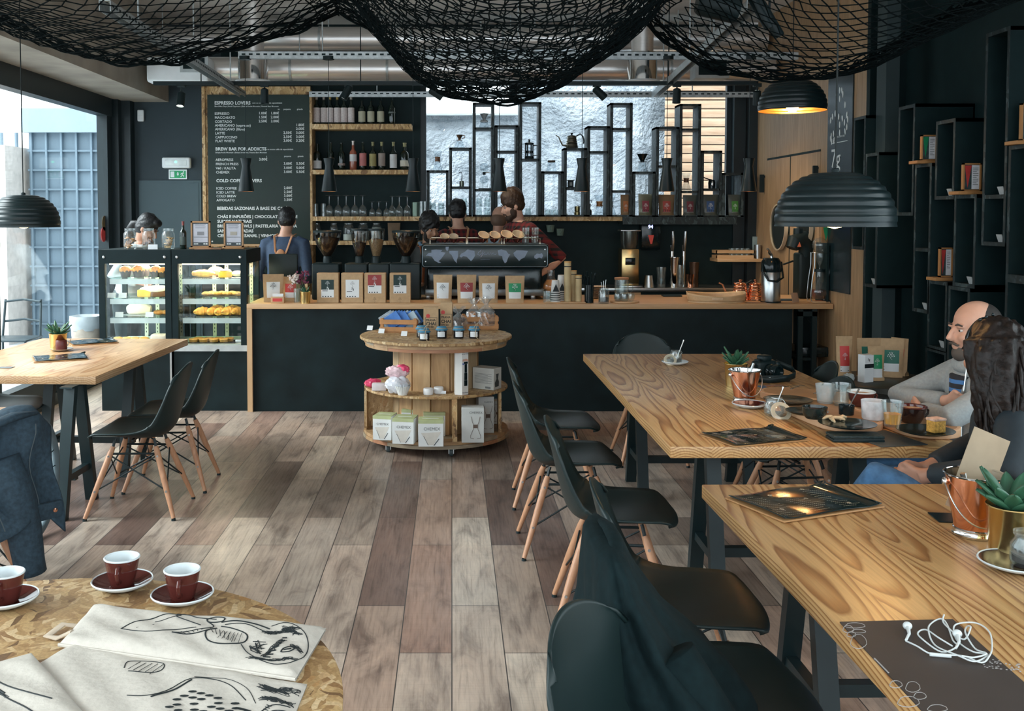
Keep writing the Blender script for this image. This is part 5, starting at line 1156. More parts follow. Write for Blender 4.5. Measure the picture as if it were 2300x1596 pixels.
tag(obj_at(MB().lathe([(0, 0), (.055, 0), (.05, .03), (.038, .12), (.036, .12), (.046, .03), (0, .006)], 28), 'milk_jug', STEEL, (kx(1460, 10.0), 10.05, zk), '', ''), 'small steel milk jug on the back counter', 'jug')
for i, (px, h, mt) in enumerate(((1486, .2, GLASS), (1515, .30, CHROME), (1528, .22, GLASS), (1552, .13, COPPER), (1560, .25, M('dark_bronze', (.10, .06, .04), .3, .8)))):
 obj_at(MB().lathe([(0, 0), (.04, 0), (.044, .01), (.042, h*.5), (.05, h), (.047, h), (.038, h*.5), (0, .012)], 24), 'bar_shaker', mt, (kx(px, Yk), Yk, zk), ['clear mixing glass left of the beer taps on the back counter', 'tall chrome shaker between the bar tools on the back counter', 'clear mixing glass behind the chrome shaker', 'short copper cup on the back counter', 'dim bronze shaker behind the copper cup'][i], 'shaker', 'bar tools on the back counter')
t = thing('beer_tap', 'chrome twin-handled beer tap on the back counter', 'beer tap', (kx(1523, 10.2), 10.2, zk)); MB().tube([(-.06, 0, 0), (-.06, 0, .42)], .018, 12).build('column', CHROME, t); MB().tube([(.06, 0, 0), (.06, 0, .42)], .018, 12).build('column', CHROME, t)
for s_ in (-1, 1): MB().tube([(s_*.06, -.02, .36), (s_*.06, -.05, .46), (s_*.065, -.05, .56)], [.012, .016, .012], 10).build('tap_handle', STEEL, t)
t = thing('wall_display_unit', 'black wall unit with a blue digital readout and red mark', 'display unit', (kx(1460, 10.4), 10.40, z_at(560, 10.4))); MB().rbox(-.10, .10, -.05, .08, 0, .33, .01).build('housing', BLKG, t); dm = MB(); dm.text('94', .05, T(-.03, -.052, .22) @ FRONT, .02); dm.build('digital_readout', M('blue_led', (.25, .3, 1), .4, var=.02, emit=4), t, smooth=0); MB().prism([(-.03, .03), (.03, .03), (.012, -.06), (-.006, -.06)], 0, .001, T(.0, -.052, .12) @ FRONT).build('red_mark', M('dim_red_led', (.30, .03, .02), .5, emit=.3), t, smooth=0)
t = thing('glass_crate', 'slatted wooden crate of small glasses on the corner shelf', 'crate', (kx(1648, 10.2), 10.2, z_at(581, 10.1))); hwx = kx(1690, 10.2)-kx(1648, 10.2)-.0
c = MB()
for z in (.0, .05): c.box(-.2, .19, -.09, -.08, z+.005, z+.035).box(-.2, .19, .08, .09, z+.005, z+.035).box(-.2, -.19, -.09, .09, z+.005, z+.035).box(.18, .19, -.09, .09, z+.005, z+.035)
c.box(-.2, .19, -.09, .09, 0, .005); c.build('slats', OAKX, t, smooth=0)
for i in range(4): obj_at(MB().lathe([(0, 0), (.026, 0), (.033, .095), (.031, .095), (.024, .006), (0, .006)], 16), 'small_glass', GLASS, (kx(1648, 10.2)-.02+i*.052, 10.2, z_at(581, 10.1)+.006), '%s small glass in the slatted crate on the corner shelf' % ORD[i], 'glass', 'small glasses in the crate')
obj_at(MB().lathe([(0, 0), (.03, 0), (.034, .14), (.031, .14), (.027, .006), (0, .006)], 20), 'steel_tumbler', STEEL, (kx(1702, 10.16), 10.16, z_at(581, 10.1)), 'steel tumbler beside the slatted crate on the corner shelf', 'tumbler')
tag(obj_at(MB().rbox(-.06, .06, -.005, .005, 0, .22, .003), 'paper_notice', M('pale_blue_notice', (.22, .30, .31), .6), (kx(1703, 10.34), 10.34, z_at(581, 10.1)), '', ''), 'pale blue-grey notice standing behind the steel tumbler', 'notice')
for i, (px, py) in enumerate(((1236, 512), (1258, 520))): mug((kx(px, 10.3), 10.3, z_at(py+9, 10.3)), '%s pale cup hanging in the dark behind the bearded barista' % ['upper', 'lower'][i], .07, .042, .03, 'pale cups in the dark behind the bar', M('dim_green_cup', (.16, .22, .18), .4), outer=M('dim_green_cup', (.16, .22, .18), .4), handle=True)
# ==== brewing gear in the black window boxes
YW = 10.32
def at_top(px, py): return (kx(px, YW), YW, z_at(py, BY0)+.001)
BG = 'brewing gear in the black window boxes'
SERV = thin_glass('server_glass', (.86, .9, .92), .08, .8)
def server(px, py, label, h=.11, collar=None, r=.055, handle=True, name='glass_server'):
 t = thing(name, label, 'glass server', at_top(px, py), 0, BG)
 MB().lathe([(0, .002), (r*.98, 0), (r, .008), (r*.66, h*.85), (r*.62, h*.9), (r*.7, h)], 28).build('glass_body', SERV, t)
 if collar: MB().lathe([(r*.64, h*.83), (r*.72, h*.88), (r*.72, h*1.0), (0, h*1.01)], 24).build('collar', collar, t)
 if handle: MB().tube([(r*.7, 0, h*.8), (r*1.35, 0, h*.75), (r*1.3, 0, h*.4), (r*.92, 0, h*.25)], .0045, 8).build('handle', SERV, t)
 return t
def dripper(px, py, label, z, mat, r=.05, h=.075, rz=0):
 t = thing('coffee_dripper', label, 'coffee dripper', Vector(at_top(px, py))+Vector((0, 0, z)), rz, BG)
 MB().lathe([(r*.45, 0), (r*.8, .0), (r*.8, .005), (r*.34, .008), (r*.42, .02), (r, h), (r*.96, h), (r*.36, .022), (0, .02)], 28).build('cone', mat, t); MB().tube([(r*.9, 0, h*.9), (r*1.5, 0, h*.85), (r*1.5, 0, h*.5), (r*.6, 0, h*.3)], .004, 8).build('handle', mat, t); return t
def hourglass(px, py, label, h=.235, r=.06, mat=None, wood=None):
 t = thing('hourglass_brewer', label, 'coffee brewer', at_top(px, py), 0, BG)
 MB().lathe([(0, .002), (r, 0), (r*1.02, .01), (r*.36, h*.55), (r*.38, h*.6), (r*.95, h)], 28).build('glass_body', SERV, t)
 MB().lathe([(r*.52, h*.47), (r*.44, h*.55), (r*.46, h*.66), (r*.56, h*.70)], 24).build('wooden_collar', wood or M('collar_wood', (.22, .10, .05), .5), t, sol=.006)
 MB().tube([(0, -r*.5, h*.58), (.01, -r*.6, h*.5), (.02, -r*.62, h*.4)], .003, 6).build('leather_tie', M('leather_tie', (.08, .04, .03), .7), t); return t
hourglass(983, 382, 'clear hourglass coffee brewer with a wooden collar on the lowest left box', .20, .05)
server(1032, 331, 'glass server under a brown dripper on the second box', .075); dripper(1032, 331, 'brown metal dripper with a handle on the second box', .078, M('brown_copper', (.16, .09, .05), .3, .7), .036, .058)
server(1087, 286, 'glass server under a white dripper in the tall box', .075, WHITE); dripper(1087, 286, 'white ceramic dripper high in the tall box', .08, M('dim_white_ceramic', (.34, .37, .38), .4), .045, .07)
t = thing('hand_grinder', 'small silver hand grinder with a bent crank in the second box', 'hand grinder', at_top(1037, 418.5), 0, BG); MB().lathe([(0, 0), (.022, 0), (.024, .055), (.018, .06), (0, .06)], 18).build('barrel', M('green_grey_metal', (.2, .22, .18), .3, .8), t); MB().tube([(0, 0, .06), (.003, 0, .12), (-.002, 0, .145), (-.02, 0, .15), (-.03, 0, .135)], .004, 8).build('crank', BLK2, t)
t = thing('siphon_brewer', 'glass siphon coffee brewer on a stand in the tall box', 'siphon brewer', at_top(1090, 424), 0, BG)
MB().ell((-.012, 0, .095), .045, 20, 14).build('lower_globe', SERV, t); MB().ell((-.015, 0, .225), (.045, .045, .05), 20, 14).build('upper_globe', SERV, t); MB().tube([(.07, 0, .006), (.07, 0, .165), (.02, 0, .17), (-.012, 0, .16)], .005, 8).build('stand', M('siphon_brass', (.20, .16, .10), .3, .7), t); MB().rbox(-.07, .08, -.05, .05, 0, .008, .002).build('base', BLK2, t); MB().cyl(.016, .145, .175, 16, T(-.014, 0, 0)).build('coupling', BLK2, t)
t = thing('french_press', 'black-framed french press in the tall box by the bearded barista', 'french press', at_top(1188, 356), 0, BG); MB().lathe([(0, .0), (.048, 0), (.048, .02), (.044, .03), (.044, .02), (0, .02)], 24).build('base', BLK2, t); MB().lathe([(.043, .02), (.043, .15)], 24).build('glass_body', SERV, t); MB().lathe([(.046, .148), (.046, .165), (.01, .175), (.008, .19), (.013, .2), (0, .204)], 24).build('lid', BLK2, t)
fr = MB(); 
for a in (0, 1.57, 3.14, 4.71): fr.box(.043*math.cos(a+.4)-.006, .043*math.cos(a+.4)+.006, .043*math.sin(a+.4)-.006, .043*math.sin(a+.4)+.006, .01, .155)
fr.lathe([(.0, .06), (.042, .06), (.042, .085), (0, .085)], 20); fr.build('frame', BLK2, t); MB().tube([(.045, 0, .14), (.09, 0, .14), (.092, 0, .04), (.045, 0, .035)], .006, 8).build('handle', BLK2, t)
server(1238, 384.5, 'lone glass server with a dark collar on a low box', .115, M('server_collar', (.12, .09, .07), .4), .055)
k_ = kettle(1283, YW, z_at(332, BY0)+.001, 'dark gooseneck kettle standing on top of a black box', M('old_bronze', (.13, .12, .09), .35, .8), 1.0)
t = thing('box_grinder', 'small black wooden box grinder in the box under the kettle', 'hand grinder', at_top(1281, 421), 0, BG); MB().rbox(-.028, .028, -.028, .028, .006, .075, .004).build('box_body', BLK2, t); MB().rbox(-.04, .04, -.04, .04, 0, .008, .002).build('base', BLK2, t); MB().box(-.013, .013, -.0295, -.028, .02, .055).build('drawer_front', M('grey_front', (.3, .32, .3), .5), t); MB().box(-.036, .036, -.036, .036, .072, .08).build('top_plate', BLK2, t)
server(1441, 385, 'glass server under a black dripper beside the tallest box', .095); dripper(1441, 385, 'black plastic dripper set on a glass server', .098, BLKG, .055, .085)
hourglass(1540, 428, 'hourglass coffee brewer with a dark collar in front of the timber slats', .185, .05)
t = thing('hand_grinder', 'dark hand grinder with a long crank in front of the timber slats', 'hand grinder', at_top(1597, 423), 0, BG); MB().lathe([(0, 0), (.033, 0), (.036, .06), (.03, .09), (0, .092)], 20).build('barrel', BLKG, t); MB().tube([(0, 0, .09), (-.03, 0, .095), (-.11, 0, .125)], .006, 8).build('crank', BLK2, t); MB().ell((.0, -.034, .05), (.012, .004, .03)).build('shiny_badge', CHROME, t)
zg2 = zg
tag(obj_at(MB().lathe([(0, 0), (.03, 0), (.03, .045), (.026, .048), (.028, .06), (.028, .105), (0, .106)], 22), 'brass_canister', M('green_brass', (.32, .26, .12), .3, .8), (kx(1296, 10.34), 10.34, zg2), '', ''), 'small brass canister on the shelf right of the bearded barista', 'canister')
t = thing('black_grinder', 'black hand grinder beside the brass canister on the long shelf', 'hand grinder', (kx(1318, 10.34), 10.34, zg2)); MB().lathe([(0, 0), (.05, 0), (.05, .06), (.035, .08), (.04, .13), (.02, .14), (.012, .16), (0, .165)], 24).build('body', BLKG, t); MB().tube([(0, 0, .16), (.045, 0, .165), (.05, 0, .14)], .004, 6).build('crank', BLK2, t)
t = hourglass(1346, 487, 'large hourglass brewer with a wooden collar on the long shelf', .22, .062, wood=M('collar_wood_bright', (.40, .19, .07), .5)); t.location.z = zg2
t = hourglass(1371, 487, 'handblown clear hourglass brewer, rightmost of the two on the long shelf', .23, .06, wood=SERV); t.location.z = zg2
tag(obj_at(MB().ell((0, 0, 0.02), (.045, .03, .024)), 'white_dish', WHITE, (kx(1265, 10.34), 10.34, zg2), '', ''), 'small white dish on the long shelf among the tumblers', 'dish')
def zl(): return zb0
LEDGE = [(1397, 1412, 437, 'kraft', M('orange_patch', (.35, .12, .04), .6), 'dim kraft bag with an orange mark on the ledge, leftmost of the row'), (1437, 1461, 436, 'clear', M('dark_red_patch', (.2, .03, .05), .6), 'shiny clear bag with a dark red mark on the ledge'), (1482, 1510, 437, 'kraft', M('red_patch', (.32, .05, .04), .6), 'pair of brown and red coffee bags on the ledge in front of the slats'),
         (1537, 1560, 438, 'dark', M('wine_patch', (.15, .03, .04), .6), 'narrow dark bag on the ledge in front of the slats'), (1580, 1608, 437, 'dark', M('blue_patch', (.04, .09, .22), .6), 'dark bag with a blue mark on the ledge'), (1638, 1660, 437, 'dark', M('green_patch', (.06, .22, .04), .6), 'dark bag with a green mark at the right end of the ledge')]
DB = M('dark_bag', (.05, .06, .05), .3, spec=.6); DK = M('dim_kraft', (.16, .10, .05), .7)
for a, b, top, kd, pm, lb in LEDGE:
 Y = 10.24; pouch((kx((a+b)/2, Y), Y, zb0+.001), kx(b+4, Y)-kx(a-4, Y), z_at(top, Y)-zb0, .06, pm, lb, 'coffee bags on the black ledge', bag={'kraft': DK, 'clear': M('olive_foil', (.12, .12, .08), .25, .3), 'dark': DB}[kd], white_frac=.01, lw=.5, lz=(.2, .7))
pouch((kx(885, 10.36), 10.36, zj), .13, .185, .08, None, 'crumpled brown paper bag on the low shelf, right of the jars', None, bag=M('dim_paper_bag', (.20, .14, .09), .8), name='paper_bag', cat='paper bag')
# ==== on and inside the pastry cases
def onto(px, Y, z): return (kx(px, Y), Y, z)
zt = 1.341; Yp = 8.42
BISC = M('biscuit', (.42, .22, .10), .8, var=.3, sc_=60)
def biscuit_jar(px, label, mat, seed):
 t = thing('biscuit_jar', label, 'jar', onto(px, Yp, zt), 0, 'biscuit jars on the pastry case'); r, h = .052, .17
 MB().lathe([(0, .003), (r*.92, 0), (r, .01), (r, h*.76), (r*.78, h*.86), (r*.78, h*.9), (r*.86, h*.91), (r*.86, h*.94), (r*.78, h*.95), (r*.78, h)], 24).build('glass_body', GLASS, t); rr = random.Random(seed)
 MB().lathe([(r*.80, h*.97), (r*.84, h*.98), (r*.84, h*1.02), (0, h*1.03)], 24).build('lid', GLASS, t)
 for i in range(16):
  p = (rr.uniform(-.026, .026), rr.uniform(-.026, .026), .014+.0055*i); MB().rbox(-.02, .02, -.013, .013, -.004, .004, .003, 1, M=Matrix.Translation(p) @ Matrix.Rotation(rr.uniform(0, 3), 4, 'Z') @ Matrix.Rotation(rr.uniform(-1.2, 1.2), 4, 'X')).build('biscuit', mat, t)
biscuit_jar(292, 'biscuit jar on the pastry case, leftmost, in front of the woman in white', BISC, 1); biscuit_jar(334, 'jar of dark mixed biscuits on the pastry case', M('dark_biscuit', (.22, .10, .055), .8, var=.5, sc_=60), 2); biscuit_jar(378, 'jar of pale square biscuits on the pastry case beside the dark bottle', M('pale_biscuit', (.52, .34, .17), .8), 3)
tag(obj_at(MB().box(-.04, .04, -.003, .003, 0, .04), 'price_card', PAPER, onto(343, 8.35, zt), '', ''), 'white price card in front of the dark biscuit jar', 'price card')
bottle(411.5, Yp, zt, .232, .027, M('dark_beer_label', (.05, .07, .06), .4), (.15, .45), None, 'dark beer bottle with a red cap on the pastry case', None, M('red_cap', (.22, .045, .04), .4))
for px, lb, im in ((451, 'wood-framed notice with a picture of cake on the pastry case, left one', M('pic_grey', (.25, .25, .27), .6)), (525, 'wood-framed notice with a picture of pie on the pastry case, right one', M('pic_sand', (.42, .38, .32), .6))):
 t = thing('framed_notice', lb, 'picture frame', onto(px, 8.44, zt), .0, 'framed notices on the pastry case'); w_, h_ = .165, .235
 fr = MB().box(-w_/2, -w_/2+.014, -.01, .01, .012, h_).box(w_/2-.014, w_/2, -.01, .01, .012, h_).box(-w_/2, w_/2, -.01, .01, h_-.014, h_).box(-w_/2, w_/2, -.01, .01, .012, .026); fr.build('frame', M('frame_wood', (.40, .21, .09), .4), t, smooth=0)
 MB().rbox(-w_/2-.008, w_/2+.008, -.035, .035, 0, .014, .003).build('foot', MATS['frame_wood'], t); MB().box(-w_/2+.01, w_/2-.01, -.002, .006, .02, h_-.01).build('mount', BLKG, t, smooth=0)
 p = MB().box(-w_/2+.022, w_/2-.022, -.004, -.002, .055, h_-.024); p.build('printed_sheet', M('notice_paper', (.52, .52, .58), .5), t, smooth=0)
 MB().box(-.028, .028, -.0055, -.004, .115, .145).build('picture', im, t, smooth=0); ln = MB().box(-.058, .058, -.0052, -.004, .098, .101)
 for i in range(4): ln.box(-.045, .045-.01*(i % 2), -.005, -.004, .205-i*.01, .207-i*.01)
 ln.build('printed_lines', INK, t, smooth=0); mk = MB()
 for i, a in enumerate((-.05, -.03, .03, .05)): mk.ell((a, -.003, .042), (.010, .002, .006), 8, 6)
 mk.build('white_drawing', INKW, t)
t = thing('menu_clipboard', 'closed clipboard lying between the framed notices on the pastry case', 'clipboard', onto(470, 8.35, zt)); MB().rbox(-.11, .11, -.06, .06, 0, .006, .001).build('board', M('clip_brown', (.22, .11, .06), .5), t)
GOLDEN = M('golden_pastry', (.62, .33, .08), .55, var=.3, sc_=30, bmp=.3); BROWN = M('brown_crust', (.42, .18, .05), .6, var=.3, sc_=30, bmp=.3); CREAMC = M('cream_icing', (.74, .68, .58), .6, var=.05); YEL = M('sponge_yellow', (.66, .38, .05), .7, bmp=.4); DCAKE = M('dark_cake', (.13, .05, .02), .7, bmp=.3); TINM = M('muffin_paper', (.030, .022, .022), .6)
def case_shelf(c, i): return (.556, .778, .938, 1.103)[i]+.001
PG = 'pastries in the glass cases'
def croissant(loc, rz, label, s=1.):
 m = MB(); n = 18
 pts, rr = [], []
 for i in range(n+1):
  q = i/n*2-1; pts.append((q*.075*s, -.030*s*(q*q)*1.2, .028*s+.0*q)); rr.append(max(.004, .030*s*(1-abs(q)**1.7)*(1+.10*math.cos(q*16))+.005))
 m.tube(pts, rr, 14); obj_at(m, 'croissant', [M('croissant_crust', (.60, .30, .075), .45, var=.35, sc_=26, bmp=.3)], loc, label, 'croissant', 'croissants in the right-hand case', rz=rz, smooth=180)
z3 = case_shelf(0, 3)
for i, (px, y, s) in enumerate(((281, 8.42, 1), (310, 8.42, 1.05), (349, 8.42, 1), (366, 8.40, .9), (322, 8.52, 1.1))):
 t = thing('muffin', '%s, top shelf of the left case' % ['muffin in dark paper, leftmost', 'muffin in dark paper, second from the left', 'taller muffin beside the corner post', 'muffin half behind the corner post', 'bigger muffin behind the others'][i], 'muffin', onto(px, y, z3), 0, 'muffins in the left pastry case')
 MB().lathe([(0, 0), (.036*s, 0), (.047*s, .055*s), (.045*s, .06*s), (0, .06*s)], 20, wob=lambda a, z: 1+.03*math.cos(a*14)).build('paper_cup', TINM, t); MB().ell((0, 0, .062*s), (.05*s, .05*s, .034*s), 18, 10, fn=lambda d: 1+.08*math.sin(d.x*9)*math.cos(d.y*8)).build('muffin_top', M('muffin_crust', (.55, .25, .08), .7, var=.4, sc_=40, bmp=.4), t)
z2 = case_shelf(0, 2)
t = thing('iced_cake', 'long yellow cake with white icing cut open, left pastry case', 'cake', onto(350, 8.46, z2)); MB().rbox(-.145, -.03, -.07, .07, .0, .06, .01).build('sponge', YEL, t); MB().rbox(-.03, .16, -.07, .07, 0, .058, .012).build('crust', DCAKE, t); MB().ell((.01, 0, .058), (.155, .08, .035), 24, 10).build('icing', CREAMC, t)
z1_ = case_shelf(0, 1)
t = thing('white_roulade', 'white iced roulade on the third shelf of the left pastry case', 'cake', onto(308, 8.48, z1_)); MB().tube([(-.09, 0, .045), (-.07, 0, .048), (.08, 0, .05), (.11, 0, .046)], [.03, .045, .046, .03], 18).build('roll', CREAMC, t); MB().rbox(-.12, .13, -.06, .06, 0, .006, .002).build('tray', STEEL, t)
for i, (px, zz) in enumerate(((273, z2), (265, z1_), (333, z1_), (248, z2))): obj_at(MB().box(-.033, .033, -.002, .002, 0, .042, T(rx=-.2)), 'price_card', PAPER, onto(px, 8.31, zz), ['white price card left of the yellow iced cake', 'white price card on the left of the roulade', 'white price card in front of the roulade', 'white price card by the left glass, second shelf'][i], 'price card', 'price cards in the left case')
for i, (px, s) in enumerate(((355, 1), (372, .8))): obj_at(MB().ell((0, 0, .022), (.05*s, .04, .022), 16, 10), 'bun', BROWN, onto(px, 8.48, z1_), ['brown bun beside the roulade in the left case', 'smaller brown bun by the corner post'][i], 'bun', PG)
z0_ = case_shelf(0, 0)
for i, px in enumerate((262, 282, 300, 320)): obj_at(MB().ell((0, 0, .02), (.05, .04, .024), 16, 10, fn=lambda d: 1+.06*math.sin(d.x*11)), 'cookie', GOLDEN, onto(px, 8.42, z0_), '%s golden bun on the bottom of the left pastry case' % ['first', 'second', 'third', 'fourth'][i], 'bun', PG)
obj_at(MB().rbox(-.07, .07, -.05, .05, 0, .07, .02, 3), 'wrapped_loaf', M('film_wrapped_bread', (.68, .58, .54), .3), onto(356, 8.42, z0_), 'film-wrapped loaf on the bottom of the left pastry case', 'bread')
obj_at(MB().ell((0, 0, .03), (.10, .05, .032), 24, 12, fn=lambda d: 1+.05*math.sin(d.x*14)), 'golden_loaf', GOLDEN, onto(455, 8.44, z3), 'long golden seeded pastry on the top shelf of the right case', 'pastry', PG)
obj_at(MB().lathe([(0, 0), (.055, 0), (.058, .01), (.056, .045), (.045, .052), (0, .054)], 24), 'yellow_cake', YEL, onto(505, 8.44, z3), 'small round yellow cake with white icing, top shelf of the right case', 'cake', PG)
obj_at(MB().lathe([(0, 0.054), (.046, .053), (.05, .056), (.03, .066), (0, .068)], 24), 'white_icing', CREAMC, onto(505, 8.44, z3), 'white icing disc on the small yellow cake', 'icing', PG)
bpy.data.objects['white_icing'].parent = bpy.data.objects['yellow_cake']; bpy.data.objects['white_icing'].location = (0, 0, 0)
for kk_ in ('label', 'category', 'group'): del bpy.data.objects['white_icing'][kk_]
obj_at(MB().ell((0, 0, .04), (.07, .05, .04), 20, 10), 'brown_loaf', BROWN, onto(484, 8.62, z3), 'brown loaf at the back of the top shelf, right case', 'bread', PG)
obj_at(MB().ell((0, 0, .025), (.05, .04, .026), 20, 10), 'pale_bun', CREAMC, onto(533, 8.5, z3), 'pale bun by the right corner of the top shelf, right case', 'bun', PG)
t = thing('pastry_tray', 'dark tray under the flat pastries, second shelf of the right case', 'tray', onto(495, 8.46, z2)); MB().rbox(-.15, .16, -.10, .10, 0, .006, .002).build('tray_plate', BLKG, t)
for i in range(7): obj_at(MB().ell((0, 0, .018), (.042, .034, .02), 14, 8, fn=lambda d: 1+.1*math.sin(d.x*9+d.y*7)), 'flat_pastry', GOLDEN, onto(463+i*11.5, 8.43+.06*(i % 2), z2+.006), '%s of the flat golden pastries on the second shelf, right case' % ORD[i], 'pastry', PG)
t = thing('pastry_tray', 'dark tray under the croissants in the right case', 'tray', onto(487, 8.47, z1_)); MB().rbox(-.19, .2, -.12, .12, 0, .006, .002).build('tray_plate', BLKG, t)
for i, (px, y, rz, s) in enumerate(((453, 8.40, .5, 1.15), (475, 8.40, 1.0, 1.1), (493, 8.39, .9, 1.1), (513, 8.40, .7, 1.2), (533, 8.42, .8, 1.1), (487, 8.54, .4, 1.2), (520, 8.54, .7, 1.2))):
 croissant(onto(px, y, z1_+.006), rz, ['leftmost croissant on the tray in the right case', 'second croissant from the left in the front row', 'third croissant from the left in the front row', 'fourth croissant from the left in the front row', 'croissant at the right end of the front row', 'croissant in the back row, left one', 'croissant in the back row, right one'][i], s)
t = thing('pastry_tray', 'dark tray under the small tarts on the bottom of the right case', 'tray', onto(478, 8.42, z0_)); MB().rbox(-.2, .2, -.10, .10, 0, .006, .002).build('tray_plate', BLKG, t)
for i in range(8): obj_at(MB().lathe([(0, 0), (.034, 0), (.042, .022), (.036, .028), (0, .026)], 16), 'custard_tart', GOLDEN, onto(432+i*11.5, 8.38+.07*(i % 2), z0_+.006), '%s of the small golden tarts on the bottom tray, right case' % ORD[i], 'tart', PG)
obj_at(MB().rbox(-.03, .03, -.02, .02, 0, .03, .008, 2), 'foil_pack', M('foil_pack', (.6, .62, .62), .3, .6), onto(535, 8.36, z0_), 'small silver foil pack in the corner of the right case', 'pack')
# ==== drum stand goods
zU = .773; zM = .413; zL = .109
def crate(x, y, z, w_, d_, h_, rz, label, name='wooden_crate'):
 t = thing(name, label, 'crate', (x, y, z), rz, 'small wooden crates on the drum stand'); CR = M('crate_wood', (.46, .22, .085), .6, var=.15)
 for sx in (-1, 1):
  for sy in (-1, 1): MB().rbox(sx*(w_/2-.014)-.012, sx*(w_/2-.014)+.012, sy*(d_/2-.014)-.012, sy*(d_/2-.014)+.012, 0, h_, .002, 1).build('corner_post', CR, t)
 for z0, z1 in ((.008, .042), (.062, .096)):
  for sy in (-1, 1): MB().rbox(-w_/2, w_/2, sy*d_/2-.004, sy*d_/2+.004, z0, z1, .001, 1).build('slat', CR, t)
  for sx in (-1, 1): MB().rbox(sx*w_/2-.004, sx*w_/2+.004, -d_/2, d_/2, z0, z1, .001, 1).build('slat', CR, t)
 MB().box(-w_/2, w_/2, -d_/2, d_/2, 0, .006).build('floor_board', CR, t, smooth=0); return t
def SP(px, py, z): return P(px, py, z=z)
c1 = SP(902, 745, zU); crate(c1.x-.01, c1.y+.02, zU, .27, .17, .105, -.12, 'wooden crate of blue chocolate bars on the drum stand')
BLUE = M('wrapper_blue', (.075, .20, .52), .5, var=.2, sc_=20); GREYP = M('wrapper_grey', (.28, .32, .36), .4, var=.3, sc_=20); PALEB = M('wrapper_pale', (.38, .48, .55), .5)
for i in range(10):
 mt = [GREYP, GREYP, BLUE, BLUE, BLUE, BLUE, PALEB, BLUE, PALEB, BLUE][i]; m = MB().rbox(-.05, .05, -.005, .005, -.06, .06, .002, 1, M=Matrix.Rotation(1.0, 4, 'Y') @ Matrix.Rotation(.25, 4, 'X'))
 obj_at(m, 'chocolate_bar', mt, (c1.x-.10+.021*i, c1.y+.02-.02*(i % 3), zU+.088), '%s wrapped bar leaning in the left crate on the drum stand' % ORD[i], 'chocolate bar', 'wrapped bars in the left crate', rz=-.12)
c2 = SP(1078, 740, zU); crate(c2.x, c2.y+.07, zU, .26, .17, .105, .08, 'wooden crate of wrapped cookies at the back of the drum stand')
def paper_bag(px, py, label, w_=.105, h_=.205, d_=.06, rz=0):
 p = SP(px, py, zU); t = thing('chai_bag', label, 'paper bag', p, rz, 'chai paper bags on the drum stand')
 pr = [(-d_/2, 0), (d_/2, 0), (d_/2, h_*.72), (d_*.25, h_*.9), (-d_*.05, h_), (-d_*.3, h_*.97), (-d_/2, h_*.75)]
 MB().prism([(a, b) for a, b in pr], -w_/2, w_/2, Matrix.Rotation(pi/2, 4, 'Z') @ Matrix.Rotation(pi/2, 4, 'X')).build('bag', KRAFT, t, smooth=25)
 k = MB(); yk = -d_/2-.001
 k.text('PRANA', .021, T(-.036, yk, h_*.50) @ FRONT, .02); k.text('CHAI', .030, T(-.036, yk, h_*.36) @ FRONT, .03); k.text('SPICED', .018, T(-.036, yk, h_*.27) @ FRONT, .02)
 for a in ((-.042, .042, h_*.62, h_*.63), (-.042, .042, h_*.22, h_*.23), (-.042, -.040, h_*.22, h_*.63), (.040, .042, h_*.22, h_*.63)): k.box(a[0], a[1], yk-.0005, yk, a[2], a[3])
 k.build('print', INK, t, smooth=0); MB().cyl(.014, 0, .001, 20, T(-.022, yk, h_*.68) @ FRONT).build('red_seal', BRIGHTRED, t); return t
paper_bag(968, 752, 'left brown paper chai bag with black print on the drum stand', rz=.05); paper_bag(1003, 750, 'taller right brown paper chai bag with a folded top', .085, .235, .06, -.1)
def jam(px, py, label, string=False):
 p = SP(px, py, zU); t = thing('jam_jar', label, 'jam jar', p, R.uniform(-.2, .2), 'blue-topped jam jars'); r, h = .036, .072
 MB().lathe([(0, 0), (r*.95, 0), (r, .006), (r, h*.85), (r*.9, h*.95), (0, h*.95)], 24).build('dark_jar', M('dark_jam', (.012, .012, .014), .12, spec=.8), t)
 MB().lathe([(0, h*1.16), (r*.86, h*1.14), (r*.94, h*1.04), (r*.96, h*.98), (r*1.22, h*.80), (r*1.18, h*.79), (r*.9, h*.95)], 28, wob=lambda a, z: 1+(.05*math.sin(a*9) if z < h*.9 else 0)).build('cloth_cover', M('blue_cloth', (.055, .21, .33), .7), t)
 MB().tube([(r*1.0*math.cos(a*pi/12), r*1.0*math.sin(a*pi/12), h*.985) for a in range(24)], .002, 6, closed=True).build('string', M('jute', (.42, .34, .22), .9), t)
 lm = MB().grid(lambda u, v: (r*1.02*math.sin((u-.5)*1.5), -r*1.02*math.cos((u-.5)*1.5), h*(.16+.5*v)), 8, 1); lm.build('paper_label', PAPER, t)
 if string: MB().tube([(0, -r, h), (.01, -r-.01, h*1.3), (.03, -r-.012, h*1.6), (.015, -r-.015, h*.9), (.01, -r-.016, h*.3), (.03, -r-.02, .002)], .0022, 5).build('string_ends', MATS['jute'], t)
jam(947, 757, 'jam jar with a blue cloth top, half hidden behind the front left one'); jam(953, 764, 'front left jam jar with a blue cloth top', True); jam(992, 759, 'jam jar with a blue cloth top in the middle of the row'); jam(1030, 759, 'jam jar with a blue cloth top, third from the left in the row'); jam(1065, 759, 'rightmost jam jar with a blue cloth top and a brown tag', True)
CK = M('caramel_cookie', (.42, .17, .05), .5, var=.5, sc_=50, bmp=.5)
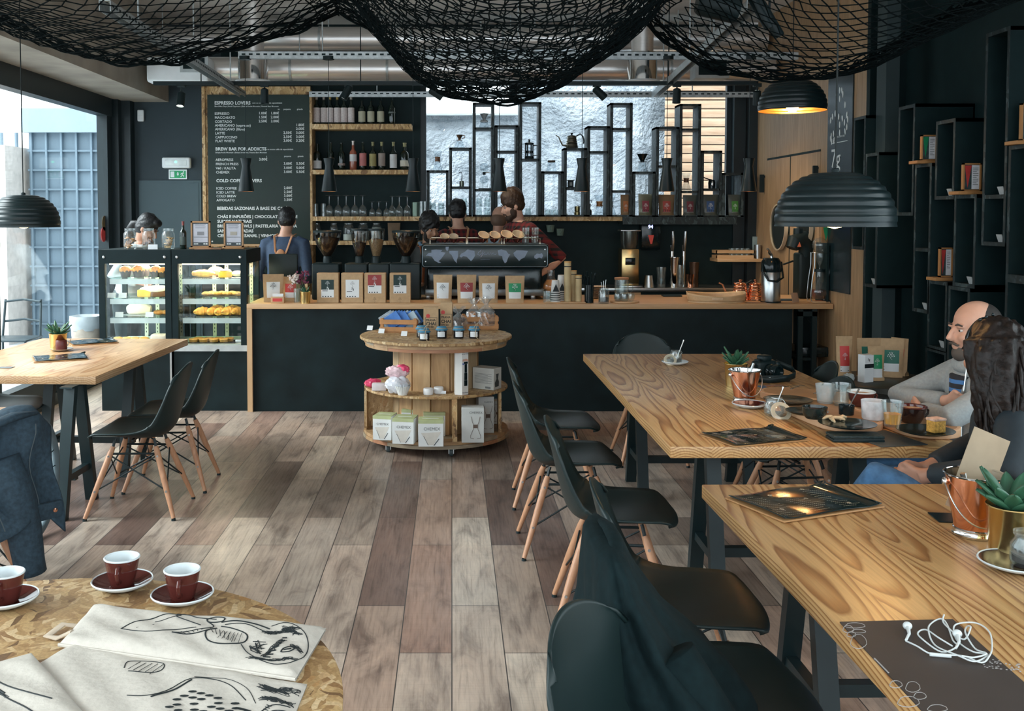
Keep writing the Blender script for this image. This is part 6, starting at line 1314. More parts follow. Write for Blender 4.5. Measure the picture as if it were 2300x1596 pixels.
def cello(px, py, w_, h_, label, inside, seed=1, z=None, base=None, col=None):
 p = base or SP(px, py, zU); t = thing('cellophane_bag', label, 'wrapped treats', p, 0, 'cellophane bags on the drum stand'); rr = random.Random(seed)
 def fn(u, v):
  a = 2*pi*u; v2 = v
  r = w_/2*(1.0 if v < .5 else max(.16, 1-(v-.5)*3.2) if v < .77 else .16+(v-.77)*3.0)*(1+.22*math.sin(a*5+v*7+seed)*(.35+v)) 
  return (r*math.cos(a), r*.75*math.sin(a), v2*h_+.012*math.sin(a*4+seed)*(v > .8))
 MB().grid(fn, 40, 18, closeu=True).build('film', PLASTIC_FILM, t, smooth=25)
 if inside:
  m = MB()
  for i in range(9): m.ell((rr.uniform(-.6, .6)*w_*.42, rr.uniform(-.5, .5)*w_*.3, .018+h_*.40*rr.random()), (.026, .022, .018), 10, 7, fn=lambda d: 1+.2*math.sin(d.x*13+d.z*11))
  m.build('cookies', inside, t)
 return t
cello(1098, 730, .12, .21, 'cellophane bag of caramel cookies at the right of the back crate', CK, 2, base=SP(1093, 742, zU)+Vector((0, .06, .03))); cello(1070, 730, .11, .2, 'cellophane bag of caramel cookies at the left of the back crate', CK, 3, base=SP(1066, 742, zU)+Vector((0, .09, .03))); cello(1030, 735, .11, .17, 'cellophane bag with dark sweets behind the chai bags', M('dark_sweet', (.10, .05, .03), .4), 5, base=SP(1030, 744, zU)+Vector((0, .06, 0)))
for i, (px, py) in enumerate(((830, 741), (856, 748), (907, 754))): q = SP(px, py, zU); obj_at(MB().box(-.022, .022, -.001, .001, 0, .036, T(rx=-.5)), 'price_tag', PAPER, q, '%s clear price tag on the rim of the drum stand' % ['left', 'middle', 'right'][i], 'price tag', 'price tags on the drum stand', rz=-.25)
def SM(px, py): return P(px, py, z=zM)
PINK = M('pink_wrap', (.72, .07, .16), .35, var=.35, sc_=16); PINKW = M('pink_white_wrap', (.72, .50, .53), .35, var=.4, sc_=18)
def crumple(loc, r, mat, name, label, cat, seed, group=None, rz=0):
 m = MB(); m.ell((0, 0, r[2]), r, 28, 18, fn=lambda d: 1+.10*math.sin(d.x*7+seed)*math.cos(d.y*6+seed*2)+.06*math.sin(d.z*15+d.x*11+seed)); return obj_at(m, name, mat, loc, label, cat, group, rz=rz, smooth=30)
t = thing('filter_packet', 'large white packet with a pink top on the middle board', 'packet', SM(893, 884)); crb = lambda rad, c, mt, nm, sd: MB().ell(c, rad, 28, 18, fn=lambda d: 1+.10*math.sin(d.x*7+sd)*math.cos(d.y*6+sd*2)+.06*math.sin(d.z*15+d.x*11+sd)).build(nm, mt, t, smooth=30)
crb((.085, .06, .06), (0, 0, .062), M('white_film_pack', (.68, .68, .72), .2, var=.06), 'packet', 2); crb((.08, .05, .045), (-.005, .03, .145), PINKW, 'pink_panel', 4); crb((.05, .035, .032), (.03, .03, .165), PINK, 'pink_top', 6)
crumple(SM(838, 870), (.06, .045, .032), PINK, 'pink_packet', 'low pink and white packet at the left end of the middle board', 'packet', 3); obj_at(MB().rbox(-.05, .05, -.03, .03, 0, .05, .006), 'white_packet', M('white_pink_pack', (.7, .64, .64), .4, var=.1), SM(852, 876), 'small white box beside the low pink packet', 'packet')
def filters(px, py, label, r=.055, h=.062):
 t = thing('filter_cup_pack', label, 'coffee filters', SM(px, py), 0, 'packs of paper filter cups'); MB().lathe([(0, 0), (r*.55, 0), (r, h), (r*.97, h), (r*.5, .004)], 72, wob=lambda a, z: 1+.04*math.cos(a*24)*(z/h)).build('filter_cups', M('filter_paper', (.72, .72, .70), .8), t); MB().lathe([(0, h*.9), (r*.95, h*.92), (r*.9, h*1.25), (r*.3, h*1.5), (0, h*1.5)], 30, wob=lambda a, z: 1+.1*math.sin(a*5+z*60)).build('film', PLASTIC_FILM, t, smooth=25); return t
filters(904, 886, 'pack of white pleated paper filters at the front of the middle board'); t = filters(936, 872, 'pack of pleated paper filters with a clear gathered top'); 
cello(0, 0, .09, .13, 'clear gathered film standing over the second filter pack', None, 7, base=SM(936, 868)+Vector((0, .0, .06)))
for i, (px, py) in enumerate(((968, 868), (962, 885), (985, 882))): obj_at(MB().lathe([(0, 0), (.032, 0), (.034, .005), (.034, .036), (.03, .042), (0, .043)], 24), 'filter_roll', M('white_roll', (.7, .7, .7), .6), SM(px, py), '%s white wrapped filter roll on the middle board' % ['back', 'front left', 'front right'][i], 'filter roll', 'wrapped rolls on the middle board')
q = SM(990, 884); obj_at(MB().box(-.035, .035, -.001, .001, 0, .022, T(rx=-.6)), 'price_tag', PAPER, q, 'white price tag in front of the filter rolls', 'price tag', rz=-.1)
t = thing('press_box', 'tall hexagonal white box of a coffee press on the middle board', 'box', SM(1036, 884), .1); hx_ = [(.052*math.cos(a), .052*math.sin(a)) for a in [pi/6+i*pi/3 for i in range(6)]]
MB().prism(hx_, 0, .315).build('carton', M('carton_white', (.66, .65, .62), .5, var=.03), t, smooth=20)
k = MB(); Mx = T(.0, 0, 0, pi/6*0) ; Mf = Matrix.Rotation(-pi/6-0, 4, 'Z') @ T(0, -.0455, 0)
Mf = Matrix.Rotation(pi/6+pi/6-pi/3, 4, 'Z') @ T(0, -.0525*math.cos(pi/6)-.001, 0)
Mf = Matrix.Rotation(pi/6, 4, 'Z') @ T(0, -.0462, 0)
for i, s_ in enumerate(('"The best', 'coffee maker', "I've ever owned"+'"')): k.text(s_, .0085, Mf @ T(0, 0, .298-i*.012) @ FRONT, .015, 'CENTER')
k.text('AeroPress', .011, Mf @ T(0, 0, .012) @ FRONT, .015, 'CENTER')
k.build('print', M('navy_ink', (.03, .05, .10), .5), t, smooth=0)
k = MB(); 
for a, b, w2 in ((.06, .10, .013), (.10, .15, .012), (.15, .21, .010), (.21, .225, .016)): k.prism([(-w2, a), (w2, a), (w2, b-.001), (-w2, b-.001)], 0, .0006, Mf @ T(.004, 0, 0) @ FRONT)
k.build('printed_press', BLKG, t, smooth=0)
k = MB(); k.prism([(-.025, .228), (.02, .226), (.024, .236), (.01, .245), (-.02, .242)], 0, .0007, Mf @ FRONT); k.build('printed_hand', M('printed_skin', (.62, .36, .27), .6), t, smooth=0); k = MB(); k.prism([(-.024, .205), (-.008, .205), (-.008, .213), (-.024, .216)], 0, .0008, Mf @ FRONT); k.build('printed_ribbon', M('printed_blue', (.08, .14, .4), .5), t, smooth=0)
def server_box(p, rz, label, w_=.14, h_=.155, d_=.10):
 t = thing('server_box', label, 'box', p, rz); MB().rbox(-w_/2, w_/2, 0, d_, 0, h_, .002, 1).build('carton', M('carton_grey_white', (.48, .48, .45), .5, var=.05), t)
 k = MB()
 for i in range(9): k.box(-w_*.40, w_*.40-.03*(i % 2), -.0008, 0, h_*.72-i*.008, h_*.72-i*.008+.0025)
 k.box(w_*.1, w_*.35, -.0008, 0, .008, .022); k.build('print', M('grey_print', (.16, .17, .17), .6), t, smooth=0)
 k = MB(); k.prism([(.0, .02), (.05, .02), (.055, .05), (.04, .075), (.05, .11), (.012, .11), (.018, .075), (-.005, .05)], 0, .0008, T(w_/2+.0002, .02, 0, pi/2) @ FRONT); k.build('printed_server', M('print_dark', (.05, .06, .06), .5), t, smooth=0)
server_box(SM(1085, 874), -.55, 'grey-white glass server box to the right of the tall press box', .17, .15, .11)
obj_at(MB().lathe([(0, 0), (.03, 0), (.032, .01), (.032, .12), (.014, .16), (.014, .19), (0, .19)], 20), 'clear_bottle', thin_glass('pale_blue_bottle', (.6, .75, .8), .15, .6), SM(893, 862)+Vector((.0, .25, 0)), 'clear blue-tinted bottle behind the drum core on the middle board', 'bottle')
def filter_box(px, py, label, w_=.155, h_=.165, d_=.15, rz=0, g=True, z=zL):
 p = P(px, py, z=z); t = thing('filter_box', label, 'box', p, rz, 'white filter boxes on the drum stand')
 MB().rbox(-w_/2, w_/2, 0, d_, 0, h_-.004, .002, 1).build('carton', M('box_white', (.70, .71, .70), .45, var=.03), t)
 MB().rbox(-w_/2, w_/2, 0, d_, h_-.006, h_, .002, 1).box(-w_/2-.0005, w_/2+.0005, -.0006, 0, h_-.022, h_).build('green_lid', M('lid_sage', (.42, .46, .24), .5), t)
 k = MB().text('CHEMEX', w_*.17, T(-w_*.30, -.001, h_*.62) @ FRONT, .0); k.build('print', M('print_grey', (.09, .10, .10), .5), t, smooth=0)
 k = MB().prism([(-w_*.40, h_*.52), (w_*.40, h_*.56), (w_*.1, h_*.06), (-w_*.1, h_*.06)], 0, .0006, FRONT); k.build('printed_filter', M('print_beige', (.60, .56, .50), .6), t, smooth=0)
 k = MB().prism([(-w_*.30, h_*.40), (-w_*.28, h_*.40), (-w_*.10, h_*.06), (-w_*.12, h_*.06)], 0, .001, FRONT).prism([(w_*.30, h_*.30), (w_*.34, h_*.30), (w_*.14, h_*.05), (w_*.1, h_*.05)], 0, .001, FRONT)
 k.build('printed_outline', M('print_dark', (.05, .06, .06), .5), t, smooth=0)
 k = MB().box(-w_*.35, w_*.3, d_*.45, d_*.5, h_, h_+.0006); k.build('lid_print', PAPER, t, smooth=0); return t
filter_box(858, 988, 'white filter box with a sage lid, front left in the drum stand', .13, .165, .14, -.25); filter_box(905, 997, 'white filter box with a sage lid, front middle in the drum stand', .145, .17, .15, -.18); filter_box(968, 1003, 'white filter box with a sage lid, front right in the drum stand', .165, .175, .13, .0)
filter_box(917, 985, 'white filter box with a sage lid, behind the front middle one', .15, .17, .12, -.15).location += Vector((.02, .15, 0)); filter_box(975, 990, 'white filter box with a sage lid, behind the front right one', .15, .165, .10, .05).location += Vector((0, .14, 0))
def brewer_box(px, py, rz, label, w_=.15, h_=.235, d_=.11):
 p = P(px, py, z=zL); t = thing('brewer_box', label, 'box', p, rz, 'tall brewer boxes on the drum stand'); MB().rbox(-w_/2, w_/2, 0, d_, 0, h_, .002, 1).build('carton', M('box_shade_white', (.55, .56, .54), .5, var=.04), t)
 k = MB().text('CHEMEX', w_*.15, T(-w_*.16, -.001, h_*.83) @ FRONT, .0); k.build('print', M('print_grey', (.09, .10, .10), .5), t, smooth=0)
 k = MB()
 for s_ in (-1, 1): k.tube([(w_*.12+s_*.03, -.0012, h_*.75), (w_*.12+s_*.022, -.0012, h_*.6), (w_*.12+s_*.009, -.0012, h_*.46), (w_*.12+s_*.034, -.0012, h_*.2), (w_*.12+s_*.034, -.0012, h_*.14), (w_*.12+s_*.01, -.0012, h_*.115)], .0016, 4)
 k.box(w_*.12-.016, w_*.12+.016, -.002, 0, h_*.42, h_*.52); k.build('printed_brewer', M('print_brown', (.12, .08, .06), .5), t, smooth=0); return t
brewer_box(1062, 994, .0, 'tall white brewer box right of the wooden divider'); brewer_box(1093, 978, .15, 'second tall white brewer box, farther round the drum', .11, .255, .1).location.y += .08; brewer_box(1117, 960, .3, 'last pale brewer box at the right edge of the drum stand', .08, .17, .09).location.y += .12
# ==== what lies on the tables
HT = .746
def on(px, py, z=HT): return P(px, py, z=z)
# ---- clipboards holding a plastic-sleeved dark menu
CLIPW = plain_wood('clip_board_wood', (.36, .18, .07), (.50, .28, .12), 'x', 12)
FILM = M('glossy_menu', (.010, .020, .020), .10, var=.3, spec=.7)
def clipboard(c, rz, label, w_=.30, d_=.215, seed=1, lines=True, group='menu clipboards on the tables'):
 t = thing('menu_clipboard', label, 'clipboard', c, rz, group)
 MB().rbox(-w_/2, w_/2, -d_/2, d_/2, 0, .005, .0012, 1).build('board', CLIPW, t)
 zf = lambda u, v: .0075+.0045*abs(math.sin(u*5+seed)*math.sin(v*3.5+u*2))+.006*(max(0, u-.86)/.14)**2*(.5+v)+.004*(max(0, .08-u)/.08)
 MB().grid(lambda u, v: (-w_/2+.008+(w_-.012)*u, -d_/2+.006+(d_-.012)*v, zf(u, v)), 30, 22).build('plastic_sleeve', FILM, t, smooth=180, sol=.0012)
 if lines:
  k = MB(); rr = random.Random(seed)
  def put(u, v, du, dv): k.add([(-w_/2+.008+(w_-.012)*a, -d_/2+.006+(d_-.012)*b, zf(a, b)+.0012) for a, b in ((u, v), (u+du, v), (u+du, v+dv), (u, v+dv))], [(0, 1, 2, 3)])
  for col in range(3):
   for i in range(12):
    L = rr.uniform(.1, .25); q = .06+col*.30
    for s_ in range(int(L/.02)): put(q+s_*.02, .10+i*.068, .013, .008)
  for a, b in ((.15, .3), (.55, .55), (.33, .82), (.78, .2), (.7, .86)):
   for s_ in range(8): put(a+.012*math.cos(s_*pi/4), b+.02*math.sin(s_*pi/4), .012, .018)
  k.build('menu_print', M('menu_print_cream', (.42, .36, .26), .5), t, smooth=0)
 MB().tube([(w_/2-.02, d_/2-.03, .012), (w_/2+.002, d_/2-.012, .016), (w_/2-.01, d_/2+.0, .011)], .006, 8).build('clip', BLK2, t); return t
clipboard(on(1805, 1130), math.radians(23), 'large clipboard menu in a shiny sleeve on the nearest table', .385, .265, 2)
clipboard(on(1692, 983), math.radians(20), 'clipboard menu at the near corner of the long table', .345, .24, 5)
clipboard(on(134, 805), math.radians(26), 'clipboard menu on the window table, nearer the viewer than the candle', .31, .25, 7)
clipboard(on(206, 769), math.radians(32), 'clipboard menu on the window table, behind the brass pot', .31, .24, 9)
tag(obj_at(MB().rbox(-.04, .04, -.028, .028, 0, .002, .0006, 1), 'small_card', M('grey_card', (.12, .15, .16), .5), on(14, 825), '', ''), 'small grey card at the left edge of the window table', 'card')
# ---- succulents
succulent(on(131, 785), 'spiky succulent in a brass pot on the window table', .056, .105, 16, .11, seed=11, up=1.0, wide=.2)
succulent(on(1652, 866), 'succulent in a brass pot on the long table behind the copper bucket', .058, .115, 18, .10, seed=12, up=.85, wide=.26)
succulent(on(2272, 1242), 'broad-leaved succulent in a brass pot at the right edge of the near table', .062, .125, 18, .115, seed=14, up=.95, wide=.36)
# ---- candle with saucer on the window table
p = on(138, 787); sa = MB().lathe([(0, .0), (.04, 0), (.072, .012), (.074, .015), (.04, .004), (0, .004)], 36); obj_at(sa, 'saucer', M('brown_cream_saucer', (.40, .33, .27), .3), p, 'pale saucer under the dark red candle on the window table', 'saucer')
t = thing('candle', 'dark red jar candle on a saucer on the window table', 'candle', p+Vector((0, 0, .0045)), 0); MB().lathe([(0, 0), (.033, 0), (.036, .006), (.036, .062), (.034, .065), (0, .062)], 28).build('candle_body', M('dark_red_wax', (.10, .016, .014), .35), t); MB().tube([(.04, 0, .03), (.06, -.01, .06), (.066, -.012, .07)], .004, 6).build('spoon', STEEL, t)
# ---- copper buckets
def bucket(loc, label, rt, rb, h, group='copper buckets on the tables', bail=True, rz=0):
 t = thing('copper_bucket', label, 'bucket', loc, rz, group)
 MB().lathe([(rb*.96, .012), (rb, .02), (rt, h), ], 48).build('copper_body', COPPER, t); MB().lathe([(rt*.985, h-.001), (rb*.97, .022), (0, .02)], 48).build('steel_lining', CHROME, t)
 MB().tube([((rt+.001)*math.cos(a*pi/24), (rt+.001)*math.sin(a*pi/24), h) for a in range(48)], .0032, 8, closed=True).build('rolled_rim', CHROME, t)
 MB().lathe([(0, 0), (rb*1.06, 0), (rb*1.12, .006), (rb*1.04, .013), (rb*1.06, .02), (rb*.98, .024), (0, .022)], 48).build('foot_ring', CHROME, t)
 if bail:
  for s_ in (-1, 1): MB().ell((s_*(rt*.97+.004), 0, h*.86), (.008, .012, .012), 12, 8).build('handle_lug', CHROME, t)
  MB().tube([((rt+.004)*math.cos(a), -(rt*.95)*abs(math.sin(a))**.8*.99-.004, h*.86-(h*.62)*math.sin(a)**1.2) for a in [i*pi/24 for i in range(25)]], .0022, 8).build('bail_handle', STEEL, t)
 return t
b1 = bucket(on(2188, 1200), 'large copper bucket holding a brown card on the near table', .078, .052, .170, rz=-.15)
bp = b1.location
tag(obj_at(MB().box(-.055, .055, -.001, .001, 0, .235, T(ry=.40, rx=-.12)), 'brown_card', M('brown_card', (.36, .28, .19), .8), (bp.x-.02, bp.y+.022, bp.z+.055), '', ''), 'brown card sheet leaning in the large copper bucket', 'card'); 
tag(obj_at(MB().tube([(0, 0, 0), (.005, 0, .10), (-.008, 0, .145)], [.004, .004, .008], 8), 'bucket_spoon', STEEL, (bp.x-.035, bp.y-.015, bp.z+.03), '', ''), 'handle of a spoon standing in the large copper bucket', 'spoon')
b2 = bucket(on(1672, 901), 'copper bucket with a spoon on the long table in front of the succulent', .073, .048, .150, rz=.2)
tag(obj_at(MB().tube([(-.01, 0, 0), (.02, 0, .09), (.045, 0, .15)], [.004, .005, .007], 8), 'bucket_spoon', STEEL, b2.location+Vector((0, .01, .03)), '', ''), 'handle of a spoon standing in the copper bucket on the long table', 'spoon')
tag(obj_at(MB().rbox(-.035, .035, -.045, .045, 0, .003, .001, 1), 'black_card', BLKG, on(2124, 1163), '', '', rz=-.1), 'small black card lying left of the large copper bucket', 'card')
# ---- jars with swing lids
def swing_jar(loc, label, r=.036, h=.07, lid=True, spoon=None, fill=None, lid_at=(0, -.05), lid_tilt=.8):
 t = thing('swing_top_jar', label, 'jar', loc, 0, 'small glass jars on the tables')
 MB().lathe([(0, .002), (r*.85, 0), (r, .01), (r, h*.62), (r*.78, h*.8), (r*.78, h*.9), (r*.86, h*.92), (r*.86, h), (r*.72, h), (r*.72, h*.82), (r*.93, h*.6), (r*.93, .012), (0, .008)], 32).build('glass_body', GLASS, t)
 if fill: MB().lathe([(0, .009), (r*.88, .011), (r*.9, h*.32), (0, h*.34)], 20).build('contents', fill, t)
 if lid:
  Mx = T(lid_at[0], lid_at[1], r*.62, rx=lid_tilt); MB().lathe([(r*.62, -.004), (r*1.0, -.004), (r*1.05, .0), (r*1.0, .006), (r*.62, .006)], 36, Mx).build('rubber_seal', M('cream_rubber', (.62, .52, .38), .6), t); MB().lathe([(0, .010), (r*.5, .009), (r*.95, .006), (r*1.08, .001), (r*1.05, -.004), (0, -.004)], 32, Mx).build('lid', GLASS, t)
  w = MB().tube([Mx @ Vector((-r*1.0, 0, 0)), Vector((-r*.9, -r*.4, h*.85)), Vector((-r*.86, 0, h*.9)), Vector((0, r*.9, h*.9)), Vector((r*.86, 0, h*.9)), Vector((r*.9, -r*.4, h*.85)), Mx @ Vector((r*1.0, 0, 0))], .0016, 6); w.tube([Mx @ Vector((-.008, -r*1.1, .0)), Mx @ Vector((-.008, -r*1.35, 0)), Mx @ Vector((.008, -r*1.35, 0)), Mx @ Vector((.008, -r*1.1, 0))], .002, 6); w.build('wire_clasp', STEEL, t)
 if spoon: MB().tube([(0, .0, .02), Vector(spoon)*.9, spoon], [.003, .003, .005], 8).build('spoon', STEEL, t)
 return t
def saucer(loc, label, r=.075, mat=None, rim=None, group='maroon saucers on the tables'):
 t = thing('saucer', label, 'saucer', loc, 0, group)
 MB().lathe([(0, .0), (r*.5, .0), (r*.55, .002), (r*.98, .016), (r*.985, .0185), (r*.95, .018), (r*.55, .006), (0, .006)], 48).build('saucer_dish', mat or CUPB, t)
 MB().lathe([(r*.60, .0018), (r*.98, .0145), (r*1.012, .0185), (r*.99, .021), (r*.955, .0195), (r*.985, .0172)], 48).build('white_rim', rim or CUPW, t); return t
p = on(1516, 818); saucer(p, 'saucer under the small jar at the far end of the long table', .078, CUPW); swing_jar(p+Vector((.008, .01, .0065)), 'small jar with its lid open and a spoon, far end of the long table', .036, .075, spoon=(.05, .02, .135), fill=DARKF, lid_at=(-.042, -.035), lid_tilt=1.0)
p = on(1684, 914); saucer(p, 'maroon saucer with a white rim in front of the copper bucket', .080)
swing_jar(on(1738, 932), 'open small jar beside the maroon saucer on the long table', .043, .078, spoon=(.05, .03, .12), lid_at=(.012, -.058), lid_tilt=1.0)
p = on(2282, 1275); saucer(p, 'maroon saucer with a white rim at the right edge of the near table', .088, M('dark_maroon', (.035, .014, .012), .1, spec=.6)); swing_jar(p+Vector((.035, .0, .0065)), 'bulbous small jar on the saucer at the right edge of the near table', .046, .085, lid=False, fill=DARKF)
# ---- camera with strap
t = thing('camera', 'black camera with a long lens lying on the long table', 'camera', on(1715, 848), .5); MB().rbox(-.07, .07, -.035, .03, 0, .095, .014, 3).build('camera_body', BLK2, t); MB().rbox(-.03, .035, -.03, .03, .09, .125, .012, 3).build('viewfinder_hump', BLK2, t)
MB().lathe([(.036, 0), (.038, .02), (.034, .03), (.038, .04), (.038, .07), (.034, .075), (.028, .075), (.02, .06), (0, .058)], 28, T(.0, -.035, .045) @ Matrix.Rotation(pi/2, 4, 'X')).build('lens', BLKG, t); MB().rbox(.045, .078, -.05, .01, .0, .09, .012, 3).build('grip', BLK2, t); MB().cyl(.014, .095, .105, 18, T(-.05, 0, 0)).build('dial', BLK2, t)
st = [(-.075, 0, .075), (-.13, -.02, .055), (-.15, -.08, .02), (-.10, -.14, .012), (0, -.165, .02), (.08, -.15, .03), (.12, -.09, .05), (.078, -.01, .08)]
sm = MB(); pts = [Vector(q) for q in st]
def strap(u, v):
 q = u*(len(pts)-1); i = min(int(q), len(pts)-2); f = q-i; a = pts[i].lerp(pts[i+1], f); return (a.x, a.y-.004*(v-.5), a.z+.032*(v-.5)+.0)
sm.grid(strap, 40, 2); s_ = sm.build('strap', BLK2, t, smooth=180, sol=.003)
ca = on(1740, 857)
t = thing('camera_strap_end', 'black camera strap band with white letters on the long table', 'strap', ca, .12); MB().rbox(-.085, .085, -.006, .006, 0, .034, .003, 2, M=T(rx=-.3)).build('band', BLK2, t); k = MB().text('EOS DIG', .026, T(-.035, -.0075, .008, rx=0) @ Matrix.Rotation(-.3, 4, 'X') @ FRONT, .0); k.build('lettering', INKW, t, smooth=0)
t = thing('printed_flyer', 'small colourful flyer on the long table below the camera', 'flyer', on(1735, 869), .15); MB().rbox(-.07, .07, -.045, .045, 0, .003, .001, 1).build('sheet', M('flyer_blue', (.06, .14, .26), .4, var=.6, sc_=30), t); MB().box(-.03, .06, -.03, .03, .003, .0036).build('picture', M('flyer_orange', (.45, .16, .06), .4, var=.7, sc_=50), t, smooth=0)
# ---- wooden trays with used dishes
TRAYW = plain_wood('tray_beech', (.58, .31, .16), (.70, .43, .25), 'x', 10)
DPL = M('dark_plate_glaze', (.014, .022, .020), .12, var=.5, sc_=40, spec=.6)
def stadium(L, W, n=14): return [(L/2-W/2+W/2*math.cos(a), W/2*math.sin(a)) for a in [-pi/2+pi*i/n for i in range(n+1)]]+[(-L/2+W/2+W/2*math.cos(a), W/2*math.sin(a)) for a in [pi/2+pi*i/n for i in range(n+1)]]
def tray(a, b, W, label, extra=.10):
 """rounded board running between two points on the table"""
 d = b-a; L = d.length+extra; c = (a+b)/2; t = thing('wooden_tray', label, 'tray', c, math.atan2(d.y, d.x), 'wooden serving trays on the long table')
 o = MB().prism(stadium(L, W), -.0, .034).build('board', TRAYW, t, smooth=30); md = o.modifiers.new('b', 'BEVEL'); md.width = .004; md.segments = 2; md.limit_method = 'ANGLE'
 MB().prism(stadium(L-.03, W-.03), .034, .0348).build('inner_face', M('tray_inner', (.36, .19, .09), .5), t, smooth=0); return t
trC = tray(on(1822, 925), on(1904, 957), .27, 'wooden tray with two dark plates and a bowl, middle of the group', .275)
trD = tray(on(1975, 930), on(2080, 971), .25, 'wooden tray with orange juice and cake nearest the right table corner', .26)
trB = tray(on(1768, 894), on(1880, 906), .25, 'wooden tray at the back carrying a dark plate and empty glasses', .25)
HZ = HT+.0355
def onz(px, py): return P(px, py, z=HZ)
def plate(px, py, r, label, z=None, sy=1.):
 t = MB().lathe([(0, 0), (r*.7, 0), (r*.98, .010), (r, .013), (r*.97, .013), (r*.7, .005), (0, .005)], 48); q = onz(px, py) if z is None else P(px, py, z=z)
 return obj_at(t, 'dark_plate', DPL, q, label, 'plate', 'dark glazed plates on the long table')
plate(1770, 902, .108, 'dark oval plate on the back tray with crumbs'); plate(1762, 880, .09, 'dark plate behind the back tray with cutlery', HT)
plate(1812, 928, .088, 'dark plate at the far end of the middle tray'); plate(1903, 956, .112, 'dark plate with bread crusts at the near end of the middle tray'); plate(2078, 971, .108, 'dark plate with a cake slice at the near end of the right tray'); plate(1985, 926, .06, 'small dark plate at the back of the right tray', HT)
tag(obj_at(MB().rbox(-.14, .14, -.10, .10, 0, .003, .001, 1), 'grey_placemat', M('grey_mat', (.06, .07, .068), .6), on(1828, 884), '', '', rz=-.1), 'grey paper mat at the back of the used trays', 'placemat')
tag(obj_at(MB().rbox(-.10, .10, -.13, .13, 0, .003, .001, 1), 'grey_placemat', MATS['grey_mat'], on(1985, 985), '', '', rz=.2), 'grey paper mat between the two near trays', 'placemat')
BREAD = M('bread_crust', (.60, .45, .27), .8, var=.2, sc_=60); k = 0
for i, (px, py, rz) in enumerate(((1862, 946, .3), (1880, 948, -.3), (1893, 946, .9), (1872, 951, 1.4))):
 m = MB().tube([(-.03, 0, .006), (-.01, .006, .012), (.012, .004, .012), (.03, -.004, .007)], [.004, .008, .008, .004], 8); obj_at(m, 'bread_crust', BREAD, onz(px, py)+Vector((0, 0, .0065)), '%s bread crust left on the dark plate of the middle tray' % ['leftmost', 'middle', 'rightmost', 'nearest'][i], 'bread crust', 'bread crusts on the dark plate', rz=rz, smooth=50)
def knife(px, py, L, rz, label, z=.035):
 obj_at(MB().tube([(-L/2, 0, 0), (-.01, 0, 0), (0, 0, 0), (L/2, 0, 0)], [.0055, .0045, .003, .006], 8, flat=.35), 'cutlery', CHROME, on(px, py)+Vector((0, 0, z)), label, 'cutlery', 'cutlery on the trays', rz=rz)
knife(1765, 876, .2, .15, 'fork lying across the plate behind the back tray', .02); knife(1785, 893, .12, .9, 'spoon resting on the dark plate of the back tray', .05); knife(1866, 917, .19, .28, 'knife laid across the small dark bowl', .075)
t = thing('small_bowl', 'dark glazed bowl on the middle tray', 'bowl', onz(1829, 942)+Vector((0, 0, .006))); MB().lathe([(0, 0), (.034, 0), (.048, .02), (.052, .048), (.049, .048), (.044, .02), (0, .008)], 32).build('bowl_body', DPL, t); MB().lathe([(0, .036), (.047, .036)], 24).build('jam', M('dark_jam_fill', (.06, .02, .012), .15), t)
t = thing('sauce_cup', 'small black sauce cup with a spoon on the middle tray', 'cup', onz(1901, 930)); MB().lathe([(0, 0), (.030, 0), (.033, .04), (.030, .04), (.026, .008), (0, .006)], 28).build('cup_body', BLKG, t); MB().tube([(0, 0, .01), (.03, .01, .06), (.06, .02, .105)], [.004, .003, .006], 8, flat=.5).build('spoon', CHROME, t)
RG = lambda r0, r1, h: [(0, 0), (r0*.95, 0), (r0, .004), (r1, h), (r1*.955, h), (r0*.9, .010), (0, .009)]
octo = lambda a, z: 1+.022*abs(math.cos(a*5))*(1 if z < .075 else 0)
obj_at(MB().lathe(RG(.034, .043, .085), 50, wob=octo), 'drinking_glass', thin_glass('smeared_glass', (.90, .93, .94), .12, .7, .1, .22), onz(1853, 904), 'short smeared empty glass on the back tray', 'glass')
obj_at(MB().lathe(RG(.030, .043, .098), 50, wob=octo), 'drinking_glass', GLASS, onz(1889, 910), 'clear ribbed empty glass on the back tray', 'glass')
t = thing('juice_glass', 'ribbed glass half full of orange juice on the right tray', 'glass', onz(2004, 957)); MB().lathe(RG(.030, .043, .102), 50, wob=octo).build('glass_body', GLASS, t); MB().lathe([(0, .011), (.0275, .011), (.0335, .052), (0, .053)], 32).build('orange_juice', M('juice_orange', (.85, .36, .04), .3, emit=0), t)
obj_at(MB().lathe(RG(.044, .049, .078), 40), 'yoghurt_pot', M('smeared_white', (.62, .63, .65), .35, var=.3, sc_=22), onz(1961, 940), 'white smeared pot beside the orange juice on the right tray', 'pot')
FOAM = M('milk_foam', (.50, .30, .17), .6, var=.35, sc_=30)
mug(onz(1934, 912), 'large maroon cup of foamy coffee on the back tray', .066, .058, .03, 'large maroon coffee cups', CUPW, rz=1.9, drink=FOAM); mug(onz(2047, 948), 'large dark cup of foamy coffee on the right tray', .066, .058, .034, 'large maroon coffee cups', CUPB, rz=1.9, drink=FOAM, outer=M('brown_black_glaze', (.022, .010, .008), .1, spec=.6))
t = thing('cake_slice', 'square slice of sugared sponge cake on the dark plate', 'cake', onz(2102, 973)+Vector((0, 0, .006)), .35); MB().rbox(-.028, .028, -.022, .022, 0, .048, .004, 2).build('sponge', M('sponge', (.55, .30, .06), .85, var=.35, sc_=90, bmp=.6), t); MB().rbox(-.030, .030, -.024, .024, .045, .056, .004, 2).build('sugar_top', M('sugar_top', (.62, .40, .30), .8, var=.3, sc_=60), t)
knife(2045, 966, .10, .1, 'crumpled silver spoon on the plate beside the cake', .042)
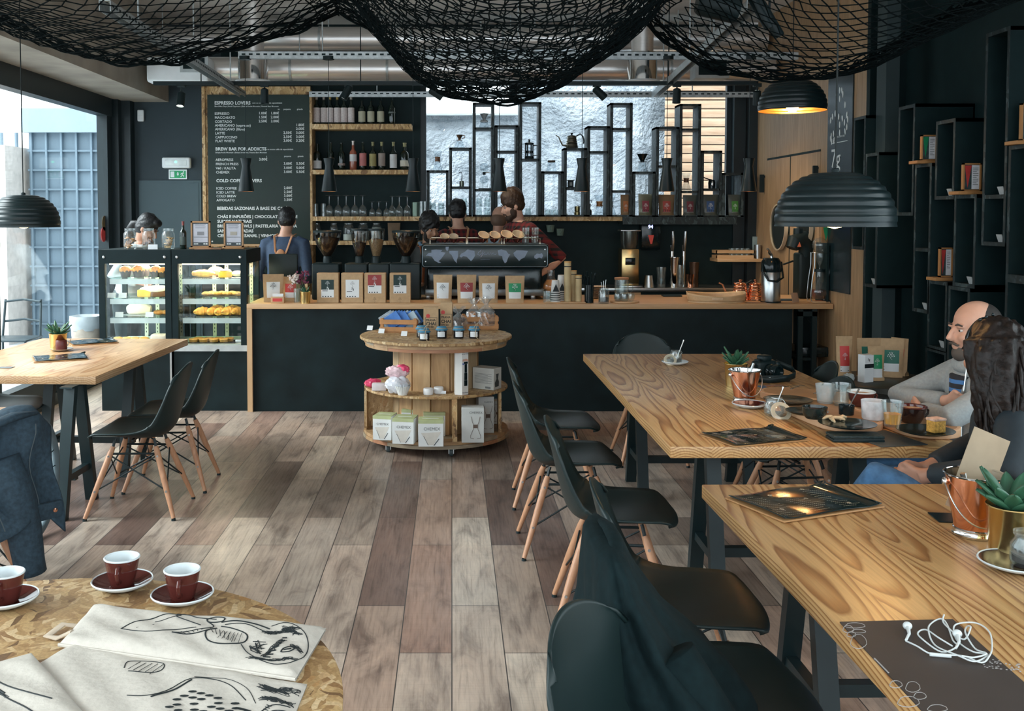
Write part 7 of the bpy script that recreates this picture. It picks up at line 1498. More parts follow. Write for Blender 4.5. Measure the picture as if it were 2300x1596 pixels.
t = thing('wallet', 'black leather wallet at the near edge of the long table', 'wallet', on(1920, 988), -.03); MB().rbox(-.10, .10, -.045, .045, 0, .012, .004, 2).build('lower_cover', BLK2, t); MB().rbox(-.10, .10, -.045, .045, .014, .026, .005, 2).build('upper_cover', M('black_leather', (.010, .024, .026), .5, var=.3, sc_=120, bmp=.3), t); MB().rbox(-.095, .095, -.042, .04, .010, .017, .001, 1).build('pages', M('wallet_inside', (.03, .04, .04), .7), t)
# ---- near table: dark mat with earphones
L_ = [on(1886, 1398), on(2140, 1392), on(2420, 1640), on(2110, 1640)]
t = thing('placemat', 'dark brown mat printed with fine white outlines on the near table', 'placemat', (0, 0, HT)); zl_ = .0
q = [(v.x, v.y) for v in L_]
MB().prism(q[::-1], 0, .0025).build('mat', M('dark_brown_mat', (.050, .038, .034), .55, var=.06), t, smooth=0)
k = MB(); oz = Vector((0, 0, -HT+.0028))
def mk_(pts, r=.0008, closed=False): k.tube([P(x, y, z=HT+.0026)-Vector((0, 0, HT)) for x, y in pts], r, 4, closed=closed)
def blob(cx, cy, rx, ry, n=18, ph=0): mk_([(cx+rx*math.cos(i/n*2*pi+ph)*(1+.12*math.sin(i*1.1)), cy+ry*math.sin(i/n*2*pi+ph)) for i in range(n)], .0008, True)
for a in ((1920, 1404, 22, 6), (1905, 1412, 12, 8), (1928, 1417, 16, 4), (1928, 1440, 18, 16), (1912, 1424, 10, 6), (2012, 1536, 14, 8), (2050, 1542, 16, 12), (2066, 1562, 14, 8), (2040, 1575, 24, 12), (2105, 1590, 22, 8)): blob(*a)
mk_([(1964, 1478), (1996, 1511)], .0017)
for i in range(46):
 x = 2205+R.random()*85; y = 1478+.12*(x-2205)+R.random()*20; mk_([(x, y), (x+4, y+.3)], .0012)
k.build('mat_print', M('print_grey_white', (.36, .34, .33), .6), t, smooth=0)
t = thing('earphones', 'tangled white wired earphones on the dark brown mat', 'earphones', (0, 0, HT+.003)); EW = M('earphone_white', (.66, .70, .70), .35, var=.03)
def e3(x, y, h): v = P(x, y, z=HT+.004); return Vector((v.x, v.y, h))
c1p = [(2035, 1440), (2060, 1458), (2090, 1472), (2130, 1476), (2165, 1480), (2205, 1490), (2222, 1480), (2228, 1455), (2222, 1425), (2195, 1405), (2160, 1402), (2142, 1415), (2150, 1440), (2185, 1470), (2218, 1474), (2190, 1490), (2150, 1478), (2100, 1450), (2085, 1420), (2095, 1400), (2115, 1395), (2128, 1410), (2140, 1440), (2150, 1458), (2115, 1466), (2070, 1440), (2062, 1425), (2080, 1418), (2110, 1440), (2140, 1452)]
def smoothp(ps, n=6):
 out = []
 for i in range(len(ps)-1):
  p0, p1, p2, p3 = ps[max(i-1, 0)], ps[i], ps[i+1], ps[min(i+2, len(ps)-1)]
  for j in range(n): f = j/n; out.append(.5*(2*p1+(p2-p0)*f+(2*p0-5*p1+4*p2-p3)*f*f+(3*p1-p0-3*p2+p3)*f**3))
 return out+[ps[-1]]
cp = [e3(x, y, .002+.006*abs(math.sin(i*1.3))) for i, (x, y) in enumerate(c1p)]; MB().tube(smoothp(cp), .0017, 8).build('cable', EW, t)
cp2 = [e3(x, y, .004+.008*abs(math.sin(i*1.7+1))) for i, (x, y) in enumerate([(2120, 1390), (2118, 1402), (2135, 1425), (2165, 1440), (2180, 1420), (2172, 1410), (2168, 1432), (2190, 1462), (2215, 1478), (2188, 1484), (2160, 1482)])]; MB().tube(smoothp(cp2), .0017, 8).build('cable', EW, t)
for px, py, a in ((2038, 1414, .4), (2150, 1432, 2.2)):
 c = e3(px, py, .010); MB().ell(c, (.0095, .0095, .0085), 16, 10).build('earbud', EW, t); MB().tube([c, e3(px+4, py+14, .006), e3(px-3, py+26, .004)], [.005, .0032, .0026], 10).build('earbud_stem', EW, t)
MB().tube([e3(2088, 1472, .004), e3(2136, 1476, .004)], .0038, 8).build('remote', EW, t)
# ---- espresso cups on the round table
for (px, py, lb) in ((275, 1322, 'maroon espresso cup with a white inside, far one of three on the round table'), (410, 1352, 'maroon espresso cup with a white inside, right one on the round table'), (14, 1360, 'maroon espresso cup with a white inside, cut off by the left edge')):
 p = on(px, py-4); saucer(p, lb.replace('espresso cup with a white inside', 'saucer under the espresso cup').replace('far one of three', 'far one'), .0705)
 mug(p+Vector((0, 0, .0065)), lb, .066, .040, .025, 'maroon espresso cups on the round table', CUPW, rz=.12)
# ---- printed cloth bags
CLOTH = M('canvas_cloth', (.56, .52, .46), .9, var=.05, sc_=60, bmp=.25)
def cloth_bag(corners, label, base, th, seed, prints, texts=(), dots=None):
 c = [on(x, y, HT+base) for x, y in corners]; o = (c[0]+c[1]+c[2]+c[3])/4; t = thing('cloth_bag', label, 'cloth bag', (o.x, o.y, HT+base), 0, 'printed canvas bags on the round table')
 def top(u, v):
  p = c[0].lerp(c[1], u).lerp(c[3].lerp(c[2], u), v)-o
  e = min(u*8, (1-u)*8, v*5, (1-v)*5, 1); e = math.sqrt(max(0, 1-(1-e)**2))
  z = th*(.25+.75*e)+.0035*math.sin(u*9+v*4+seed)*e+.002*math.sin(u*23-v*15+seed*2)*e+.006*math.sin(u*3.1+seed)*(1-u)*e
  return Vector((p.x, p.y, max(.001, z)))
 m = MB().grid(lambda u, v: top(u, v), 60, 30)
 def bot(u, v): p = top(u, v); e = 0 if (u in (0, 1) or v in (0, 1)) else 1; return Vector((p.x, p.y, .0003))
 m.grid(lambda u, v: bot(1-u, v), 60, 30)
 m.build('canvas', CLOTH, t, smooth=60)
 for s_ in (.35, .68):
  MB().tube([Vector((top(i/30, 1).x, top(i/30, 1).y-.0015, th*.3*s_*1.0+.002)) for i in range(31)], .0028, 6).build('folded_edge', CLOTH, t)
 MB().tube([top(.0, .45)+Vector((0, 0, -.004)), top(0, .45)+Vector((-.03, .0, .0)), top(0, .6)+Vector((-.045, -.02, -.006)), top(0, .7)+Vector((-.02, -.01, -.006)), top(.02, .75)], .009, 8, flat=.35).build('handle_loop', M('canvas_strap', (.52, .43, .33), .9), t)
 k = MB()
 def line(pts, r=.0011): 
  ps = [Vector((u, v, 0)) for u, v in pts]; ps = smoothp(ps, 5) if len(ps) > 2 else ps
  k.tube([top(min(.99, max(.01, q.x)), min(.99, max(.01, q.y)))+Vector((0, 0, .0006)) for q in ps], r, 5, flat=.5)
 for pr in prints: line(pr[0], pr[1] if len(pr) > 1 else .0011)
 if dots:
  for (u, v, a) in dots:
   p = top(u, v)+Vector((0, 0, .0012)); k.add([(p.x+.0085*math.cos(s*pi/4), p.y+.0042*math.sin(s*pi/4), p.z) for s in range(8)], [tuple(range(8))])
 k.build('print', INK, t, smooth=60)
 for (txt, u, v, sz, rot) in texts:
  p = top(u, v)+Vector((0, 0, .004)); MB().text(txt, sz, T(p.x, p.y, p.z, rot), .02).build('lettering', INK, t, smooth=0)
 return t
rq = random.Random(5)
def scrib(u0, v0, u1, v1, n, amp=.02): return [([(u0+(u1-u0)*i/7+rq.uniform(-amp, amp), v0+(v1-v0)*i/7+rq.uniform(-amp, amp)) for i in range(8)], .0008) for _ in range(n)]
PR1 = [([(.22, .62), (.24, .5), (.33, .22), (.38, .13), (.41, .11)], .0016), ([(.22, .62), (.36, .66), (.45, .52), (.52, .46)], .0014), ([(.41, .05), (.39, .09), (.41, .14), (.40, .20), (.47, .32), (.53, .40)], .0018), ([(.41, .05), (.44, .07), (.48, .15), (.53, .18), (.57, .20)], .0016),
       ([(.53, .20), (.56, .15), (.60, .17), (.60, .24), (.55, .27), (.53, .2)], .0018), ([(.55, .28), (.58, .36), (.57, .44), (.50, .54), (.44, .62)], .0016), ([(.44, .62), (.50, .60), (.56, .52), (.60, .40)], .0018), ([(.60, .40), (.57, .52), (.60, .66), (.67, .68), (.73, .58), (.73, .44), (.66, .36), (.61, .34)], .0018),
       ([(.60, .26), (.66, .22), (.74, .22), (.80, .26)], .0022), ([(.62, .30), (.70, .26), (.78, .33), (.82, .35)], .0014), ([(.40, .20), (.36, .30), (.33, .36)], .001), ([(.28, .58), (.34, .45)], .0008),
       ([(.73, .62), (.78, .78), (.86, .90), (.93, .90), (.985, .72), (.985, .5), (.95, .28), (.90, .16), (.85, .11), (.80, .2)], .0012)]
PR1 += [([(.57+i*.022, .40+.012*i), (.60+i*.018, .52+.02*i)], .0007) for i in range(6)]+[([(.63+.015*i, .42), (.63+.017*i, .60)], .0006) for i in range(6)]+[([(.47+.02*i, .56-.02*i), (.50+.012*i, .60-.025*i)], .0007) for i in range(5)]
PR1 += scrib(.80, .36, .90, .18, 12, .02)+scrib(.85, .2, .92, .3, 8, .025)+scrib(.84, .80, .88, .42, 7, .012)+scrib(.80, .86, .90, .86, 7, .02)+scrib(.93, .50, .97, .62, 6, .02)+scrib(.90, .82, .96, .76, 5, .02)+[([(.84+.004*i, .88-.07*i), (.87+.002*i, .86-.07*i)], .0022) for i in range(8)]
PR1 += [([(.76+rq.uniform(0, .06), .48+rq.uniform(0, .26)), (.775+rq.uniform(0, .06), .50+rq.uniform(0, .26))], .0012) for _ in range(16)]+[([(.90, .62), (.92, .56), (.94, .58), (.93, .66), (.90, .68), (.90, .62)], .0016), ([(.905, .64), (.93, .6)], .0022)]
B3 = cloth_bag([(-260, 1560), (70, 1470), (290, 1720), (-120, 1850)], 'canvas bag nearest the left edge, lying over the middle one', .014, .016, 4.4, [([(.55, .12), (.60, .2), (.63, .34), (.7, .5), (.74, .7)], .0018), ([(.50, .2), (.56, .12), (.62, .16), (.68, .28), (.78, .42), (.85, .5)], .0018), ([(.5, .2), (.45, .4), (.42, .6)], .0014), ([(.58, .18), (.64, .32)], .0024)]+scrib(.55, .15, .64, .34, 6, .02))
PR2 = [([(.33, .30), (.31, .18), (.36, .10), (.44, .12), (.46, .22), (.42, .30), (.36, .34)], .0012)]+[([(.345+.025*i, .13), (.35+.022*i, .31)], .0008) for i in range(5)]+[([(.44, .62), (.52, .55), (.58, .30), (.66, .20), (.74, .22), (.82, .34)], .0012), ([(.52, .58), (.57, .40), (.60, .28)], .0022), ([(.60, .24), (.70, .16), (.80, .22), (.86, .36)], .0008)]
PR2 += scrib(.86, .18, .97, .14, 10, .04)+scrib(.88, .30, .97, .28, 8, .03)+[([(.90, .70), (.885, .5), (.92, .36), (.98, .32)], .0014), ([(.915, .70), (.90, .52), (.93, .42), (.98, .38)], .0014)]+[([(.888+.002*i, .52-.022*i), (.905+.002*i, .53-.022*i)], .0012) for i in range(8)]+[([(.94, .66), (.95, .5), (.98, .44)], .001), ([(.96, .64), (.97, .55), (.985, .5)], .002)]
dts = [(.60+.032*a+.014*(b % 2), .40+.055*b, 0) for a in range(7) for b in range(7) if (a*5+b*3) % 7 not in (0, 4)]
B2 = cloth_bag([(165, 1452), (690, 1540), (600, 1760), (-40, 1560)], 'middle canvas bag printed with scattered beans and 7g', .001, .014, 2.2, PR2, [('7g', .80, .60, .052, -.45)], dts)
B1 = cloth_bag([(205, 1372), (733, 1415), (664, 1530), (132, 1452)], 'canvas bag printed with a bow-tied glass brewer, farthest on the round table', .006, .020, 1.1, PR1)
# ---- right rear: dark drum table with coffee bags
DKW = plain_wood('dark_stained_wood', (.020, .022, .018), (.040, .040, .032), 'x', 9)
c = P(1988, 852, Y=6.25); zt_ = c.z
t = thing('drum_table', 'dark wooden cable drum table with coffee bags by the shelf wall', 'table', (c.x, 6.25, 0)); MB().lathe([(0, zt_-.04), (.345, zt_-.04), (.35, zt_-.036), (.35, zt_-.004), (.345, zt_), (0, zt_)], 56).build('table_top', DKW, t); MB().lathe([(0, 0), (.33, 0), (.33, .04), (0, .04)], 48).build('base_disc', DKW, t)
for i in range(12): MB().rbox(-.048, .048, -.18, -.165, .04, zt_-.04, .002, 1, M=Matrix.Rotation(i*pi/6, 4, 'Z')).build('core_stave', DKW, t)
zt_ += .001
def dpl(px, y): return (kx(px, y), y, zt_)
pouch(dpl(1900, 6.36), .105, .26, .06, BRIGHTRED, 'kraft coffee bag with a red label, leftmost on the dark drum table', 'coffee bags on the dark drum table', lw=.6, lz=(.12, .76), white_frac=.24)
pouch(dpl(1957, 6.38), .16, .245, .07, M('teal_green', (.015, .14, .10), .5), 'kraft coffee bag with a dark green label, behind the small white box', 'coffee bags on the dark drum table', lz=(.15, .78)); pouch(dpl(2006, 6.36), .155, .245, .08, MATS['teal_green'], 'kraft coffee bag in film with a dark green label, right of the group', 'coffee bags on the dark drum table', rz=-.35, lz=(.15, .7)); pouch(dpl(1973, 6.22), .105, .215, .06, GREEN, 'small kraft coffee bag with a bright green label, front of the group', 'coffee bags on the dark drum table', lz=(.1, .75))
pouch(dpl(2026, 6.42), .12, .24, .07, BRIGHTRED, 'kraft bag turned away behind the dark green ones', 'coffee bags on the dark drum table', rz=-1.0)
t = thing('filter_packet_box', 'small tall white box with a dark band beside the green coffee bag', 'box', dpl(1950, 6.16), .35); MB().rbox(-.035, .035, -.03, .03, 0, .17, .002, 1).build('carton', PAPER, t); MB().box(-.0355, .0355, -.0308, -.0302, .09, .115).box(.0352, .0358, -.03, .03, .09, .115).build('dark_band', INK, t, smooth=0); k = MB().text('7g', .02, T(-.014, -.031, .135) @ FRONT, .02); k.build('print', INK, t, smooth=0)
crumple(dpl(1912, 6.12), (.035, .03, .03), M('pale_grey_plastic', (.38, .42, .42), .4), 'plastic_lump', 'crumpled pale packet at the left of the dark drum table', 'packet', 3)
# ==== open black boxes on the right wall
XP = 3.03
def wbox(l, top, r, bot, label, shelves=(), Xf=XP, depth=None):
 ya, yb = XP*F/(l-PX), XP*F/(r-PX)
 zt, zb = P(r, top, X=XP).z, P((l+r)/2, bot, X=XP).z; t = thing('wall_box', label, 'shelf', (0, 0, 0), 0, 'black open boxes on the right wall'); th = .022
 y0, y1 = min(ya, yb), max(ya, yb); X1 = XW-.002
 MB().box(XP, X1, y0, y0+th, zb, zt).box(XP, X1, y1-th, y1, zb, zt).box(XP, X1, y0, y1, zt-th, zt).box(XP, X1, y0, y1, zb, zb+th).box(X1-.01, X1, y0, y1, zb, zt).build('carcass', BLK, t, smooth=0)
 MB().box(XP-.003, XP, y0, y0+th, zb, zt).box(XP-.003, XP, y1-th, y1, zb, zt).box(XP-.003, XP, y0+th, y1-th, zt-th, zt).box(XP-.003, XP, y0+th, y1-th, zb, zb+th).build('front_edge', OSB_D, t, smooth=0)
 for s_ in shelves: z = P((l+r)/2, s_, X=XP).z; MB().box(XP, X1, y0+th, y1-th, z-th, z).build('shelf', OSB_D, t, smooth=0)
 return y0, y1, zb+th, zt
WB = {}
for key, args in {'c': (2014, 234, 2050, 484, 'tall black wall box just right of the grey pillar'), 'd': (2053, 366, 2090, 702, 'black wall box topped by the green framed card', (557,)), 'e': (2098, 266, 2141, 448, 'short black wall box between the green and red framed cards'),
                  'f': (2143, 436, 2192, 645, 'black wall box topped by the upper red framed card'), 'g': (2205, 62, 2258, 552, 'very tall black wall box with a price tag halfway', (437,)), 'h': (2088, 634, 2131, 788, 'low black wall box topped by the lower red framed card'), 'i': (2134, 648, 2182, 850, 'low black wall box under the one with the red bag'),
                  'j': (2262, 320, 2330, 628, 'black wall box at the right edge topped by a wood frame'), 'k': (2262, 632, 2330, 900, 'lowest black wall box at the right edge'), 'b': (1942, 342, 1971, 645, 'black wall box left of the grey pillar, behind the dome lamp'), 'a': (1914, 260, 1940, 560, 'tall black wall box against the oak edge, left of the pillar'), 'l': (2085, 792, 2132, 930, 'black wall box near the floor behind the bearded man')}.items():
 WB[key] = wbox(*args)
def tagcard(px, py, label): p = P(px, py, X=XP+.02); obj_at(MB().box(-.002, .002, -.03, .03, -.0, .045, T(ry=-.35)), 'price_tag', M('tag_white', (.40, .42, .42), .6), (p.x, p.y, p.z), label, 'price tag', 'price tags on the wall boxes')
def wall_tag(key, zz, label):
 y0, y1, zb, zt = WB[key]; z = zb if zz is None else P(2180, zz, X=XP).z; obj_at(MB().box(-.002, .002, -.028, .028, 0, .045, T(ry=-.35)), 'price_tag', M('tag_white', (.40, .42, .42), .6), (XP+.018, y0+.07, z+.001), label, 'price tag', 'price tags on the wall boxes')
wall_tag('e', None, 'price tag in the short box between the framed cards'); wall_tag('g', None, 'price tag at the bottom of the very tall wall box'); wall_tag('d', None, 'price tag at the bottom of the box under the green card'); wall_tag('f', None, 'price tag in the box under the upper red card'); wall_tag('h', None, 'price tag in the box under the lower red card'); wall_tag('j', None, 'price tag in the wall box at the right edge'); wall_tag('b', None, 'price tag in the box left of the grey pillar')
y0, y1, zb, zt = WB['g']; zq = P(2231, 437, X=XP).z; obj_at(MB().box(-.002, .002, -.028, .028, 0, .045, T(ry=-.35)), 'price_tag', MATS['tag_white'], (XP+.018, y0+.07, zq+.001), 'price tag halfway up the very tall wall box', 'price tag', 'price tags on the wall boxes')
CARDW = M('card_print_white', (.8, .8, .82), .5)
def framed_card(key, px0, px1, h, tri, label):
 y0, y1, zb, zt = WB[key]; yc = y1-.075; Xc = max(XP+.03, ((px0+px1)/2-PX)/F*yc); wd = (px1-px0)/F*yc
 t = thing('framed_card', label, 'picture frame', (Xc, yc, zt+.022), 0, 'wood-framed cards on the wall boxes')
 MB().rbox(-wd/2-.05, wd/2, -.06, .06, -.021, -.001, .002, 1).build('wood_base', M('orange_wood', (.42, .20, .07), .5), t)
 f = MB().box(-wd/2, -wd/2+.009, -.012, .012, 0, h).box(wd/2-.009, wd/2, -.012, .012, 0, h).box(-wd/2, wd/2, -.012, .012, h-.009, h).box(-wd/2, wd/2, -.012, .012, 0, .009); f.build('frame', MATS['orange_wood'], t, smooth=0)
 MB().box(-wd/2+.009, wd/2-.009, -.004, .004, .009, h-.009).build('dark_print', M('dark_photo', (.05, .075, .075), .4, var=.5, sc_=30), t, smooth=0)
 MB().box(.0, wd/2-.01, -.0055, -.004, .012, h-.012).build('white_print', CARDW, t, smooth=0)
 k = MB().prism([(-wd/2+.012, h-.014), (-.002, h-.014), (-wd*.22, .02)], 0, .001, T(0, -.0045, 0) @ FRONT); k.build('pennant', tri, t, smooth=0)
 k = MB()
 for i in range(10): k.box(.006, wd/2-.016-.01*(i % 3 == 2), -.0062, -.0055, h-.03-i*.011, h-.027-i*.011)
 k.build('fine_print', M('grey_print', (.16, .17, .17), .6), t, smooth=0)
framed_card('d', 2064, 2099, .165, GREEN, 'framed card with a green pennant on a wall box'); framed_card('f', 2158, 2199, .165, BRIGHTRED, 'upper framed card with a red pennant on a wall box'); framed_card('h', 2110, 2140, .185, BRIGHTRED, 'lower framed card with a red pennant behind the couple'); framed_card('j', 2285, 2335, .20, M('dim_card', (.05, .06, .06), .5), 'wood frame on the wall box cut off by the right edge')
def wbag(key, h, lab, label, dz=None, rz=.9, w_=.09):
 y0, y1, zb, zt = WB[key]; z = zb if dz is None else dz; pouch((XP+.14, (y0+y1)/2+.03, z+.001), w_, h, .06, lab, label, 'coffee bags in the wall boxes', rz=rz, lz=(.1, .7))
wbag('d', .235, PAPER, 'kraft bag with a white label in the box under the green card', P(2071, 557, X=XP).z, .5); wbag('f', .20, BRIGHTRED, 'kraft bag with a red label in the box under the upper red card', None, 1.2, .07); wbag('h', .2, BRIGHTRED, 'red-labelled bag in the box under the lower red card', None, 1.1, .07); wbag('j', .27, CARD, 'dark-labelled bag in the wall box at the right edge', None, .7, .1); wbag('l', .22, BRIGHTRED, 'red-labelled kraft bag low behind the bearded man', None, .3, .12)
yq = 8.30; x0_, x1_ = kx(1876, yq), kx(1934, yq); zq0, zq1 = CT+.001, z_at(546, yq)
t = thing('counter_box', 'black open box standing on the far right end of the bar', 'shelf', (0, 0, 0)); x1_ = min(x1_, XO-.02); MB().box(x0_, x1_, yq, yq+.25, zq0, zq0+.02).box(x0_, x1_, yq, yq+.25, zq1-.02, zq1).box(x0_, x0_+.02, yq, yq+.25, zq0, zq1).box(x1_-.02, x1_, yq, yq+.25, zq0, zq1).build('carcass', BLK, t, smooth=0); MB().box(x0_, x1_, yq+.235, yq+.25, zq0, zq1).build('back_board', BLK, t, smooth=0)
t = thing('framed_card', 'framed card with a green pennant on top of the black counter box', 'picture frame', ((x0_+x1_)/2, yq+.08, zq1+.001), 0, 'wood-framed cards on the wall boxes'); MB().box(-.06, .06, -.008, .008, 0, .14).build('frame', MATS['orange_wood'], t, smooth=0); MB().box(0, .052, -.0095, -.008, .008, .132).build('white_print', CARDW, t, smooth=0); MB().prism([(-.052, .13), (-.002, .13), (-.027, .01)], 0, .001, T(0, -.0085, 0) @ FRONT).build('pennant', GREEN, t, smooth=0)
obj_at(MB().box(-.02, .02, -.002, .002, 0, .035, T(rx=-.3)), 'price_tag', MATS['tag_white'], ((x0_+x1_)/2-.03, yq+.04, zq0+.021), 'price tag inside the black box at the bar end', 'price tag')
ya, yb = OY(1913), OY(1858); zt, zb = P(1885, 163, X=XO).z, 1.0
t = thing('wall_sign', 'tall glossy black sign with white bean marks and 7g on the oak wall', 'sign', (XO, (ya+yb)/2, 0)); hw = (yb-ya)/2
MB().box(-.012, -.001, -hw, hw, zb, zt).build('sign_panel', M('sign_black', (.008, .020, .024), .22, spec=.6), t, smooth=0)
SIDE = Matrix.Rotation(-pi/2, 4, 'Z') @ FRONT
k = MB()
for px, py, a in ((1886, 203, 0), (1891, 203, .2), (1879, 210, -.3), (1893, 212, 0), (1886, 222, 0), (1898, 235, 0), (1870, 262, .2), (1876, 255, 0), (1866, 270, -.2), (1884, 262, 0), (1892, 266, .3), (1902, 258, -.2), (1904, 268, .1), (1897, 275, 0), (1886, 280, 0), (1878, 285, .2), (1902, 285, 0), (1898, 295, .3), (1886, 298, 0), (1867, 305, 0), (1866, 312, .3), (1872, 300, .1), (1868, 318, 0), (1873, 316, -.2)):
 p = P(px, py, X=XO-.013); k.add([(.013*math.cos(s*pi/5), .028*math.sin(s*pi/5), 0) for s in range(10)], [tuple(range(10))], T(-.0135, p.y-(ya+yb)/2, p.z) @ SIDE @ Matrix.Rotation(a, 4, 'Z'))
k.build('bean_marks', INKW, t, smooth=0)
p = P(1866, 377, X=XO-.013); k = MB().text('7g', .22, T(-.0135, p.y-(ya+yb)/2, p.z) @ SIDE, 0.0); p = P(1868, 312, X=XO-.013); k.text('COUNTER ADVENTURES', .022, T(-.0135, p.y-(ya+yb)/2-.03, p.z) @ SIDE, 0.); k.box(-.0138, -.0132, -.17, .17, p.z-.04, p.z-.035); k.build('lettering', INKW, t, smooth=0)
# ---- outside: café chair and litter bin beyond the window
t = thing('cafe_chair', 'dark metal café chair outside the street window', 'chair', (-4.35, 9.9, -.05)); m = MB()
for sx in (-1, 1): m.tube([(sx*.2, -.2, 0), (sx*.19, -.18, .45)], .012, 8).tube([(sx*.2, .2, 0), (sx*.19, .18, .45), (sx*.18, .24, .82)], .012, 8)
m.build('frame', M('outdoor_metal', (.05, .07, .08), .4, .4), t); MB().rbox(-.21, .21, -.21, .2, .44, .46, .008).build('seat', MATS['outdoor_metal'], t); m = MB()
for i in range(2): m.tube([(-.18, .22, .6+i*.2), (0, .25, .62+i*.2), (.18, .22, .6+i*.2)], .012, 8)
m.build('backrest', MATS['outdoor_metal'], t)
t = thing('litter_bin', 'pale litter bin with a white bag outside the street window', 'bin', (kx(192, 10.4), 10.4, -.05)); MB().lathe([(0, 0), (.13, 0), (.16, .55), (.15, .55), (0, .1)], 28).build('bin_body', M('beige_bin', (.42, .36, .30), .7, var=.2), t); MB().lathe([(.155, .48), (.175, .56), (.165, .63), (.14, .6)], 28, wob=lambda a, z: 1+.05*math.sin(a*6+z*30)).build('bag_liner', M('white_liner', (.42, .47, .50), .4), t)
for px, py, c, lb in ((236, 501, M('sticker_brown', (.12, .085, .035), .5), 'round brown sticker on the street window'), (234, 526, BRIGHTRED, 'round red sticker on the street window')):
 p = P(px, py, X=-3.49); obj_at(MB().cyl(.075, 0, .002, 28, T() @ Matrix.Rotation(pi/2, 4, 'Y')), 'window_sticker', c, (-3.495, p.y, p.z), lb, 'sticker')
# ==== people
def melt(mb, name, m, parent, vox=.009, it=8, sub=None):
 """joins overlapping volumes into one continuous skin"""
 o = mb.build(name, m, None, smooth=180)
 a = o.modifiers.new('r', 'REMESH'); a.mode = 'VOXEL'; a.voxel_size = vox; a.use_smooth_shade = True
 b = o.modifiers.new('s', 'SMOOTH'); b.iterations = it; b.factor = .5
 bpy.context.view_layer.update(); me = bpy.data.meshes.new_from_object(o.evaluated_get(bpy.context.evaluated_depsgraph_get()))
 old = o.data; o.modifiers.clear(); o.data = me; bpy.data.meshes.remove(old); me.name = name; me.materials.clear(); me.materials.append(m)
 me.polygons.foreach_set('use_smooth', [True]*len(me.polygons)); o.parent = parent; return o
def loft(m, rings, n=20, off=0):
 """rings: (centre, half width, half depth) stacked ellipses"""
 vs = []; k = len(rings)
 for c, a, b in rings:
  for j in range(n): t = 2*pi*j/n; vs.append((c[0]+(a+off)*math.cos(t), c[1]+(b+off)*math.sin(t), c[2]))
 m.add(vs, [(i*n+j, i*n+(j+1) % n, (i+1)*n+(j+1) % n, (i+1)*n+j) for i in range(k-1) for j in range(n)]+[tuple(reversed(range(n))), tuple(range((k-1)*n, k*n))])
def skinmat(name, c): return M(name, c, .5, var=.10, sc_=14, sss=.1)
def head(m, X, k=1.):
 e = lambda c, r, **q: m.ell(c, r, 20, 14, X, **q)
 e((0, .012, .035), (.077, .096, .088)); e((0, -.018, -.03), (.063, .076, .085)); e((0, -.062, -.092), (.032, .03, .024)); e((0, -.02, -.075), (.05, .06, .04))
 m.tube([X @ Vector(p) for p in ((0, -.088, .018), (0, -.104, -.005), (0, -.118, -.030), (0, -.098, -.040))], [.008, .010, .014, .010], 10)
 for s in (-1, 1):
  e((s*.078, .012, -.012), (.010, .021, .031)); e((s*.036, -.072, -.028), (.022, .02, .022)); e((s*.032, -.082, .020), (.024, .014, .008))
 e((0, -.090, -.063), (.024, .010, .006)); e((0, -.088, -.073), (.021, .010, .006))
def face_parts(X, t, dark=(.012, .010, .009), brow=True):
 EYEW = M('eye_white', (.55, .53, .5), .3); 
 for s in (-1, 1):
  MB().ell((s*.031, -.0795, .004), (.0115, .007, .0058), 14, 10, X).build('eye', EYEW, t); MB().ell((s*.031, -.0855, .0035), (.0055, .0025, .0052), 12, 8, X).build('iris', M('dark_iris', (.02, .012, .008), .2), t)
  if brow: MB().tube([X @ Vector(p) for p in ((s*.014, -.092, .026), (s*.033, -.093, .031), (s*.052, -.083, .025))], [.003, .0045, .003], 8).build('eyebrow', M('brow_%s' % str(dark), dark, .8), t)
def hair_cap(X, mat_, t, back=1., front=.045, top=.012, bumps=.06, seed=1, cut=-.02, sides=True, name='hair', fr=9):
 m = MB(); rr = random.Random(seed); f = [rr.uniform(.7, 1.3) for _ in range(4)]
 fn = lambda d: 1+bumps*math.sin(d.x*fr*f[0]+seed)*math.cos(d.z*fr*f[1]+d.y*fr*f[2])
 m.ell((0, .018, .045+top*.5), (.083+top*.3, .100+top*.3, .085+top), 30, 20, X, fn=fn)
 m.ell((0, .045, .0), (.079, .075, .085*back), 24, 16, X, fn=fn); 
 if front: m.ell((0, -.052, .095), (.062, front, .032+top*.5), 22, 14, X, fn=fn)
 if sides:
  for s in (-1, 1): m.ell((s*.066, .015, .02), (.018, .045, .05), 12, 10, X)
 return melt(m, name, mat_, t, .006, 3)
def beard(X, mat_, t, full=1.):
 m = MB(); m.ell((0, -.062, -.098), (.040, .040, .034*full), 18, 12, X).ell((0, -.030, -.088), (.058, .058, .034), 18, 12, X)
 for s in (-1, 1): m.ell((s*.056, -.022, -.055), (.014, .034, .045), 12, 8, X)
 m.tube([X @ Vector(p) for p in ((-.032, -.090, -.062), (-.014, -.103, -.052), (.014, -.103, -.052), (.032, -.090, -.062))], .0075, 8)
 return melt(m, 'beard', mat_, t, .006, 2)
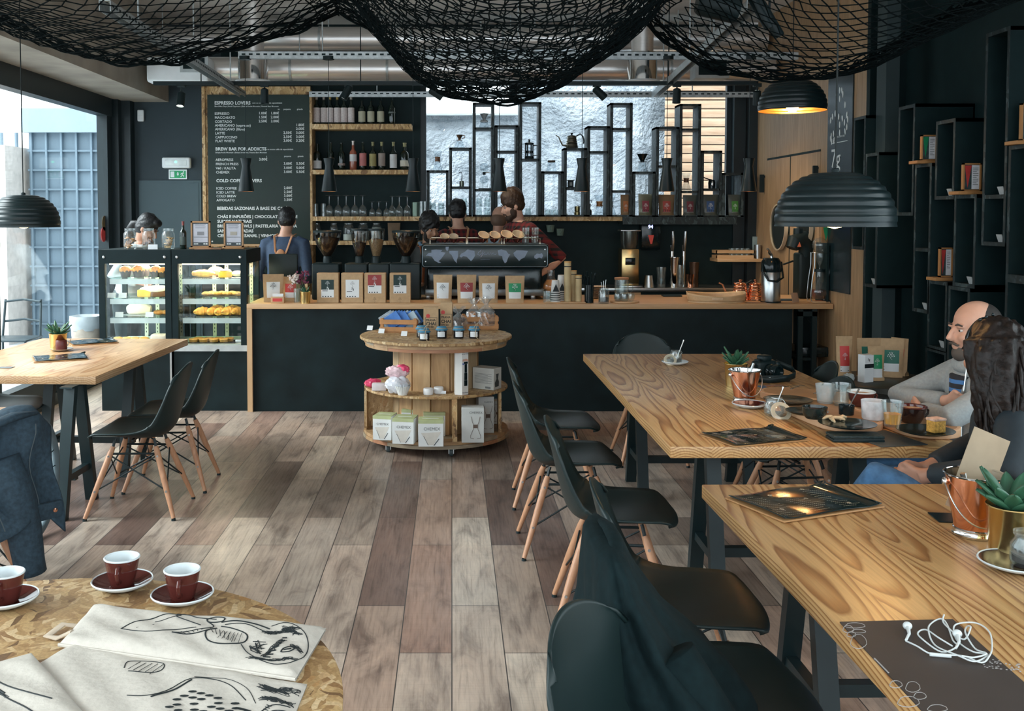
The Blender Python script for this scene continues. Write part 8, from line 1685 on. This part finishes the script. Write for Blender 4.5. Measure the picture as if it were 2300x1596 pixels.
def hand(m, w, d, side, curl=.5, s=1.):
 """palm, four unequal bent fingers and a thumb; w wrist, d direction, side towards the thumb"""
 d = d.normalized(); side = (side-d*side.dot(d)).normalized(); dn = d.cross(side).normalized()
 for i, q in enumerate((-.026, -.009, .009, .025)): m.tube([w-d*.01+side*q*.6, w+d*.05*s+side*q, w+d*.088*s+side*q*1.05], [.015, .0145, .012], 8)
 for i, (q, L) in enumerate(((.026, .070), (.009, .078), (-.009, .073), (-.026, .056))):
  a = w+d*.085*s+side*q*1.05; b = a+(d*math.cos(curl*.7)+dn*math.sin(curl*.7))*L*.45*s; c = b+(d*math.cos(curl*1.7)+dn*math.sin(curl*1.7))*L*.32*s; e = c+(d*math.cos(curl*2.5)+dn*math.sin(curl*2.5))*L*.25*s
  m.tube([a, b, c, e], [.0095, .009, .008, .0065], 8)
 a = w+d*.025+side*.030; m.tube([w+d*.01+side*.012, a, a+(d*.7+side*.6)*.036, a+(d*.95+side*.25+dn*.2)*.062], [.014, .013, .0105, .008], 8)
def person(label, loc, rz, H, sk, shirt, hd, arms, legs=None, trousers=None, lean=0., sw=.195, vox=.009, sleeve=1., group=None, hoff=(0, 0), hip=None, collar=None, belly=0, dep=.10):
 """built facing -Y; hd = (yaw, pitch, roll of the head); arms = per side [elbow, wrist]; returns empty and head frame"""
 t = thing('person', label, 'person', loc, rz, group); sh = hip if hip is not None else H*.53; L = H*.83-H*.53; top = sh+L
 ly = lambda z: -lean*max(0, (z-sh))/L
 body = MB(); tr = [((0, ly(sh-.04), sh-.04), .155, .11), ((0, ly(sh+.10), sh+.10), .145, .100+belly), ((0, ly(sh+.22), sh+.22), .150, .105+belly), ((0, ly(sh+.36), sh+.36), .168, .112), ((0, ly(top-.07), top-.07), sw*.93, .10), ((0, ly(top-.02), top-.02), sw*.72, .075), ((0, ly(top+.03), top+.03), .075, .06)]
 loft(body, [(c, a*.93, b*.93) for c, a, b in tr])
 hc = Vector((hoff[0], ly(top)-.025-lean*.25+hoff[1], top+.158)); X = Matrix.Translation(hc) @ Matrix.Rotation(hd[0], 4, 'Z') @ Matrix.Rotation(hd[1], 4, 'X') @ Matrix.Rotation(hd[2], 4, 'Y')
 head(body, X); body.tube([Vector((0, ly(top)+.01, top-.03)), Vector((0, ly(top), top+.04)), X @ Vector((0, .02, -.07)), X @ Vector((0, .01, -.03))], [.066, .056, .054, .06], 14)
 cl = MB(); loft(cl, [(c, a+.010, b+.012) for c, a, b in tr[:-1]]+[((0, ly(top+.012), top+.014), .085, .068)])
 for s, (el, wr, th) in zip((-1, 1), arms):
  S = Vector((s*(sw-.025), ly(top-.05)+.005, top-.055)); el = Vector(el); wr = Vector(wr)
  body.tube([S-Vector((s*.05, 0, -.01)), S, S.lerp(el, .5), el, el.lerp(wr, .35), wr], [.045, .050, .044, .037, .036, .026], 12)
  hand(body, wr, wr-el, Vector(th), .55)
  e = el.lerp(wr, (sleeve-.5)*1.85) if sleeve > .5 else S.lerp(el, sleeve*2)
  p = [S-Vector((s*.07, 0, -.02)), S]+([S.lerp(el, .5), el, el.lerp(wr, .3), e] if sleeve > .65 else [S.lerp(el, .5), e]); r = [.062, .066, .057, .052, .049, .042] if sleeve > .65 else [.062, .066, .058, .055]
  cl.tube(p, r[:len(p)], 14)
 if legs:
  tm = MB()
  for s, (kn, an, toe) in zip((-1, 1), legs):
   h_ = Vector((s*.085, 0, sh)); kn = Vector(kn); an = Vector(an); toe = Vector(toe)
   body.tube([h_, h_.lerp(kn, .5), kn, kn.lerp(an, .35), an], [.07, .065, .05, .048, .035], 12); body.tube([an, an.lerp(toe, .5)+Vector((0, 0, -.02)), toe], [.035, .036, .03], 10)
   tm.tube([h_+Vector((-s*.03, .02, .05)), h_, h_.lerp(kn, .5), kn, kn.lerp(an, .4), an+Vector((0, 0, .02))], [.08, .093, .084, .069, .064, .057], 14)
   f = MB().tube([an+Vector((0, 0, -.01)), an+Vector((0, 0, -.045)), an.lerp(toe, .6)+Vector((0, 0, -.035)), toe+Vector((0, 0, -.01))], [.048, .05, .045, .035], 12); f.build('shoe', BLK2, t, smooth=180)
  melt(tm, 'trousers', trousers, t, .012)
 melt(body, 'body', sk, t, vox); melt(cl, 'shirt', shirt, t, .010, 10)
 return t, X, (top, ly)
def plaid(name, c1, c2, k=14):
 m, nt, b = nodes(name); v = N(nt, 'SeparateXYZ'); nt.links.new(coords(nt, (k, k, k)), v.inputs[0]); st = [mathn(nt, 'GREATER_THAN', mathn(nt, 'FRACT', v.outputs[i]), .5) for i in (0, 2)]
 nt.links.new(ramp(nt, mathn(nt, 'MULTIPLY', mathn(nt, 'ADD', *st), .5), [(0, c1), (.5, tuple((a*.45+q*.55) for a, q in zip(c1, c2))), (1, c2)], 'LINEAR'), b.inputs['Base Color']); b.inputs['Roughness'].default_value = .85; return m
PLAID = plaid('red_black_plaid', (.010, .011, .013), (.17, .014, .015), 20)
SK1 = skinmat('skin_tan', (.40, .20, .13)); SK2 = skinmat('skin_light', (.55, .31, .22)); SK3 = skinmat('skin_olive', (.36, .19, .115))
HBL = M('black_hair', (.008, .008, .009), .45, var=.5, sc_=70, bmp=.4, spec=.5); HBR = M('brown_hair', (.040, .019, .009), .55, var=.5, sc_=70, bmp=.4); DENIM = M('dark_denim_shirt', (.035, .062, .115), .8, var=.15, sc_=50); JEAN = M('blue_jeans', (.055, .14, .27), .85, var=.25, sc_=30, bmp=.2); WHT = M('white_shirt', (.66, .70, .71), .8, var=.05); BLT = M('light_blue_shirt', (.34, .46, .56), .85, var=.08); STRAP = M('tan_leather_strap', (.40, .19, .09), .6); GREYS = M('dark_grey_shirt', (.075, .09, .095), .85)
LEGS = [((-.10, -.02, .48), (-.11, .03, .09), (-.12, -.13, .04)), ((.10, -.02, .48), (.11, .03, .09), (.12, -.13, .04))]
def apron_back(t, tp, patch=True):
 top, ly = tp; k = MB()
 def by(x, z): return ly(z)+.122-.5*x*x*(1 if z < top-.05 else 2)
 for s in (-1, 1): k.tube([(s*.09, ly(top)-.04, top+.035), (s*.085, .075+ly(top), top+.015), (s*.055, by(.05, top-.10)+.004, top-.12), (0, by(0, top-.24)+.006, top-.24), (-s*.10, by(.1, top-.42)+.004, top-.44)], .011, 8, flat=.35)
 k.build('apron_strap', STRAP, t)
 if patch: MB().ell((0, by(0, top-.16)+.004, top-.155), (.042, .007, .052), 16, 10).build('apron_patch', STRAP, t)
SG = 'staff behind the bar'
rel = lambda x, y, z: (x, y, z)
dn = lambda s, e=(.25, .0, 1.06), w=(.20, -.24, 1.0): ((s*e[0], e[1], e[2]), (s*w[0], w[1], w[2]), (-s, 0, .2))
t, X, tp = person('person with dark tied-back hair in a white shirt, bowed behind the pastry cases', (kx(281, 9.45), 9.45, 0), math.radians(80), 1.615, SK1, WHT, (.1, .55, 0), [dn(-1), dn(1)], LEGS, BLK2, lean=.16, sw=.175, group=SG)
hair_cap(X, HBL, t, 1.05, .05, .012, .05, 3); face_parts(X, t); m = MB(); m.tube([X @ Vector(p) for p in ((0, .10, .0), (0, .135, -.03), (0, .14, -.09), (.01, .12, -.15))], [.03, .04, .034, .012], 12); m.build('ponytail', HBL, t)
t, X, tp = person('person in a dark denim shirt and leather apron straps, back turned before the menu', (kx(634, 9.42), 9.42, 0), math.radians(172), 1.70, SK2, DENIM, (.25, .28, 0), [dn(-1), dn(1)], LEGS, BLK2, lean=.10, sw=.205, group=SG)
hair_cap(X, HBL, t, .9, .04, .004, .03, 5); apron_back(t, tp)
t, X, tp = person('bearded person with curly black hair, looking down by the espresso machine', (kx(957, 9.45), 9.45, 0), math.radians(22), 1.60, SK3, GREYS, (.12, .12, 0), [dn(-1), dn(1)], LEGS, BLK2, lean=.06, sw=.20, group=SG)
hair_cap(X, HBL, t, .9, .030, .038, .10, 8, fr=22); face_parts(X, t); beard(X, M('short_beard', (.014, .011, .010), .8), t, .8); k = MB(); top, ly = tp
for s in (-1, 1): k.tube([(s*.10, .06, top+.01), (s*.10, -.06+ly(top), top+.005), (s*.085, -.128+ly(top-.15), top-.13), (s*.09, -.13+ly(top-.3), top-.35)], .013, 8, flat=.35)
k.build('apron_strap', M('denim_orange_strap', (.36, .12, .05), .7), t)
MB().tube([(.085*math.cos(a), ly(top)+.075*math.sin(a), top+.035-.02*(math.sin(a) < 0)) for a in [i*pi/10 for i in range(20)]], .016, 8, closed=True).build('collar', M('denim_collar', (.12, .2, .28), .8), t)
t, X, tp = person('person in red plaid with a leather back patch, back turned, among the staff', (kx(1032, 9.75), 9.75, 0), math.radians(190), 1.78, SK2, PLAID, (-.18, .22, 0), [dn(-1), dn(1)], LEGS, BLK2, lean=.06, sw=.205, group=SG)
hair_cap(X, HBL, t, .75, .05, .016, .05, 9); apron_back(t, tp); beard(X, HBL, t, .8)
t, X, tp = person('balding person in pale blue, half hidden by the bearded barista', (kx(1114, 9.79), 9.79, 0), math.radians(150), 1.72, SK2, BLT, (.1, .30, 0), [dn(-1), dn(1)], LEGS, BLK2, lean=.05, sw=.20, group=SG)
m = MB(); m.ell((0, .040, -.025), (.0800, .078, .070), 22, 14, X); melt(m, 'hair', M('shaved_hair', (.16, .10, .07), .7), t, .006, 2); apron_back(t, tp)
t, X, tp = person('bearded person in a red plaid shirt looking down to the left over the espresso machine', (kx(1192, 9.40), 9.40, 0), math.radians(-62), 1.87, SK2, PLAID, (-.32, .30, 0), [((-.27, -.10, 1.12), (-.16, -.33, 1.03), (1, 0, .2)), ((.30, .16, 1.22), (.27, -.12, 1.06), (-1, 0, .2))], LEGS, BLK2, lean=.14, sw=.205, sleeve=.50, group=SG)
hair_cap(X, HBR, t, .85, .036, .032, .06, 12); face_parts(X, t, (.06, .03, .015)); beard(X, M('brown_beard', (.035, .017, .009), .7), t, 1.15); top, ly = tp
k = MB()
for s in (-1, 1): k.tube([(s*.09, .10+ly(top), top-.08), (s*.095, .0+ly(top), top+.018), (s*.085, -.10+ly(top), top-.06), (s*.07, -.13+ly(top-.2), top-.2)], .012, 8, flat=.35)
k.build('apron_strap', M('dark_leather_strap', (.10, .06, .035), .6), t)
# ---- the couple at the long table
HOOD = M('grey_marl_hoodie', (.30, .325, .33), .9, var=.10, sc_=90); STRIPE, nt, b = nodes('blue_black_stripes'); v = N(nt, 'SeparateXYZ'); nt.links.new(coords(nt), v.inputs[0])
nt.links.new(ramp(nt, mathn(nt, 'FRACT', mathn(nt, 'MULTIPLY', v.outputs[2], 26)), [(0, (.02, .022, .03)), (.5, (.02, .022, .03)), (.55, (.06, .18, .42)), (1, (.06, .18, .42))], 'CONSTANT'), b.inputs['Base Color']); b.inputs['Roughness'].default_value = .9
SL = [((-.11, -.46, .50), (-.12, -.40, .10), (-.13, -.56, .04)), ((.11, -.48, .52), (.10, -.50, .10), (.10, -.67, .04))]
t, X, tp = person('bearded balding person in a grey hoodie, arms folded, seated at the long table', (2.30, 4.30, 0), math.radians(-86), 1.66, SK2, HOOD, (0, .06, 0), [((-.25, -.26, .80), (.02, -.17, .83), (0, -.4, 1)), ((.25, -.31, .80), (-.01, -.27, .785), (0, -.3, 1))], SL, JEAN, lean=.02, sw=.205, sleeve=1.0, hip=.48, belly=.03, vox=.006)
m = MB(); m.ell((0, .030, .034), (.0815, .086, .082), 24, 16, X)
for s in (-1, 1): m.ell((s*.066, .0, .01), (.016, .035, .045), 12, 8, X)
melt(m, 'hair', M('short_dark_hair', (.028, .024, .022), .7), t, .006, 2); face_parts(X, t, (.05, .04, .035)); beard(X, M('grey_brown_beard', (.075, .062, .052), .8), t, 1.1); top, ly = tp
m = MB(); loft(m, [((0, -.020, z), .088, .128) for z in (.52, .60, .66, .74, .84, .94)]); m.build('striped_top', STRIPE, t, smooth=180)
MB().tube([(.105*math.cos(a), .02+ly(top)+.095*math.sin(a), top+.02+.02*math.sin(a)) for a in [i*pi/10 for i in range(20)]], .034, 10, closed=True).build('hood', HOOD, t, smooth=180)
k = MB().tube([(.06, -.115, .98), (.075, -.145, .80), (.085, -.15, .60)], .004, 6); k.build('zip', STEEL, t)
NAVY = M('dark_navy_jacket', (.012, .020, .026), .75, var=.15, sc_=40); HLW = M('long_dark_hair', (.013, .0085, .007), .42, var=.6, sc_=60, bmp=.3, spec=.3)
SL2 = [((-.10, -.46, .50), (-.11, -.40, .10), (-.12, -.56, .04)), ((.02, -.47, .665), (-.14, -.58, .36), (-.15, -.72, .30))]
t, X, tp = person('person with long wavy dark hair in a navy jacket, seated with hands clasped, back turned', (1.985, 3.47, 0), math.radians(-112), 1.66, SK1, NAVY, (-.85, .12, 0), [((-.27, -.02, .82), (-.04, -.30, .70), (0, -.3, 1)), ((.27, -.06, .80), (.06, -.31, .70), (0, -.3, 1))], SL2, JEAN, lean=.05, sw=.19, sleeve=.97, hip=.48, vox=.0055)
m = MB(); fnw = lambda d: 1+.05*math.sin(d.x*13+d.z*9)+.04*math.sin(d.y*17-d.z*7)
m.ell((0, .018, .045), (.088, .108, .092), 30, 20, X, fn=fnw).ell((0, .07, -.06), (.098, .075, .13), 28, 18, X, fn=fnw)
rr = random.Random(3)
for i in range(34):
 a = -2.25+4.5*i/33+pi/2; x, y = .088*math.cos(a), .03+.088*math.sin(a); L = rr.uniform(.26, .34); p = []
 for j in range(7): q = j/6; p.append(X @ Vector((x*(1+.28*math.sin(q*2.6))+.012*math.sin(q*9+i), y+.035*math.sin(q*2.2)+.010*math.cos(q*8+i*2), .06-L*q-.03*q)))
 m.tube(p, [.020, .024, .024, .022, .020, .015, .006], 8)
melt(m, 'hair', HLW, t, .006, 2); face_parts(X, t)
k = MB()
for i in range(26):
 a = -2.2+4.4*i/25+pi/2; x, y = .097*math.cos(a), .035+.097*math.sin(a); k.tube([X @ Vector((x*(1+.3*math.sin(q*2.6))+.014*math.sin(q*9+i*1.7), y+.04*math.sin(q*2.2)+.012*math.cos(q*8+i),   .05-.36*q)) for q in [j/9 for j in range(10)]], [.006]*9+[.002], 6)
k.build('hair_strands', HLW, t, smooth=180); top, ly = tp
k = MB()
for i in range(5): k.ell(X @ Vector((-.06+.03*i, .01, .143-.008*abs(i-2))), .006, 10, 6)
k.tube([X @ Vector((.086*math.cos(a), -.03+.01*math.sin(a), .045+.088*math.sin(a))) for a in [pi*i/16 for i in range(17)]], .0035, 8); k.build('hairband', BLKG, t)
MB().tube([(.115*math.cos(a), .035+ly(top)+.10*math.sin(a), top+.015-.02*math.sin(a)) for a in [i*pi/12 for i in range(24)]], .036, 10, closed=True).build('hood', NAVY, t, smooth=180)
# ==== clothes hung over chairs
COAT = M('black_teal_coat', (.0055, .0145, .0165), .85, var=.2, sc_=50, spec=.15); DEN = M('dark_denim', (.020, .040, .058), .85, var=.3, sc_=60, bmp=.2)
c0 = Vector((.375, 2.405, -.032)); m = MB()
RG_ = [(.880, 0, .02, .0, .0), (.880, 0, .02, .022, .15), (.868, 0, .015, .040, .205), (.80, .012, -.0, .058, .235), (.70, .045, -.025, .10, .27), (.62, .085, -.05, .165, .30), (.52, .11, -.05, .205, .28), (.40, .12, -.05, .215, .275), (.28, .10, -.04, .20, .26), (.20, .09, -.04, .19, .25)]
def coat(u, v):
 q = v*(len(RG_)-1); i = min(int(q), len(RG_)-2); f = q-i; z, x, y, a, b = [p+(r-p)*f for p, r in zip(RG_[i], RG_[i+1])]; t = 2*pi*u; k = 1+(.09*math.sin(t*5+v*3)+.05*math.sin(t*11-v*5))*min(1, v*2.2)
 return (x+a*math.cos(t)*k, y+b*math.sin(t)*k, z+.012*math.sin(t*3)*v)
m.grid(coat, 90, 34, closeu=True); t = thing('coat', 'dark coat draped over the back of a shell chair, front right', 'coat', c0); m.build('cloth', COAT, t, smooth=180, sol=.006)
MB().tube([(.005, -.13, .868), (.015, -.05, .886), (.015, .06, .886), (.005, .15, .872)], [.014, .018, .018, .014], 10, flat=.6).build('collar', COAT, t)
MB().tube([(.10, -.26, .70), (.18, -.30, .56), (.24, -.29, .42), (.26, -.25, .30)], [.06, .068, .06, .048], 14).build('sleeve', COAT, t, smooth=180)
k = MB(); k.tube([Vector(coat(.72+.03*math.sin(v*2), v)) for v in [.3+.05*i for i in range(13)]], .003, 6); k.build('seam', COAT, t)
ya, t = 3.95, thing('denim_jacket', 'dark denim jacket hung over a chair back at the left edge', 'jacket', (-1.845, 3.92, -.03), math.radians(-40)); m = MB()
def jk(u, v):
 y = -.24+.48*u; s = v*1.35-.42; ez = .86-.13*(1-u)**1.5-.10*max(0, u-.86)*5+.014*math.sin(u*11)
 if s < 0: x, z = -.055+s*.15, ez+s*.9
 elif s < .12: a = s/.12*pi; x, z = -.055*math.cos(a), ez+.03*math.sin(a)
 else: q = s-.12; x, z = .055+q*.10, ez-q*.40/.81
 w = min(1, abs(s)*4); return (x+.022*math.sin(u*15+v*5)*w+.018*math.sin(u*7-v*9)*w, y*(1+.12*max(0, v-.4))+.012*math.sin(v*13+u*3), z+.02*math.sin(u*8+2)*max(0, v-.6))
m.grid(jk, 50, 44); m.build('cloth', DEN, t, smooth=180, sol=.008)
MB().tube([(.05, -.18, .78), (.075, -.06, .825), (.07, .08, .86), (.06, .18, .86)], [.02, .036, .036, .02], 12, flat=.5).build('collar', DEN, t, smooth=180)
MB().tube([(.07, .03, .70), (.10, .06, .56), (.10, .10, .42), (.10, .12, .27), (.10, .125, .23)], [.07, .078, .068, .060, .062], 16).build('sleeve', DEN, t, smooth=180)
MB().rbox(.10, .125, .06, .255, .43, .50, .008).build('cuff_band', DEN, t); MB().lathe([(.009, 0), (.009, .004), (0, .006)], 14, T(.125, .22, .465) @ Matrix.Rotation(pi/2, 4, 'Y')).build('button', COPPER, t)
k = MB()
for u in (.2, .5, .8): k.tube([Vector(jk(u+.02*math.sin(v*6), v))+Vector((.006, 0, 0)) for v in [.45+.05*i for i in range(11)]], .0022, 5)
k.build('stitching', M('denim_seam', (.07, .09, .10), .8), t)
t = thing('spoked_wheel', 'grey spoked wheel half hidden behind the denim jacket', 'wheel', (-2.085, 4.93, .315), math.radians(90)); q = Matrix.Rotation(pi/2, 4, 'X')
MB().tube([q @ Vector((.295*math.cos(a), .295*math.sin(a), 0)) for a in [i*pi/24 for i in range(48)]], .019, 12, closed=True).build('tyre', M('grey_tyre', (.10, .14, .16), .5), t); m = MB()
for i in range(20): a = i*pi/10; m.tube([q @ Vector((.02*math.cos(a+.5), .02*math.sin(a+.5), .015*(-1)**i)), q @ Vector((.28*math.cos(a), .28*math.sin(a), 0))], .003, 5)
m.tube([q @ Vector((0, 0, -.03)), q @ Vector((0, 0, .03))], .022, 12); m.build('spokes', BLK2, t)
